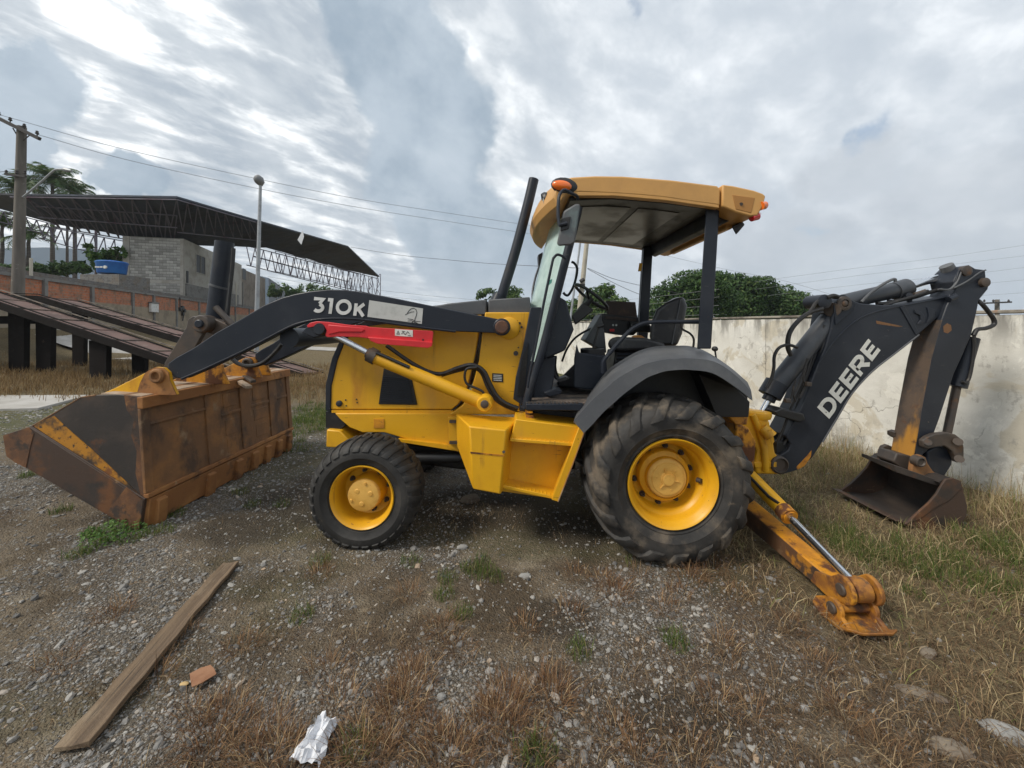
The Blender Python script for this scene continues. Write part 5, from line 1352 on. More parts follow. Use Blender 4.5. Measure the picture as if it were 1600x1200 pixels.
part(MB().tube([P(1119, 560, 3.5), P(1117, 546, 3.5)], .008, 8).latheZ(P(1117, 546, 3.5) + Vector((0, 0, -.02)), [(.004, 0), (.024, .012), (.028, .028), (.018, .045), (.003, .05)], 14), 'control_knob', 'black')
# canopy posts
part(MB().hexa([(1103, 326), (1124, 326), (1111, 545), (1089, 545)], 3.20, [(1103, 326), (1124, 326), (1111, 545), (1089, 545)], 3.28), 'canopy_post', 'char', bevel=.008)
pp = [P(x, y, 3.2) for x, y in ((1103, 326), (1124, 326), (1111, 555), (1089, 555))]
part(MB().loft([[Vector((p.x, 4.70, p.z)) for p in pp], [Vector((p.x, 4.78, p.z)) for p in pp]]), 'canopy_post', 'char', bevel=.008)
part(MB().prism([(999, 411), (1004, 411), (1002, 424), (997, 424)], 4.69, 4.695), 'sticker', 'yellow')
# ---------------------------------------------------------- roof
prof = [(872, 322), (866, 308), (868, 296), (876, 283), (894, 271.5), (930, 269.5), (973, 270), (1050, 276), (1121, 285), (1126, 290), (1125, 321), (1080, 315), (1040, 309), (1000, 305), (960, 302.5), (905, 300), (884, 304)]
YR0, YR1 = 3.12, 4.88
base_ = [P(x, y, YR0) for x, y in prof]
rings = []
for Y in np.linspace(YR0, YR1, 13):
    u = (Y - 4.0) / .88; bulge = .155 * (1 - u * u); crown = .055 * (1 - u ** 4) - .055; edge = max(0, abs(u) - .93) / .07
    ring = []
    for (x, y), p in zip(prof, base_):
        wgt = smooth(960, 872, x)
        top = 1 if y < 292 else 0
        dz = (crown + .055) * (.6 if top else 0) - edge * .03 * top
        dz -= .02 * wgt * (1 - u * u)
        ring.append(Vector((p.x - bulge * float(wgt), Y, p.z + dz)))
    rings.append(ring)
roof = part(MB().loft(rings), 'roof', 'roof', angle=30, bevel=.012, bseg=3)
# skirt edges hanging under the far and near sides, and the dark headliner
for Y0, Y1 in ((YR0 + .002, YR0 + .06), (YR1 - .06, YR1 - .002)):
    q = [P(x, y, YR0) for x, y in ((895, 299), (960, 300), (1040, 307), (1124, 319), (1124, 325), (1040, 313), (960, 306), (900, 306))]
    part(MB().loft([[Vector((v.x, Y0, v.z)) for v in q], [Vector((v.x, Y1, v.z)) for v in q]]), 'roof_skirt', 'roof', bevel=.006)
hl = MB(); q = [P(x, y, YR0) for x, y in ((892, 300), (960, 300), (1040, 307), (1122, 318), (1122, 324), (1040, 313), (960, 306.5), (892, 309))]
hl.loft([[Vector((v.x, YR0 + .07, v.z)) for v in q], [Vector((v.x, YR1 - .07, v.z)) for v in q]])
part(hl, 'headliner', 'black', bevel=.006)
def ceil_panel(x0, x1, Y0, Y1):
    def zz(x): return float(np.interp(x, [892, 960, 1040, 1122], [309, 306.5, 313, 324]))
    mb = MB(); q = [P(x, zz(x) + 1.2, YR0) for x in (x0, (x0 + x1) / 2, x1)]; q2 = [P(x, zz(x) - 1, YR0) for x in (x1, (x0 + x1) / 2, x0)]
    mb.loft([[Vector((v.x, Y0, v.z)) for v in q + q2], [Vector((v.x, Y1, v.z)) for v in q + q2]])
    part(mb, 'ceiling_panel', 'ceiling', bevel=.004)
ceil_panel(904, 1000, 3.36, 4.66); ceil_panel(1012, 1082, 3.36, 4.66)
part(MB().prism([(1088, 322), (1100, 324), (1100, 334), (1088, 332)], 3.3, 4.7), 'cross_tube', 'char', bevel=.01)
# rear wing of the roof
wing = [(1129, 288), (1146, 290), (1178, 297), (1192, 302), (1197, 306), (1193, 322), (1184, 337), (1172, 338), (1150, 332), (1129, 322)]
part(MB().prism(wing, YR0 - .01, YR1), 'roof_wing', 'roof', bevel=.012)
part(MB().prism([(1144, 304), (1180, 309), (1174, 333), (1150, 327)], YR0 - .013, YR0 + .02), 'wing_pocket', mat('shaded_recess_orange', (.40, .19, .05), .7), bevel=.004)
part(MB().cyl(P(1158, 319, YR0 - .018), P(1158, 319, YR0), .014, seg=12), 'bolt', 'steel')
part(MB().prism([(1134, 340), (1168, 334), (1176, 338), (1142, 358), (1134, 358)], 3.4, 4.6), 'roof_underlip', 'roof', bevel=.01)
part(MB().prism([(1122, 322), (1150, 330), (1140, 345), (1118, 356), (1108, 352), (1110, 326)], 3.3, 4.7), 'rear_header', 'black', bevel=.01)
part(MB().tube([P(1188, 322, 3.12), P(1194, 321, 3.14), P(1197, 321, 3.16)], [.035, .034, .012], 12), 'turn_lamp', 'amber')
part(MB().tube([P(1174, 341, 3.14), P(1182, 338, 3.15), P(1187, 334, 3.18)], [.028, .034, .012], 12), 'tail_lamp', 'redlens')
part(MB().hexa([(1143, 354), (1160, 346), (1164, 351), (1150, 367)], 3.3, [(1143, 354), (1160, 346), (1164, 351), (1150, 367)], 3.45), 'work_lamp', 'black', bevel=.01)
# beacon, work lamps and mirror at the front corner
bc = P(880, 289, 3.11); rt = Matrix.Rotation(R(9), 3, 'Y')
def ellipsoid(c, rx, ry, rz, rot=None, nu=14, nv=9):
    rings = []
    for i in range(nv):
        f = math.pi * (i + .02) / (nv - .96)
        ring = [Vector((rx * math.cos(f), ry * math.sin(f) * math.cos(t), rz * math.sin(f) * math.sin(t))) for t in [2 * math.pi * k / nu for k in range(nu)]]
        rings.append([(rot @ v if rot else v) + Vector(c) for v in ring])
    return MB().loft(rings)
part(ellipsoid(P(882, 290.5, 3.13), .112, .03, .068, rt), 'lamp_bezel', 'black')
part(ellipsoid(P(878, 290, 3.11), .082, .032, .043, rt), 'turn_lamp', 'amber')
part(MB().tube([P(849, 315, 3.42), P(852, 314, 3.42), P(868, 312, 3.42)], [.07, .078, .055], 14), 'work_lamp', 'black')
part(MB().cyl(P(848, 315, 3.42), P(849.5, 315, 3.42), .062, seg=14), 'lamp_glass', 'decal')
part(MB().prism([(833, 347), (847, 343), (852, 350), (848, 360), (834, 363)], 4.5, 4.68), 'work_lamp', 'black', bevel=.015)
part(MB().hexa([(880, 330), (900, 318), (907, 319), (899, 378), (893, 383), (872, 385), (870, 380)], 3.00, [(881, 330), (900, 319), (906, 320), (898, 377), (892, 382), (873, 384), (871, 380)], 3.05), 'mirror', 'mirrorback', bevel=.014)
part(MB().prism([(877, 341), (892, 338), (889, 357), (876, 361)], 2.990, 3.004), 'mirror_clamp', 'black', bevel=.004)
part(MB().tube([P(873, 352, 2.985), P(886, 349, 2.985)], .016, 8), 'mirror_joint', 'char')
part(MB().tube(ptube([(874, 352), (872, 335), (873, 310), (877, 300), (883, 297), (893, 302), (901, 306), (903, 312)], [2.98, 2.99, 3.0, 3.02, 3.03, 3.06, 3.1, 3.12], 5), .013, 8), 'mirror_arm', 'char')
# exhaust stack
part(MB().tube(ptube([(782, 468), (786, 455), (806, 390), (825, 318), (834, 280)], 3.80, 5), [.050] * 21, 16, True), 'exhaust_pipe', 'char')
part(MB().tube([P(777, 471, 3.80), P(781, 460, 3.80)], [.072, .060], 16), 'exhaust_collar', 'char')

# ---------------------------------------------------------- loader arms
top = [(262, 568), (276, 558), (300, 545), (337, 520), (375, 499), (412, 477), (440, 465), (462, 459), (484, 455), (514, 452), (540, 453), (558, 455), (612, 465), (656, 474), (700, 483), (780, 499)]
endc = [(790, 502), (794, 510), (791, 517), (783, 521)]
bot = [(712, 518), (660, 512), (570, 500), (530, 498), (500, 499), (472, 504), (450, 512), (412, 532), (375, 551), (319, 577), (284, 592), (272, 590), (262, 580)]
arm_poly = top + endc + bot
YA = 3.33
loader_arm = part(MB().prism(arm_poly, YA, YA + .11), 'loader_arm', 'char', bevel=.008)
fa = [P(x, y, YA) for x, y in arm_poly]
part(MB().loft([[Vector((v.x, 4.46, v.z)) for v in fa], [Vector((v.x, 4.57, v.z)) for v in fa]]), 'loader_arm', 'char', bevel=.008)
def edge_bead(pts, Y, r=.008, name='arm_edge', m='char'):
    return part(MB().tube(ptube(pts, Y, 3), r, 6), name, m)
edge_bead(bot[:11], YA + .004, .011)
part(MB().cyl(P(452, 528, 3.40), P(452, 528, 3.40) + Vector((0, 1.1, 0)), .085, seg=24), 'torque_tube', 'char')
# pivot at the tower
pv = P(784, 511, YA - .02)
part(MB().latheY(pv, [(.075, .03), (.075, .0), (.066, -.008), (.03, -.008)], 28, True), 'pivot_boss', 'char')
part(MB().latheY(pv, [(.058, .0), (.058, -.018), (.048, -.026), (.004, -.026)], 24, True), 'pivot_pin', mat('rusty_pin', (.085, .04, .025), .7, [((.14, .06, .03), 12, .45, .65)]))
part(MB().latheY(P(795, 513, YH - .09), [(.10, .09), (.10, .03), (.085, .02)], 28, True), 'pivot_housing', 'yellow')
# lettering and the pale decal on the arm
o_ = P(487, 488, YA - .002); hv = P(490, 464, YA - .002) - o_; uv = (P(570, 494.5, YA - .002) - o_)
mb_, wid = lettering('310K', Vector(), Vector((1, 0, 0)), Vector((0, 0, 1)), Vector((0, -1, 0)), .003, .22, .13)
u_ = uv / wid
mb_, wid = lettering('310K', o_, u_, hv, Vector((0, -1, 0)), .003, .22, .13)
part(mb_, 'model_number', 'white', smooth=False)
part(MB().prism([(577, 469), (661, 482), (659, 506), (574, 495)], YA - .003, YA + .002), 'decal', 'decal')
ink = MB(); fr0 = (P(0, 0, YA - .0032), None, None, None)
def scrawl(pts, wpx, Y, mb):
    s = Y / K
    stroke_ribbon(mb, [((x - 600) * s, -(y - 480) * s) for x, y in pts], wpx * s, (P(600, 480, Y), Vector((1, 0, 0)), Vector((0, 0, 1)), Vector((0, -1, 0))), .0015)
scrawl([(633, 492), (636, 490.5), (638.5, 486), (642, 482.5), (646, 481.6), (650, 483.5), (651.5, 488), (650.5, 493), (648.5, 498), (647.8, 502), (648, 506)], 1.0, YA - .0035, ink)
scrawl([(637, 489.5), (643, 487.5), (647, 487)], .8, YA - .0036, ink)
scrawl([(637, 498), (644, 499), (650, 502), (657, 502.5)], .9, YA - .0036, ink)
scrawl([(637, 501.5), (643, 501), (648, 503)], .8, YA - .0037, ink)
scrawl([(642, 505), (646, 502), (654, 506)], 1.1, YA - .0038, ink)
part(ink, 'pen_scrawl', 'ink', smooth=False)
# red service lock bar
red1 = [(479, 509), (484, 504.5), (494, 502), (512, 503), (544, 507.5), (571, 509), (577, 511), (607, 513), (674, 517), (677, 519), (675.5, 536), (607, 529), (590, 531), (560, 527), (530, 526), (511, 527), (508, 524), (510, 516), (506, 509), (498, 507), (488, 511), (481, 512)]
rb = part(MB().prism(red1, YA - .10, YA - .085), 'lock_bar', 'red', bevel=.004)
part(MB().hexa([(575, 527), (676, 535), (675, 541), (669, 544), (590, 537.5), (579, 533)], YA - .135, [(575, 525), (676, 533), (675, 537), (669, 540), (590, 533), (579, 530)], YA - .08), 'lock_flange', 'red', bevel=.004)
part(MB().prism([(512, 507), (566, 512), (570, 515), (566, 519), (530, 519), (513, 523)], YA - .108, YA - .09), 'lock_rib', 'red', bevel=.006)
part(MB().prism([(617, 514), (645, 516), (645, 526.5), (617, 524.5)], YA - .103, YA - .098), 'warning_label', 'letter')
lm = MB()
for pts in ([(620, 522), (622, 517), (624, 522), (620, 522)], [(627, 522), (630, 519), (633, 523), (637, 518), (640, 522)], [(628, 517.5), (633, 518)], [(637, 524), (642, 524.5)]): scrawl(pts, .7, YA - .1045, lm)
part(lm, 'label_print', 'ink', smooth=False)
part(MB().cyl(P(661, 531, YA - .103), P(661, 531, YA - .09), .008, seg=10), 'bolt_hole', 'black')
part(MB().latheY(P(498, 514, YA - .11), [(.055, .16), (.055, .02), (.045, .0), (.02, .0)], 24, True), 'cylinder_pin', 'char')
part(MB().prism([(470, 520), (482, 507), (500, 505), (510, 512), (508, 525), (490, 528)], YA - .06, YA + .10), 'cylinder_lug', 'char', bevel=.01)
# lift cylinder
YCy = 3.26
part(MB().cyl(P(522, 524, YCy), P(584, 556, YCy), .026, seg=20), 'piston_rod', 'chrome')
part(MB().cyl(P(577, 553, YCy), P(588, 559, YCy), .066, seg=24).cyl(P(574, 551, YCy), P(578, 553, YCy), .045, seg=20), 'cylinder_head', 'steel')
lc = part(MB().cyl(P(586, 558, YCy), P(752, 628, YCy), .056, seg=28), 'lift_cylinder', 'yellow')
part(MB().tube(ptube([(588, 551), (600, 556), (622, 566), (640, 574)], YCy - .05, 4), .014, 8), 'steel_pipe', 'black')
part(MB().latheY(P(757, 632, YCy - .07), [(.068, .14), (.068, .015), (.058, .0), (.045, .0)], 24, True), 'cylinder_eye', 'yellow')
part(MB().latheY(P(757, 632, YCy - .085), [(.034, .02), (.034, .004), (.028, 0), (.004, 0)], 18, True), 'pin', 'steel')
YHs = 3.36
for off in (0, 4.5):
    part(MB().tube(ptube([(604, 540), (640, 565), (668, 580), (690, 584), (715, 575), (738, 570), (756, 580), (766, 600), (776, 618), (790, 630), (810, 638)][0 if off == 0 else 3:], YHs + off * .008, 6) if off == 0 else ptube([(690, 586), (718, 578), (740, 574.5), (753, 583), (762, 604), (774, 623), (790, 634), (808, 641)], YHs + .03, 6), .018, 8), 'hose', 'hose')
part(MB().tube(ptube([(745, 574), (730, 576), (726, 588), (730, 600), (745, 607), (754, 612), (757, 618)], YHs - .02, 6), .011, 8), 'hose', 'hose')

# ---------------------------------------------------------- loader bucket
YB0, YB1 = 3.15, 5.25
bx = [P(x, y, YB0) for x, y in ((13, 713), (8, 679), (49, 667), (127, 621), (185, 617), (215, 621), (226, 779), (221, 826), (204, 823))]
def bring(px, dx=0, dz=0): return [(P(x, y, YB0).x + dx, P(x, y, YB0).z + dz) for x, y in px]
bk = thing('tmp', (0, 0, 0)); bpy.data.objects.remove(bk)
shell_o = [(8, 679), (204, 824), (222, 826), (226, 779), (215, 621), (185, 617), (127, 621)]
tI = 5
shell_i = [(132, 625), (186, 623), (208, 627), (217, 776), (203, 808), (15, 681)]
pts2 = bring([(8, 680), (13, 712), (204, 824), (222, 826), (227, 780), (215, 621), (185, 617.5), (127, 621), (132, 626), (186, 623), (209, 627), (218, 778), (205, 806)])
bucket = part(MB().xz(pts2, YB0 + .012, YB1 - .012), 'loader_bucket', 'rust', smooth=False, bevel=.006)
side_up = [(49, 667), (90, 643), (127, 621), (150, 617.5), (185, 617), (215, 621), (226, 781)]
strip = [(8, 679), (49, 666), (227, 781), (221, 826), (204, 824), (13, 713)]
for Ya, Yb in ((YB0 + .006, YB0 + .03), (YB1 - .03, YB1 - .006)):
    MB().xz(bring(side_up), Ya, Yb).build('side_plate', M['rustdark'], bucket, bevel=.004)
for Ya, Yb in ((YB0 - .012, YB0 + .02), (YB1 - .02, YB1 + .012)):
    MB().xz(bring(strip), Ya, Yb).build('wear_strip', M['rustlip'], bucket, bevel=.006)
MB().xz(bring([(52, 666), (62, 659), (84, 650), (112, 676), (140, 700), (170, 728), (200, 756), (224, 779)]), YB0 + .002, YB0 + .008).build('paint_streak', M['streak'], bucket)
e = MB().tube([P(x, y, YB0 - .002) for x, y in ((49, 666.5), (138, 723), (227, 780))], .008, 6).build('weld_bead', M['rustlip'], bucket)
MB().xz(bring([(193, 617.5), (214.5, 621), (225.5, 779), (219, 774), (211, 740), (213, 705), (204, 680), (209, 655), (197, 640)]), YB0 + .0035, YB0 + .008).build('rust_band', M['rustmix'], bucket)
MB().xz(bring([(172, 797), (186, 778), (200, 760), (226, 781), (220.5, 825), (204, 823.5), (186, 810)]), YB0 - .0155, YB0 - .010).build('rust_band', M['rustmix'], bucket)
MB().xz(bring([(8.5, 680), (48, 667), (56, 676), (50, 700), (44, 730), (28, 722), (14, 712)]), YB0 - .0155, YB0 - .010).build('rust_band', M['rustmix'], bucket)
e = MB().tube([P(x, y, YB0 + .01) for x, y in ((49, 667), (90, 643), (127, 621), (150, 617.5))], .007, 6).build('weld_bead', M['rust'], bucket)
# back of the bucket: bars, ribs and panels
def back(u0, u1, v0, v1, out, name='back_rib', m='rust', bev=.006):
    """u along the width 0..1, v up the back 0..1"""
    a, b = P(226, 779, YB0), P(215, 621, YB0)
    def q(u, v, o):
        p = a.lerp(b, v); return Vector((p.x + o, YB0 + (YB1 - YB0) * u, p.z))
    mb = MB(); mb.loft([[q(u, v0, -.01), q(u, v0, out), q(u, v1, out), q(u, v1, -.01)] for u in (u0, u1)])
    return mb.build(name, M[m], bucket, bevel=bev)
back(0, 1, .885, 1.0, .040, 'top_bar', 'rust_bright')
back(0, 1, .0, .045, .034, 'base_bar', 'rust_bright')
for u0, u1 in ((.0, .035), (.315, .405), (.545, .625), (.785, .855), (.965, 1.0)): back(u0, u1, .045, .885, .018, 'back_rib', 'rust')
for u0, u1 in ((.035, .315), (.405, .545), (.625, .785), (.855, .965)):
    back(u0, u1, .70 if u0 < .1 else .56, .73 if u0 < .1 else .60, .014, 'back_bar')
for u0, u1, v0, v1 in ((.44, .51, .08, .26), (.435, .53, .30, .50), (.66, .76, .12, .30), (.65, .77, .36, .52), (.43, .53, .66, .84), (.65, .77, .64, .82)):
    back(u0, u1, v0, v1, .007, 'back_panel', 'rust')
a_, b_ = P(227, 781, YB0), P(222, 826, YB0)
for i, u in enumerate((.055, .315, .50, .625, .735, .845, .95)):
    y = YB0 + (YB1 - YB0) * u
    MB().xz([(a_.x + .0, a_.z - .02), (a_.x + .05, a_.z - .04), (b_.x + .065, b_.z + .02), (b_.x + .05, b_.z - .025), (b_.x - .02, b_.z - .0)], y - .045, y + .045).build('edge_lug', M['rust_bright'], bucket, bevel=.008)
MB().xz([(a_.x - .02, a_.z), (a_.x + .022, a_.z), (b_.x + .026, b_.z + .01), (b_.x, b_.z)], YB0 + .02, YB1 - .02).build('heel_plate', M['rust_bright'], bucket, bevel=.006)
# pale dusty top sheet and the yellow hinge brackets
zt = P(215, 621, YB0).z
M['dusty'] = mat('dusty_bare_top_sheet', (.36, .27, .19), .9, [((.20, .10, .05), 4, .5, .66), ((.44, .35, .26), 9, .55, .7)], bump=(30, .2))
MB().loft([[Vector((P(x, 0, YB0).x, y, zt + dz)) for x, dz in ((150, .028), (214, .006), (214, .0), (150, .0))] for y in (YB0 + .04, YB1 - .04)]).build('top_sheet', M['dusty'], bucket)
HG = [(163, 618), (185, 606), (225, 586), (240, 578), (250, 573), (262, 574), (270, 581), (272, 594), (282, 618)]
def bracket(Y, th, m, poly=HG, Yref=3.34):
    q = [P(x, y, Yref) for x, y in poly]; lo = zt - .005
    q2 = [Vector((v.x, 0, max(v.z, lo))) for v in q]
    mb = MB(); mb.loft([[Vector((v.x, Y, v.z)) for v in q2], [Vector((v.x, Y + th, v.z)) for v in q2]])
    return mb.build('hinge_bracket', M[m], bucket, bevel=.006)
for Y in (3.30, 3.90, 4.42, 4.60): bracket(Y, .035, 'yellow_dirty' if Y > 3.4 else 'yellow')
q_ = [P(x, y, 3.34) for x, y in ((234, 582), (241, 577), (250, 573), (262, 574), (270, 581), (272, 594), (282, 618), (236, 618), (222, 612), (226, 598))]
MB().loft([[Vector((v.x, y, max(v.z, zt - .004))) for v in q_] for y in (3.296, 3.305)]).build('rusty_gusset', M['rust_bright'], bucket)
hp = P(248, 587, 3.3)
for Y in (3.275, 4.40):
    MB().latheY(Vector((hp.x, Y, hp.z)), [(.062, .05), (.062, 0), (.05, -.012), (.036, -.012), (.030, .012), (.004, .012)], 24, True).build('hinge_pin', M['rust'] if Y < 4 else M['steel'], bucket)
for k, (Y, dx) in enumerate(((3.80, .0), (3.92, .05))):   # planks of scrap lying across the top sheet
    pass
part(MB().beam(P(347, 580, 4.75), P(389, 605, 4.05), .06, .03), 'scrap_bar', 'dusty', bevel=.004)
part(MB().beam(P(362, 576, 4.85), P(396, 596, 4.20), .05, .03), 'scrap_bar', 'steel', bevel=.004)
# tilt linkage and tilt cylinder
YT = 3.80
for Y in (YT - .08, YT + .10):
    mb = MB(); q = [P(x, y, YT) for x, y in ((268, 566), (301, 512), (304, 499), (312, 494), (324, 496), (332, 503), (331, 514), (322, 530), (300, 572), (286, 590), (270, 588))]
    part(mb.loft([[Vector((v.x, Y, v.z)) for v in q], [Vector((v.x, Y + .045, v.z)) for v in q]]), 'bellcrank', 'steel', bevel=.008)
part(MB().prism([(318, 495), (336, 498), (358, 508), (372, 514), (350, 528), (330, 522), (318, 518)], YT - .02, YT + .08), 'tilt_lever', 'steel', bevel=.01)
pc = P(314, 506, YT - .10)
part(MB().latheY(pc, [(.085, .26), (.085, .0), (.075, -.012), (.045, -.014)], 28, True), 'link_boss', 'steel')
part(MB().latheY(pc, [(.040, -.01), (.040, -.03), (.032, -.036), (.004, -.036)], 20, True), 'link_pin', 'char')
part(MB().cyl(P(336, 503, 3.88), P(351, 378, 3.88), .082, seg=28), 'tilt_cylinder', 'char')
part(MB().cyl(P(342, 449, 3.88), P(343, 446, 3.88), .088, seg=28), 'cylinder_band', 'grey')
part(MB().tube(ptube([(365, 388), (363, 420), (360, 445), (356, 480), (352, 506)], 3.83, 4), .018, 8), 'steel_pipe', 'black')
part(MB().tube(ptube([(361, 442), (358, 470), (355, 506)], 3.78, 4), .016, 8), 'steel_pipe', 'black')
part(MB().cyl(P(337, 480, 3.72), P(364, 508, 3.72), .028, seg=14), 'link_rod', 'steel')
part(MB().tube(ptube([(362, 560), (372, 568), (388, 572), (406, 569), (420, 560), (432, 548), (440, 538)], 4.3, 5), .022, 8), 'hose', 'hose')

# ---------------------------------------------------------- swing frame and boom
YS = 3.72
sf = part(MB().prism([(1168, 641), (1180, 643), (1197, 646), (1203, 660), (1208, 686), (1212, 708), (1222, 720), (1228, 727), (1216, 742), (1182, 741), (1179, 722), (1184, 705), (1176, 690), (1164, 678), (1152, 668), (1154, 660)], YS, 4.22), 'swing_frame', 'yellow', bevel=.02, bseg=3)
part(MB().prism([(1150, 662), (1170, 668), (1182, 690), (1178, 740), (1158, 740), (1150, 700)], 3.6, 4.3), 'rear_mount', 'yellow_dirty', bevel=.015)
part(MB().prism([(1160, 676), (1170, 684), (1178, 698), (1176, 712), (1170, 704), (1162, 690)], YS - .004, YS + .05), 'frame_pocket_shade', 'black', bevel=.006)  # black plate paints the shade of a pocket onto the casting
part(MB().tube([P(1176, 648, YS - .01), P(1186, 672, YS - .02), P(1194, 700, YS - .02), P(1196, 736, YS - .01)], .030, 12), 'frame_rib', 'yellow')
part(MB().latheZ(P(1184, 648, YS + .1), [(.11, -.03), (.12, .0), (.115, .03), (.06, .035)], 24), 'pivot_collar', 'yellow')
part(MB().prism([(1178, 722), (1214, 722), (1214, 730), (1180, 731)], YS - .012, YS + .02), 'frame_flange', 'yellow', bevel=.006)
part(MB().cyl(P(1191, 668, YS - .05), P(1205, 682, YS - .09), .052, .058, seg=20), 'swing_boss', 'yellow')
part(MB().hexa([(1199, 672), (1206, 670), (1210, 690), (1206, 696)], YS - .12, [(1199, 672), (1206, 670), (1210, 690), (1206, 696)], YS - .07), 'keeper_tab', 'yellow', bevel=.004)
part(MB().latheY(P(1219, 727, YS - .02), [(.085, .1), (.085, .0), (.07, -.01), (.06, .012), (.004, .012)], 24, True), 'boom_pin', 'steel')
boom = [(1228, 682), (1238, 664), (1253, 635), (1268, 596), (1280, 566), (1291, 540), (1298, 515), (1302, 492), (1305, 472), (1310, 466), (1319, 465), (1328, 468), (1345, 474), (1384, 477), (1418, 474), (1487, 460), (1496, 462), (1494, 472), (1468, 494), (1434, 524), (1395, 556), (1361, 583), (1330, 617), (1307, 655), (1284, 693), (1269, 716), (1246, 735), (1222, 742), (1214, 730), (1218, 712), (1232, 704), (1236, 694)]
YBm = 3.82
bm_ = part(MB().prism(boom, YBm, 4.10), 'boom', 'char', bevel=.01)
part(MB().prism([(1214, 690), (1234, 690), (1236, 704), (1222, 715), (1212, 712)], YBm + .04, 4.05), 'boom_cavity_shade', 'black', bevel=.01)  # black fill paints the shade inside the cavity at the boom base
edge_bead([(1280, 566), (1298, 540), (1318, 517), (1345, 496), (1384, 483), (1440, 472), (1487, 462)], YBm - .002, .006, 'weld_bead')
edge_bead([(1436, 523), (1396, 554), (1362, 581), (1331, 615), (1308, 653), (1285, 691)], YBm - .002, .008, 'weld_bead', 'grey')
part(MB().prism([(1303, 478), (1310, 466), (1322, 464.5), (1334, 470), (1334, 482), (1318, 498), (1306, 508)], YBm - .012, YBm + .002), 'doubler_plate', 'char', bevel=.004)
part(MB().latheY(P(1321, 474, YBm - .03), [(.07, .03), (.07, .005), (.05, -.002), (.04, -.002), (.038, .01), (.02, -.004), (.004, -.006)], 24, True), 'cylinder_pin', M['steel'])
for i, (xa, ya) in enumerate(((1400, 478), (1432, 487), (1452, 480))):
    pass
part(MB().prism([(1407, 480), (1414, 478), (1436, 520), (1431, 523)], YBm - .010, YBm + .002), 'stiffener', 'char', bevel=.003)
cr_ = [(1430, 484), (1440, 487), (1445, 494), (1444, 502), (1438, 507), (1434, 506), (1439, 500), (1438, 493), (1430, 489)]
part(MB().prism(cr_, YBm - .012, YBm + .002), 'lifting_eye', 'char', bevel=.003)
part(MB().prism([(1449, 480), (1462, 484), (1460, 496), (1448, 505), (1452, 493)], YBm - .010, YBm + .002), 'stiffener', 'char', bevel=.003)
part(MB().cyl(P(1482, 468, YBm - .05), P(1493, 463, YBm - .05), .028, seg=14), 'grease_fitting', 'char')
part(MB().prism([(1369, 501), (1374, 502), (1411, 510), (1405, 511), (1370, 506)], YBm - .0012, YBm + .001), 'rust_run', 'rust')
part(MB().prism([(1252, 722), (1261, 712), (1268, 704), (1267, 714), (1257, 728), (1246, 734), (1244, 730)], YBm - .0015, YBm + .001), 'bare_patch', 'yellow_dirty')
# maker's lettering up the boom
o_ = P(1295.5, 654, YBm - .002); ue = P(1376, 546, YBm - .002) - o_; hv = P(1277, 636.5, YBm - .002) - o_
mb_, wid = lettering('DEERE', Vector(), Vector((1, 0, 0)), Vector((0, 0, 1)), Vector((0, -1, 0)), .003, .22, .10)
mb_, wid = lettering('DEERE', o_, ue / wid, hv, Vector((0, -1, 0)), .003, .22, .10)
part(mb_, 'maker_lettering', 'letter', smooth=False)
# boom cylinder
YCb = 3.93
part(MB().cyl(P(1186, 652, YCb), P(1208, 612, YCb), .030, seg=18), 'piston_rod', 'chrome')
part(MB().cyl(P(1200, 626, YCb), P(1207, 613, YCb), .060, seg=22).cyl(P(1202, 618, YCb), P(1214, 598, YCb), .105, seg=24), 'cylinder_head', 'char')
part(MB().cyl(P(1206, 612, YCb), P(1300, 494, YCb), .092, seg=28), 'boom_cylinder', 'cyl')
part(MB().cyl(P(1296, 498, YCb), P(1308, 482, YCb), .098, .07, seg=24).cyl(P(1300, 484, YCb - .1), P(1312, 478, YCb + .1), .07, seg=20), 'cylinder_eye', 'steel')
part(MB().latheY(P(1289, 471, YCb - .14), [(.07, .2), (.07, 0), (.05, -.01), (.004, -.01)], 20, True), 'cylinder_pin', 'char')
# crowd cylinder on top of the boom
YCr = 3.97
part(MB().cyl(P(1318, 472, YCr), P(1404, 452, YCr), .080, seg=28), 'crowd_cylinder', 'cyl')
part(MB().cyl(P(1396, 455, YCr), P(1417, 449, YCr), .092, seg=26), 'cylinder_head', 'cyl')
part(MB().cyl(P(1416, 449, YCr), P(1500, 424, YCr), .036, seg=18), 'piston_rod', 'chrome')
part(MB().tube(ptube([(1346, 472), (1360, 458), (1380, 444), (1397, 436), (1399, 441)], YCr - .10, 4), .014, 8), 'steel_pipe', 'grey')
for px, py in ((1390, 468), (1412, 458), (1421, 462)):
    part(MB().tube([P(px, py, YCr - .05), P(px, py + 9, YCr - .05)], .022, 10), 'pipe_clamp', 'char')
part(MB().cyl(P(1421, 461, YCr - .1), P(1421, 461, YCr), .026, seg=12), 'pipe_clamp', 'char')
part(MB().tube(ptube([(1370, 474), (1384, 474), (1402, 470), (1430, 464), (1455, 456), (1475, 452), (1495, 454), (1515, 462), (1532, 473), (1545, 488), (1553, 500), (1552, 508), (1540, 513), (1527, 515), (1521, 524)], [3.9] * 8 + [3.8] * 7, 5), .019, 10), 'hose', 'hose')
part(MB().tube(ptube([(1380, 478), (1410, 468), (1440, 459), (1450, 454)], 3.85, 5), .013, 8), 'hose', 'hose')
part(MB().cyl(P(1428, 461, 3.88), P(1446, 455, 3.88), .022, seg=10), 'hose_coupling', 'steel')
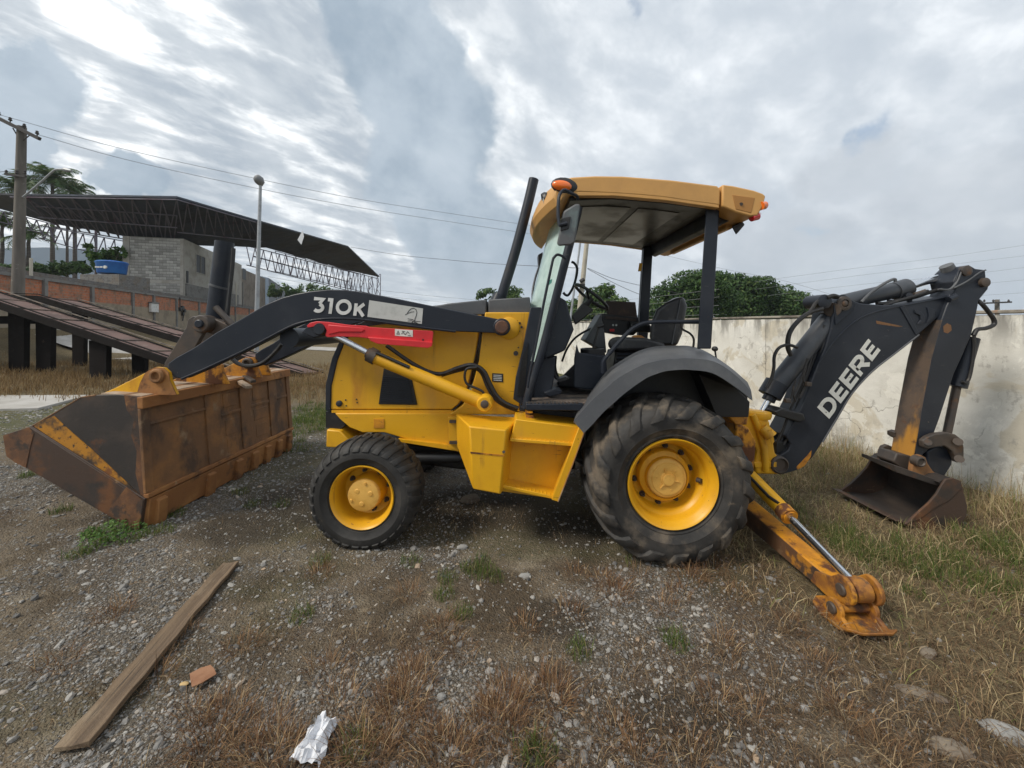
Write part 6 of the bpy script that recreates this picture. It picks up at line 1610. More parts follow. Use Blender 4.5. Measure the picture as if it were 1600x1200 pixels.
# hoses round the boom foot
hs = [([(1307, 465), (1290, 464), (1276, 472), (1268, 484), (1262, 490)], 3.8, .016), ([(1285, 482), (1262, 490), (1244, 505), (1233, 522), (1231, 542), (1236, 556)], 3.80, .022), ([(1246, 543), (1232, 539), (1218, 543), (1210, 556), (1209, 575), (1205, 592), (1198, 606)], 3.78, .015),
      ([(1310, 464), (1302, 462), (1292, 465)], 3.78, .02)]
for pts, Y, r in hs: part(MB().tube(ptube(pts, Y, 6), r, 8), 'hose', 'hose')
for k in range(7):
    dx = k * 5; j = [random.uniform(-2, 2) for _ in range(5)]
    part(MB().tube(ptube([(1214 + dx * .7, 692 + k), (1226 + dx + j[0], 668), (1238 + dx * .9 + j[1], 636), (1255 + dx * .8 + j[2], 596), (1272 + dx * .7 + j[3], 552), (1288 + dx * .4, 508)], 3.86 + .03 * (k % 3), 5), .013, 8), 'hose', 'hose')
part(MB().prism([(1211, 643), (1222, 638), (1257, 647), (1259, 657), (1250, 660), (1214, 650)], 3.76, 3.95), 'hose_clamp', 'black', bevel=.012)
for pts in ([(1244, 592), (1240, 604), (1237, 618), (1232, 630)], [(1262, 560), (1252, 590), (1246, 606), (1240, 616), (1243, 628)], [(1259, 572), (1255, 592), (1258, 604), (1250, 622)]):
    part(MB().tube(ptube(pts, 3.80, 5), .009, 8), 'hose', 'hose')
for px, py in ((1262, 600), (1230, 626)): part(MB().box(P(px, py, 3.79), (.05, .05, .04)), 'hose_coupling', 'steel', bevel=.006)
# dipper
YD = 3.80
dip = [(1493, 452), (1490, 440), (1498, 424), (1506, 416), (1514, 414), (1524, 420), (1540, 422), (1541, 434), (1547, 440), (1544, 452), (1530, 469), (1526, 490), (1518, 524), (1504, 556), (1491, 584), (1468, 655), (1458, 682), (1452, 702), (1437, 716), (1428, 714), (1435, 672), (1441, 635), (1455, 562), (1472, 500), (1480, 478)]
dp = part(MB().prism(dip, YD - .02, YD + .20), 'dipper', 'char', bevel=.01)
# worn front face of the dipper box
fpts = [(1472, 500), (1455, 562), (1441, 635), (1434.6, 672), (1427.2, 714.5)]
mb = MB(); rg = []
for x, y in fpts:
    p = P(x, y, YD - .018); rg.append([p + Vector((-.004, 0, 0)), p + Vector((.004, 0, 0)), Vector((p.x + .004, YD + .20, p.z)), Vector((p.x - .004, YD + .20, p.z))])
part(mb.loft(rg), 'dipper_face', 'dipface')
part(MB().prism([(1498, 424), (1506, 416), (1514, 414), (1524, 420), (1540, 422), (1536, 430), (1512, 444), (1490, 452)], YD - .034, YD - .018), 'doubler_plate', 'char', bevel=.004)
part(MB().tube(ptube([(1490, 450), (1510, 440), (1530, 426), (1540, 422)], YD - .036, 3), .008, 6), 'weld_bead', 'grey')
part(MB().tube(ptube([(1466, 452), (1484, 452), (1495, 440), (1502, 424), (1509, 416)], YD - .03, 4), .010, 6), 'weld_bead', 'grey')
part(MB().latheY(P(1512, 423, YD - .05), [(.05, .04), (.05, .0), (.035, -.006), (.004, -.006)], 20, True), 'cylinder_pin', 'steel')
part(MB().latheY(P(1541, 441, YD - .05), [(.045, .04), (.045, .0), (.035, -.006), (.004, -.006)], 20, True), 'pivot_pin', 'steel')
part(MB().cyl(P(1478, 415, 3.9), P(1484, 424, 3.9), .055, seg=16), 'cylinder_eye', 'grey')
part(MB().prism([(1474, 510), (1480, 505), (1486, 508), (1487, 516), (1481, 521), (1475, 519)], YD - .0215, YD - .018), 'rust_patch', 'rust')
# bucket cylinder behind the dipper
part(MB().cyl(P(1517, 528, 3.88), P(1496, 602, 3.88), .066, seg=24), 'bucket_cylinder', 'char')
part(MB().cyl(P(1498, 594, 3.88), P(1495, 604, 3.88), .074, seg=24), 'cylinder_head', 'char')
part(MB().cyl(P(1495, 603, 3.88), P(1480, 676, 3.88), .034, seg=16), 'piston_rod', M['steel'])
part(MB().tube(ptube([(1522, 524), (1522, 545), (1519, 570), (1514, 592), (1508, 598), (1503, 596)], 3.80, 5), .013, 8), 'steel_pipe', 'hose')
# linkage plates
for Y in (3.72, 3.98):
    q = [P(x, y, 3.74) for x, y in ((1439, 688), (1446, 682), (1458, 677), (1476, 675), (1490, 678), (1500, 686), (1503, 698), (1503, 714), (1499, 722), (1492, 722), (1489, 714), (1484, 704), (1472, 696), (1458, 698), (1447, 701), (1440, 698))]
    part(MB().loft([[Vector((v.x, Y, v.z)) for v in q], [Vector((v.x, Y + .05, v.z)) for v in q]]), 'link_arm', 'steel', bevel=.01)
part(MB().prism([(1449, 706), (1462, 698), (1478, 698), (1489, 712), (1488, 726), (1474, 748), (1462, 742), (1450, 728)], 3.78, 3.98), 'bucket_link', 'char', bevel=.012)
part(MB().cyl(P(1497, 690, 3.68), P(1497, 690, 4.06), .035, seg=14).cyl(P(1499, 717, 3.68), P(1499, 717, 4.06), .035, seg=14).cyl(P(1450, 691, 3.70), P(1450, 691, 4.06), .03, seg=14), 'link_pin', 'steel')
part(MB().prism([(1402, 708), (1430, 714), (1436, 722), (1428, 734), (1410, 734), (1396, 722)], 3.80, 3.99), 'bucket_mount', 'steel', bevel=.012)
part(MB().prism([(1398, 676), (1405, 674), (1404, 686), (1398, 682)], 3.98, 4.06), 'link_pin', 'steel')
# digging bucket: curved shell with side plates, open towards the machine
YK0, YK1 = 3.55, 4.26
outer = [(1412, 819), (1434, 824), (1458, 828), (1482, 826), (1500, 818), (1508, 804), (1509, 790), (1505, 776), (1502, 762), (1500, 752), (1490, 748), (1478, 749), (1468, 754)]
inner = [(1472, 759), (1482, 754), (1490, 755), (1495, 764), (1499, 780), (1502, 794), (1500, 806), (1492, 814), (1476, 820), (1458, 822), (1436, 819)]
ring = [P(x, y, YK0) for x, y in outer + inner]
dig = part(MB().loft([[Vector((v.x, YK0 + .01, v.z)) for v in ring], [Vector((v.x, YK1 - .01, v.z)) for v in ring]]), 'digging_bucket', 'rustdark', angle=30)
plate = [(1412, 819), (1434, 825), (1458, 829), (1482, 827), (1501, 819), (1509, 805), (1510, 790), (1506, 776), (1503, 762), (1500, 751), (1490, 747), (1480, 748), (1472, 758), (1464, 772), (1450, 788), (1434, 803)]
for Ya in (YK0 - .008, YK1 - .02):
    q = [P(x, y, YK0) for x, y in plate]
    MB().loft([[Vector((v.x, Ya, v.z)) for v in q], [Vector((v.x, Ya + .026, v.z)) for v in q]]).build('side_plate', M['rustlip'], dig, bevel=.004)
q = [P(x, y, YK0 - .015) for x, y in ((1478, 749), (1490, 747), (1500, 751), (1503, 763), (1494, 772), (1484, 782), (1468, 790), (1452, 800), (1436, 812), (1418, 818), (1434, 802), (1452, 786), (1464, 772), (1472, 758))]
MB().loft([q, [v + Vector((0, .02, 0)) for v in q]]).build('side_cutter', M['rustlip'], dig, bevel=.004)
lp = P(1410, 818, YK0)
MB().loft([[Vector((lp.x + dx, y, lp.z + dz)) for dx, dz in ((-.06, .02), (.02, -.005), (.02, .02), (-.055, .03))] for y in (YK0, YK1)]).build('cutting_edge', M['rustlip'], dig, bevel=.003)
for Y in (3.70, 4.02):
    q = [P(x, y, 3.70) for x, y in ((1424, 742), (1427, 722), (1431, 714), (1439, 711), (1447, 715), (1450, 724), (1458, 736), (1474, 748), (1474, 756), (1452, 754))]
    MB().loft([[Vector((v.x, Y, v.z)) for v in q], [Vector((v.x, Y + .045, v.z)) for v in q]]).build('bucket_ear', M['rust'] if Y < 3.8 else M['steel'], dig, bevel=.008)
MB().latheY(P(1439, 722, 3.66), [(.05, .06), (.05, 0), (.038, -.008), (.03, .004), (.004, .004)], 18, True).build('bucket_pin', M['steel'], dig)
MB().loft([[P(x, y, 3.6) for x, y in ((1398, 727), (1470, 752), (1476, 757), (1466, 760), (1400, 738))], [P(x, y, 3.6) + Vector((0, .62, 0)) for x, y in ((1440, 742), (1470, 752), (1476, 757), (1466, 760), (1440, 748))]]).build('top_plate', M['rustdark'], dig, bevel=.004)

# ---------------------------------------------------------- stabiliser leg reaching out over the ground
XS = 2.12
A0 = Vector((XS, 3.62, .085)); A1 = Vector((XS + .035, 2.50, -.005))
st = part(MB().loft([[A0 + Vector((-.075, 0, -.12)), A0 + Vector((.075, 0, -.12)), A0 + Vector((.075, 0, .05)), A0 + Vector((-.075, 0, .05))], [A1 + Vector((-.07, 0, -.065)), A1 + Vector((.07, 0, -.065)), A1 + Vector((.07, 0, .045)), A1 + Vector((-.07, 0, .045))]]), 'stabiliser_leg', 'yellow_dirty', bevel=.008)
part(MB().loft([[A0 + Vector((-.080, 0, -.118)), A0 + Vector((-.074, 0, -.118)), A0 + Vector((-.074, 0, .044)), A0 + Vector((-.080, 0, .044))], [A1 + Vector((-.075, 0, -.063)), A1 + Vector((-.069, 0, -.063)), A1 + Vector((-.069, 0, .040)), A1 + Vector((-.075, 0, .040))]]), 'leg_web', 'legside')
def yz_plate(x0, x1, pts, name, m, bevel=.006):
    mb = MB(); mb.loft([[Vector((x, y, z)) for y, z in pts] for x in (x0, x1)])
    return mb.build(name, M[m], st, bevel=bevel)
def discx(c, r, th, name, m, n=22):
    return yz_plate(c[0] - th, c[0] + th, [(c[1] + r * math.cos(2 * math.pi * k / n), c[2] + r * math.sin(2 * math.pi * k / n)) for k in range(n)], name, m, .008)
PN = Vector((XS + .04, 2.405, .055))
for dx in (-.085, .085):
    pts = [(2.66, -.06), (2.62, .035), (2.50, .075)] + [(PN.y + .085 * math.cos(R(a)), PN.z + .085 * math.sin(R(a))) for a in range(70, 271, 20)] + [(2.46, -.07)]
    yz_plate(PN.x + dx - .014, PN.x + dx + .014, pts, 'eye_plate', 'yellow_rust')
discx((PN.x - .102, PN.y, PN.z), .036, .012, 'pin', 'steel'); discx((PN.x + .10, PN.y, PN.z), .034, .012, 'pin', 'steel')
discx((PN.x, PN.y, PN.z), .07, .05, 'rod_eye', 'yellow_rust')
# foot pad: hinged plate with raised cheeks
FP = Vector((XS + .03, 2.40, -.055))
g_ = gzf(FP.x, FP.y)
fz_ = g_ + .012
pad = MB()
prof_ = [(-.17, .05), (-.10, .012), (0, 0), (.14, .0), (.22, .03)]
pad.loft([[Vector((FP.x + sx * .95 - .045, FP.y - .05 + a * k, fz_ + b)) for a, b in prof_] + [Vector((FP.x + sx * .95 - .045, FP.y - .05 + a * k, fz_ + b + .018)) for a, b in reversed(prof_)] for sx, k in ((-.165, .66), (-.10, .88), (.08, .88), (.14, .70))])
pad.build('foot_pad', M['yellow_rust'], st, bevel=.006)
for dx in (-.135, .08):
    pts = [(FP.y - .14, fz_ + .01)] + [(FP.y + .0 + .062 * math.cos(R(a)), fz_ + .068 + .058 * math.sin(R(a))) for a in range(200, -21, -22)] + [(FP.y + .14, fz_ + .01)]
    yz_plate(FP.x + dx - .014, FP.x + dx + .014, pts, 'pad_ear', 'yellow_rust')
discx((FP.x - .155, FP.y, fz_ + .068), .034, .012, 'pad_pin', 'steel')
discx((FP.x - .03, FP.y, fz_ + .068), .024, .12, 'pad_pin', 'yellow_rust')
# stabiliser cylinder
S0 = Vector((XS + .01, 3.60, .40)); S1 = Vector((PN.x, PN.y + .02, PN.z + .02)); sd = S1 - S0
part(MB().cyl(S0, S0 + sd * .50, .058, seg=24), 'stabiliser_cylinder', 'yellow')
part(MB().cyl(S0 + sd * .47, S0 + sd * .535, .064, seg=24).cyl(S0 + sd * .535, S0 + sd * .545, .05, seg=20), 'cylinder_head', 'yellow_dirty')
part(MB().cyl(S0 + sd * .54, S1, .027, seg=18), 'piston_rod', 'chrome')
part(MB().tube([S0 + Vector((-.05, -.02, .05)), S0 + sd * .2 + Vector((-.052, 0, .045)), S0 + sd * .40 + Vector((-.052, 0, .045)), S0 + sd * .47 + Vector((-.03, 0, .05))], .012, 8), 'hose', 'hose')
part(MB().cyl(S0 + Vector((-.06, .02, .02)), S0 + Vector((.06, .02, .02)), .075, seg=20), 'cylinder_eye', 'char')
# ================================================================== LOOSE THINGS ON THE GROUND
M['plank'] = mat('weathered_plank', (0.185, 0.128, 0.078), 0.85,
    [((0.105, 0.070, 0.043), 26, .40, .64, (.03, 1, 1)), ((0.29, 0.22, 0.145), 3.0, .54, .72, (.5, 1, 1)), ((0.060, 0.042, 0.029), 60, .57, .66, (.02, 1, 1)), ((0.075, 0.055, 0.04), 5, .60, .72)], bump=(60, .5))
pa, pb = G(112, 1178), G(361, 886)
d = (pb - pa); L = d.length; d.normalize(); sd = Vector((-d.y, d.x, 0)).normalized()
pl = MB(); rings = []
NW = 16
for i in range(NW + 1):
    u = i / NW; c = pa + d * L * u; wdt = .060 * (1 - .12 * u) + .004 * math.sin(i * 1.9)
    z = max(gzf(c.x, c.y), gzf(*(c + sd * wdt)[:2]), gzf(*(c - sd * wdt)[:2])) + .006
    z = z * .35 + .65 * ((pa.z * (1 - u) + pb.z * u) + .018)
    bow = .006 * math.sin(u * math.pi * 1.0)
    prof = [(-wdt, 0), (wdt, 0), (wdt, .024), (wdt * .45, .021), (0, .019), (-wdt * .5, .022), (-wdt * .78, .026), (-wdt, .026)]
    rings.append([Vector((c.x, c.y, z + bow)) + sd * a + Vector((0, 0, b)) for a, b in prof])
plank = pl.loft(rings).build('plank', M['plank'], bevel=.003)
ang_ = math.atan2(d.y, d.x)
plank.data.transform(Matrix.Rotation(-ang_, 4, 'Z')); plank.rotation_euler = (0, 0, ang_)
meta(plank, 'long weathered wooden plank lying on the gravel', 'plank')

M['card'] = mat('brown_cardboard', (0.30, 0.155, 0.085), 0.9, [((0.24, 0.115, 0.06), 12, .45, .65)], bump=(40, .2))
c = CARD = G(316, 1064)
cb = MB(); out = [(1.3 * x, 1.3 * y) for x, y in [(-.052, .005), (-.03, .028), (.0, .040), (.028, .022), (.055, -.002), (.026, -.038), (.004, -.052), (-.028, -.020)]]
cb.loft([[c + Vector((x, y, .030 + h + .05 * x)) for x, y in out] for h in (0, .004)])
meta(cb.build('cardboard', M['card'], smooth=False), 'torn piece of brown cardboard near the long plank', 'cardboard')
c = G(288, 1071)
meta(ellipsoid(c + Vector((0, 0, .008)), .022, .012, .006).build('chip', mat('yellow_chip', (.50, .35, .16), .8), None), 'small yellowish wood chip touching the torn cardboard', 'wood chip')

# crumpled paper
c = PAPER = G(494, 1170)
n = 12; V = []; Fc = []
for i in range(n):
    for j in range(n):
        u, v = i / (n - 1) - .5, j / (n - 1) - .5
        a = .115 * u * (1 - .30 * v) + .016 * (float(vnoise(np.array(i * .9), np.array(j * .9), 2)) - .5) + .015 * v
        b = .165 * v + .020 * (float(vnoise(np.array(i * .8 + 9), np.array(j * .8), 3)) - .5)
        ridged = abs(float(vnoise(np.array(i * .55 + 3), np.array(j * .45), 7)) - .5) * 2
        z = .010 + .055 * (1 - ridged) * (1 - 2.2 * abs(u) ** 2) + .026 * float(vnoise(np.array(i * 1.3), np.array(j * 1.3), 12))
        V.append(c + Vector((a, b, z)))
for i in range(n - 1):
    for j in range(n - 1):
        k = i * n + j
        Fc += [(k, k + n, k + n + 1), (k, k + n + 1, k + 1)]
pp_ = MB(); pp_.add(V, Fc)
meta(pp_.build('crumpled_paper', mat('white_paper', (.66, .67, .70), .8), smooth=False), 'crumpled white sheet of paper on the stones', 'paper')

# larger rocks, each a thing of its own
M['rock'] = mat('grey_rock', (0.30, 0.295, 0.28), 0.85, [((0.20, 0.19, 0.175), 6, .42, .64), ((0.40, 0.39, 0.365), 14, .58, .72), ((.13, .10, .07), 5, .6, .75)], bump=(30, .6))
M['rockb'] = mat('earthy_stone', (0.20, 0.165, 0.125), 0.9, [((0.13, 0.10, 0.075), 6, .42, .64), ((0.28, 0.24, 0.19), 16, .58, .72)], bump=(30, .6))
def rock(c, sx, sy, sz, m, label, rot=0, sink=.35):
    bm = bmesh.new(); bmesh.ops.create_icosphere(bm, subdivisions=3, radius=1)
    k = random.random() * 50
    for v in bm.verts:
        p = v.co
        q = 1 + .55 * (float(fbm(np.array(p.x * 1.3 + k), np.array(p.y * 1.3 + p.z * 1.7), 4, 3)) - .5)
        facets = .10 * abs(math.sin(p.x * 2.2 + k) * math.cos(p.z * 2.6 + k))
        p = p * (q - facets); v.co = Vector((p.x * sx, p.y * sy, max(p.z, -.8) * sz))
    bmesh.ops.rotate(bm, verts=bm.verts, cent=(0, 0, 0), matrix=Matrix.Rotation(rot, 3, 'Z'))
    me = bpy.data.meshes.new('rock'); bm.to_mesh(me); bm.free(); me.materials.append(M[m])
    me.polygons.foreach_set('use_smooth', [True] * len(me.polygons)); me.set_sharp_from_angle(angle=R(28))
    o = bpy.data.objects.new('rock', me); COL.objects.link(o); o.location = Vector(c) + Vector((0, 0, sz * (1 - sink * 2) * .5))
    return meta(o, label, 'rock', 'loose rocks on the yard')
rock(G(1572, 1150), .085, .05, .045, 'rock', 'big pale grey rock at the bottom corner below the stabiliser foot', -.5)
rock(G(1490, 1176), .085, .055, .035, 'rockb', 'flat earthy brown rock next to the big pale grey rock', -.3)
rock(G(1450, 1022), .055, .035, .024, 'rockb', 'small tan rock half buried in straw below the foot pad', .4)
rock(G(1440, 1086), .10, .04, .022, 'rockb', 'long tan stone sunk in the soil between foot pad and corner rocks', -.35)
rock(G(735, 782), .10, .07, .05, 'rockb', 'dark stone in the shade under the step tank', .2)
rock(G(690, 1090), .024, .018, .014, 'rock', 'grey stone in the middle gravel below the step tank', .1)
rock(G(820, 900), .045, .03, .014, 'rock', 'flat bluish grey stone near the green weeds in front of the drive wheel', .1)
rock(G(1258, 1108), .022, .018, .014, 'rock', 'roundish pale stone in the soil below the stabiliser leg', .3)
rock(G(722, 856), .05, .03, .018, 'rock', 'flat pale stone beside the small wheel', .3)

# ================================================================== GRAVEL
def scatter(n, region):
    """random ground points inside the picture's near field, thinning with distance"""
    out = []
    while sum(len(a) for a in out) < n:
        y = region[0] + (region[1] - region[0]) * rng.random(60000) ** region[2]
        x = (rng.random(60000) * 2 - 1) * 1.85 * y
        out.append(np.stack((x, y), -1))
    return np.concatenate(out)[:n]
plank_a, plank_d, plank_s, plank_l = np.array(pa[:2]), np.array(d[:2]), np.array(sd[:2]), L
def clear(p):
    r = p - plank_a; u = r @ plank_d; v = np.abs(r @ plank_s)
    ok = ~((u > -.01) & (u < plank_l + .01) & (v < .055))
    ok &= np.hypot(p[:, 0] - RC.x, 0) * 0 + 1 > 0
    return ok
PH = (1 + 5 ** .5) / 2
ICO = np.array([(-1, PH, 0), (1, PH, 0), (-1, -PH, 0), (1, -PH, 0), (0, -1, PH), (0, 1, PH), (0, -1, -PH), (0, 1, -PH), (PH, 0, -1), (PH, 0, 1), (-PH, 0, -1), (-PH, 0, 1)]) / math.hypot(1, PH)
ICF = np.array([(0, 11, 5), (0, 5, 1), (0, 1, 7), (0, 7, 10), (0, 10, 11), (1, 5, 9), (5, 11, 4), (11, 10, 2), (10, 7, 6), (7, 1, 8), (3, 9, 4), (3, 4, 2), (3, 2, 6), (3, 6, 8), (3, 8, 9), (4, 9, 5), (2, 4, 11), (6, 2, 10), (8, 6, 7), (9, 8, 1)])
def stones(name, p, size, material, label):
    n = len(p); z = gz(p[:, 0], p[:, 1])
    v = ICO[None] * (1 + rng.uniform(-.30, .22, (n, 12, 1)))
    sc = np.stack((size * rng.uniform(.8, 1.5, n), size * rng.uniform(.6, 1.0, n), size * rng.uniform(.35, .75, n)), -1)
    v = v * sc[:, None, :]
    a = rng.random(n) * 6.283; ca, sa = np.cos(a)[:, None], np.sin(a)[:, None]
    t = rng.uniform(-.45, .45, n); ct, st_ = np.cos(t)[:, None], np.sin(t)[:, None]
    x, y, zz = v[..., 0], v[..., 1], v[..., 2]
    x, zz = x * ct - zz * st_, x * st_ + zz * ct
    x, y = x * ca - y * sa, x * sa + y * ca
    V = np.stack((x + p[:, :1], y + p[:, 1:2], zz + (z + sc[:, 2] * .25)[:, None]), -1)
    f = (ICF[None] + (np.arange(n) * 12)[:, None, None]).reshape(-1)
    o = raw_mesh(name, V.reshape(-1, 3), f, np.full(n * 20, 3), material)
    return meta(o, label, 'gravel', kind='stuff')
gm_ = island_mat('crushed_stone', [(0, (0.105, 0.10, 0.094)), (.25, (0.175, 0.168, 0.158)), (.55, (0.24, 0.229, 0.214)), (.8, (0.31, 0.297, 0.272)), (.93, (0.37, 0.352, 0.32)), (.98, (0.34, 0.24, 0.155)), (1, (0.45, 0.43, 0.40))], .85)
p = scatter(245000, (1.25, 7.6, 1.25)); p = p[clear(p)]
dens = .20 + .80 * gravel(p[:, 0], p[:, 1]) * (1 - .55 * litter(p[:, 0], p[:, 1])); dens *= 1 - .80 * field_right(p[:, 0], p[:, 1])
p = p[rng.random(len(p)) < dens * .62]
sz = np.clip(rng.lognormal(math.log(.0046), .55, len(p)), .0022, .024) * (.8 + .10 * p[:, 1])
stones('gravel', p, sz, gm_, 'grey crushed stone gravel spread over the yard')
p = scatter(1950, (1.3, 6.5, 1.2)); p = p[clear(p)]
p = p[rng.random(len(p)) < (.25 + .75 * gravel(p[:, 0], p[:, 1])) * (1 - .7 * field_right(p[:, 0], p[:, 1]))]
stones('pebbles', p, np.clip(rng.lognormal(math.log(.0125), .38, len(p)), .008, .034), gm_, 'larger loose pebbles among the gravel')

# ================================================================== GRASS, WEEDS, STRAW
def blades(name, p, h, w, lean, material, label, az=None, lift=0.0, cat='grass'):
    n = len(p); z = gz(p[:, 0], p[:, 1]) - .004 + lift
    az = rng.random(n) * 6.283 if az is None else az
    dx, dy = np.cos(az), np.sin(az)
    fa = az + rng.uniform(.7, 2.4, n); fx, fy = np.cos(fa) * w / 2, np.sin(fa) * w / 2
    l1, l2, l3 = lean * .45, lean * .95, lean * 1.35
    b = np.stack((p[:, 0], p[:, 1], z), -1)
    def stp(q, l, s): return q + np.stack((dx * np.sin(l) * s, dy * np.sin(l) * s, np.cos(l) * s), -1)
    m1 = stp(b, l1, h * .38); m2 = stp(m1, l2, h * .34); t = stp(m2, l3, h * .28)
    for q in (m1, m2, t): q[:, 2] = np.maximum(q[:, 2], z + .006)
    o3 = np.stack((fx, fy, np.zeros(n)), -1)
    V = np.stack((b - o3, b + o3, m1 - o3 * .9, m1 + o3 * .9, m2 - o3 * .6, m2 + o3 * .6, t), 1).reshape(-1, 3)
    base = (np.arange(n) * 7)[:, None]
    f = np.concatenate((base + np.array([[0, 1, 3, 2]]), base + np.array([[2, 3, 5, 4]]), base + np.array([[4, 5, 6]])), 1).reshape(-1)
    o = raw_mesh(name, V, f, np.tile(np.array([4, 4, 3]), n), material)
    return meta(o, label, cat, kind='stuff')
STRAW = island_mat('dry_straw', [(0, (0.19, 0.135, 0.07)), (.25, (0.33, 0.24, 0.125)), (.5, (0.46, 0.35, 0.19)), (.72, (0.58, 0.47, 0.29)), (.84, (0.24, 0.25, 0.08)), (1, (0.14, 0.185, 0.05))], .8, .25)
STRAW2 = island_mat('reddish_straw', [(0, (0.12, 0.075, 0.035)), (.4, (0.20, 0.125, 0.055)), (.75, (0.28, 0.19, 0.09)), (1, (0.34, 0.25, 0.13))], .8, .25)
DEAD = island_mat('dead_brown_weeds', [(0, (0.072, 0.046, 0.028)), (.35, (0.13, 0.082, 0.046)), (.7, (0.21, 0.135, 0.072)), (.88, (0.32, 0.225, 0.125)), (1, (0.46, 0.36, 0.21))], .85, .15)
DEADR = island_mat('russet_dead_weeds', [(0, (0.075, 0.038, 0.020)), (.35, (0.155, 0.080, 0.040)), (.7, (0.26, 0.145, 0.070)), (.9, (0.36, 0.235, 0.12)), (1, (0.50, 0.38, 0.22))], .85, .15)
GREEN = island_mat('fresh_green_grass', [(0, (0.045, 0.08, 0.016)), (.45, (0.085, 0.135, 0.026)), (.75, (0.14, 0.18, 0.045)), (1, (0.28, 0.23, 0.09))], .7, .3)
def tufts(n, centres, rad, per):
    k = rng.integers(0, len(centres), n); r = rad * np.sqrt(rng.random(n)); a = rng.random(n) * 6.283
    return centres[k] + np.stack((r * np.cos(a), r * np.sin(a)), -1), a
def yardside(p):      # keep clear of the plastered wall
    q = p - np.array(W0[:2]); return (q @ np.array(WN[:2])) > .03
def off_machine(p):
    ok = np.ones(len(p), bool)
    for c_, r0, y0, y1 in ((RC.x, .28, 2.80, 3.40), (FC.x, .18, 2.95, 3.34)):
        ok &= ~((np.abs(p[:, 0] - c_) < r0) & (p[:, 1] > y0) & (p[:, 1] < y1))
    ok &= ~((p[:, 0] > 2.0) & (p[:, 0] < 2.28) & (p[:, 1] > 2.24) & (p[:, 1] < 3.4))
    ok &= ~((p[:, 0] > 3.45) & (p[:, 0] < 4.25) & (p[:, 1] > 3.54) & (p[:, 1] < 4.28))
    ok &= np.hypot(p[:, 0] - CARD.x, p[:, 1] - CARD.y) > .075
    ok &= np.hypot(p[:, 0] - PAPER.x, p[:, 1] - PAPER.y) > .07
    return ok & clear(p)
# straw between the machine and the wall: clumped, half of it lying down
p = np.stack((rng.uniform(1.2, 9.0, 160000), rng.uniform(0.8, 13.0, 160000)), -1)
fr_ = field_right(p[:, 0], p[:, 1])
clump = fbm(p[:, 0] * 4, p[:, 1] * 4, 71, 3)
keep = (rng.random(len(p)) < fr_ * (.35 + .9 * smooth(.35, .65, clump)) * (.22 + .78 * smooth(2.1, 3.3, p[:, 1])) * np.where(p[:, 1] < 6, 1, .55)) & yardside(p) & off_machine(p) & (np.abs(p[:, 0]) < 2.6 * p[:, 1])
p = p[keep]; q = p - np.array(W0[:2]); dw_ = q @ np.array(WN[:2])
cl = fbm(p[:, 0] * 4, p[:, 1] * 4, 71, 3)
hgt = (.08 + .15 * smooth(2.6, .3, dw_) + .10 * cl) * rng.uniform(.55, 1.35, len(p))
lean = np.clip(rng.normal(.75, .45, len(p)) + .5 * (1 - smooth(2.6, .6, dw_)), .05, 1.5)
blades('dry_grass', p, hgt, rng.uniform(.0022, .005, len(p)), lean, STRAW, 'dry straw grass between the machine and the plastered wall')
# brown mat of flattened stalks near the machine and stabiliser
p = scatter(90000, (1.3, 5.4, 1.1)); p = p[off_machine(p)]
mk = np.clip(.9 * smooth(.2, .95, field_right(p[:, 0], p[:, 1])) * smooth(6, 2.5, p[:, 1]) + .75 * smooth(1.2, 2.2, p[:, 0] + .2) * smooth(4.2, 3.2, p[:, 1]), 0, 1)
p = p[rng.random(len(p)) < mk * .65]
blades('flattened_weeds', p, rng.uniform(.05, .16, len(p)), rng.uniform(.002, .0042, len(p)), rng.uniform(1.0, 1.55, len(p)), DEAD, 'flattened brown dead stalks around the stabiliser leg', lift=.004)
# litter and reddish dead tufts in the gravel
p = scatter(155000, (1.25, 5.5, 1.15)); p = p[off_machine(p)]
p = p[rng.random(len(p)) < (.10 + .90 * litter(p[:, 0], p[:, 1])) * (1 - .5 * field_right(p[:, 0], p[:, 1])) * .55]
blades('weed_litter', p, rng.uniform(.025, .10, len(p)), rng.uniform(.0014, .003, len(p)), rng.uniform(.9, 1.55, len(p)), DEAD, 'fine brown weed litter between the stones', lift=.003)
tc_ = np.array([tuple(G(x, y)[:2]) for x, y in ((790, 1090), (770, 1130), (805, 1150), (640, 1060), (620, 1100), (600, 1180), (700, 1180), (660, 1150), (560, 1150), (840, 1190), (865, 1100), (890, 960), (860, 1080), (940, 905), (1000, 900), (1060, 930), (1090, 900), (1040, 950), (1150, 930), (420, 1130), (350, 1110), (300, 1120), (450, 1180), (330, 1190), (820, 985), (690, 985), (720, 1020), (1240, 980), (1280, 1040), (1130, 1010), (510, 1050), (530, 1100), (640, 930), (500, 900), (240, 1060), (280, 1000), (1180, 1120), (1080, 1180), (960, 1150), (1000, 1190), (900, 900), (1120, 1100), (1320, 1120), (1390, 1180), (180, 960), (90, 1040), (380, 1010))])
k, a = tufts(5600, tc_, .09, 0); ok_ = off_machine(k); k, a = k[ok_], a[ok_]
big = np.array([tuple(G(x, y)[:2]) for x, y in ((790, 1110), (775, 1140), (640, 1080), (615, 1130), (560, 1190), (700, 1190), (860, 1090), (420, 1190), (340, 1150), (1075, 905), (1110, 890), (960, 930))])
k2, a2 = tufts(2600, big, .12, 0); k, a = np.concatenate((k, k2)), np.concatenate((a, a2))
sz_ = np.concatenate((np.full(len(k) - len(k2), 1.0), np.full(len(k2), 1.35)))
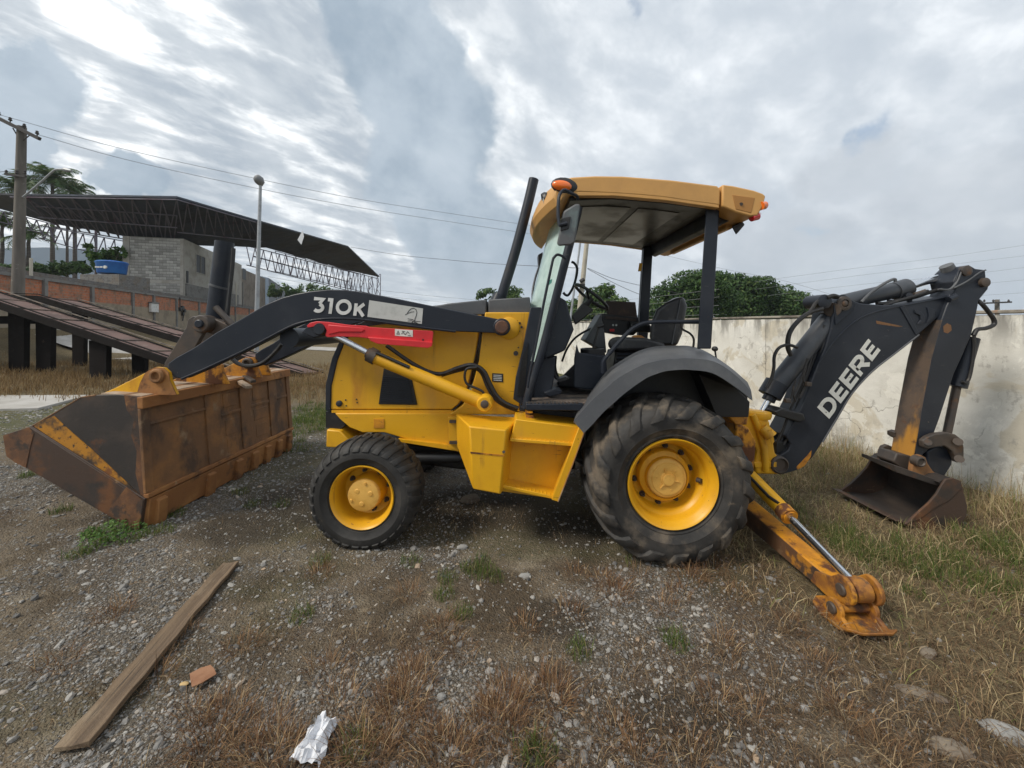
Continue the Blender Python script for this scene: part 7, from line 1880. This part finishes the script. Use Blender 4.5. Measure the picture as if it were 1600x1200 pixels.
blades('dead_tufts', k, rng.uniform(.04, .125, len(k)) * sz_, rng.uniform(.0014, .0032, len(k)), np.clip(rng.normal(1.05, .35, len(k)), .1, 1.5), DEADR, 'reddish brown dead weed tufts scattered over the gravel', az=a + rng.normal(0, .7, len(k)))
# green weeds
gc = np.array([tuple(G(x, y)[:2]) for x, y in ((190, 830), (165, 845), (140, 860), (120, 868), (205, 845), (235, 835), (260, 830), (275, 805), (180, 815), (150, 835), (50, 742), (40, 745), (95, 800), (755, 880), (765, 895), (735, 890), (700, 905), (695, 930), (745, 900), (775, 905), (470, 965), (500, 880), (640, 880), (395, 790), (375, 770), (440, 790), (1320, 860), (1335, 850), (1310, 850), (1350, 870), (1540, 850), (1560, 860), (1520, 880), (1480, 850), (1590, 880), (1580, 840), (1500, 870), (1450, 900), (1400, 880), (830, 1190), (845, 1180), (560, 1170), (720, 960), (1050, 1000), (1060, 1010), (905, 1020), (990, 880), (480, 660), (470, 690), (495, 640), (500, 672), (485, 630), (1430, 930), (1570, 930), (1540, 910))])
k, a = tufts(5200, gc, .075, 0); k = k[off_machine(k) & yardside(k)]
blades('green_weeds', k, rng.uniform(.025, .10, len(k)), rng.uniform(.002, .0045, len(k)), np.clip(rng.normal(.6, .35, len(k)), .05, 1.4), GREEN, 'small fresh green weed tufts on the gravel and by the bucket')
k, a = tufts(9000, np.array([tuple(G(x, y)[:2]) for x, y in ((470, 650), (490, 665), (475, 690), (500, 640), (485, 620), (465, 625), (505, 655), (495, 610), (470, 605))]), .55, 0); k = k[off_machine(k)]
k = k[rng.random(len(k)) < smooth(.40, .60, fbm(k[:, 0] * 1.4, k[:, 1] * 1.4, 81, 3))]
blades('green_patch', k, rng.uniform(.04, .11, len(k)), rng.uniform(.004, .008, len(k)), np.clip(rng.normal(.6, .35, len(k)), .05, 1.4), GREEN, 'fresh green grass patch between the bucket and the engine cover')
k, a = tufts(5200, np.array([tuple(G(x, y)[:2]) for x, y in ((1320, 850), (1345, 865), (1300, 830), (1420, 880), (1470, 900), (1530, 890), (1560, 915), (1590, 870), (1500, 860), (1540, 850), (1580, 900), (1450, 860), (1250, 770), (1230, 790))]), .24, 0)
k = k[off_machine(k) & yardside(k)]; k = k[rng.random(len(k)) < smooth(.38, .60, fbm(k[:, 0] * 3, k[:, 1] * 3, 91, 3))]
blades('green_grass', k, rng.uniform(.06, .17, len(k)), rng.uniform(.002, .0045, len(k)), np.clip(rng.normal(.6, .4, len(k)), .05, 1.45), GREEN, 'fresh green grass growing through the straw near the digging bucket')
# leafy weed at the bucket corner
wc = G(178, 838); wd_ = thing('leafy_weed', wc, 'leafy bright green weed sprouting at the heel corner of the rusty bucket', 'weed')
n = 420; a = rng.random(n) * 6.283; r = .17 * np.sqrt(rng.random(n)); c = np.stack((r * np.cos(a) * 1.3, r * np.sin(a), rng.uniform(.01, .13, n) * (1 - r * 3)), -1)
s = rng.uniform(.008, .019, n); nr = rng.normal(size=(n, 3)) * .5 + np.array([0, -.2, 1]); nr /= np.linalg.norm(nr, axis=1)[:, None]
t = np.cross(nr, rng.normal(size=(n, 3))); t /= np.linalg.norm(t, axis=1)[:, None]; b = np.cross(nr, t)
V = np.stack((c - t * s[:, None], c + b * (s * .5)[:, None], c + t * s[:, None], c - b * (s * .5)[:, None]), 1).reshape(-1, 3)
o = raw_mesh('leaves', V, np.arange(n * 4), np.full(n, 4), LEAF['bright']); o.parent = wd_
for i in range(14):
    q = wc + Vector((random.uniform(-.14, .14), random.uniform(-.1, .1), 0)); MB().tube([q, q + Vector((random.uniform(-.02, .02), 0, random.uniform(.05, .12)))], .0022, 4).build('stem', LEAF['bright'], wd_)
# straw field around the ramp, and the far meadow fringe
p = np.stack((rng.uniform(-22, 0.5, 130000), rng.uniform(6.6, 21, 130000)), -1)
f_ = field_left(p[:, 0], p[:, 1]); s_ = -(p[:, 0] + .35 * p[:, 1])
keep = (rng.random(len(p)) < f_ * (.4 + .8 * smooth(.35, .6, fbm(p[:, 0] * 1.5, p[:, 1] * 1.5, 77, 3))) * np.where(p[:, 1] < 12, .9, .5)) & (np.abs(p[:, 0]) < 1.42 * p[:, 1]) & (s_ < 13)
onroad = (p[:, 1] > 15.2) & (p[:, 0] < -7)
p = p[keep & ~onroad]
blades('straw_field', p, rng.uniform(.10, .30, len(p)), rng.uniform(.006, .013, len(p)), np.clip(rng.normal(.55, .35, len(p)), .05, 1.4), STRAW2, 'tall reddish dry grass round the loading ramp posts')
# dry stalks leaning on the plastered wall
wc_ = [W0 + WD * t_ + WN * .12 for t_ in (1.6, 1.75, 1.95, 2.1, 2.3, 2.6, -.25, -.1, .05)]
k, a = tufts(420, np.array([tuple(v[:2]) for v in wc_]), .16, 0); k = k[yardside(k)]
blades('dry_stalks', k, rng.uniform(.2, .62, len(k)), rng.uniform(.002, .004, len(k)), np.clip(rng.normal(.35, .3, len(k)), .02, 1.2), STRAW, 'tall dry stalks standing against the plastered wall')
# ================================================================== HAZE
def haze():
    mb = MB(); mb.box((0, 0, 57), (3300, 3300, 156))
    m = bpy.data.materials.new('pale_air'); m.use_nodes = True
    T = NT(m.node_tree); T.n.clear()
    out = T.new('ShaderNodeOutputMaterial'); v = T.new('ShaderNodeVolumePrincipled')
    v.inputs['Color'].default_value = (0.80, 0.88, 0.97, 1); v.inputs['Density'].default_value = 0.00042
    v.inputs['Anisotropy'].default_value = 0.2
    T.l.new(v.outputs[0], out.inputs['Volume'])
    o = mb.build('haze', m, smooth=False)
    meta(o, 'thin pale air over the yard', 'haze', kind='stuff')
haze()
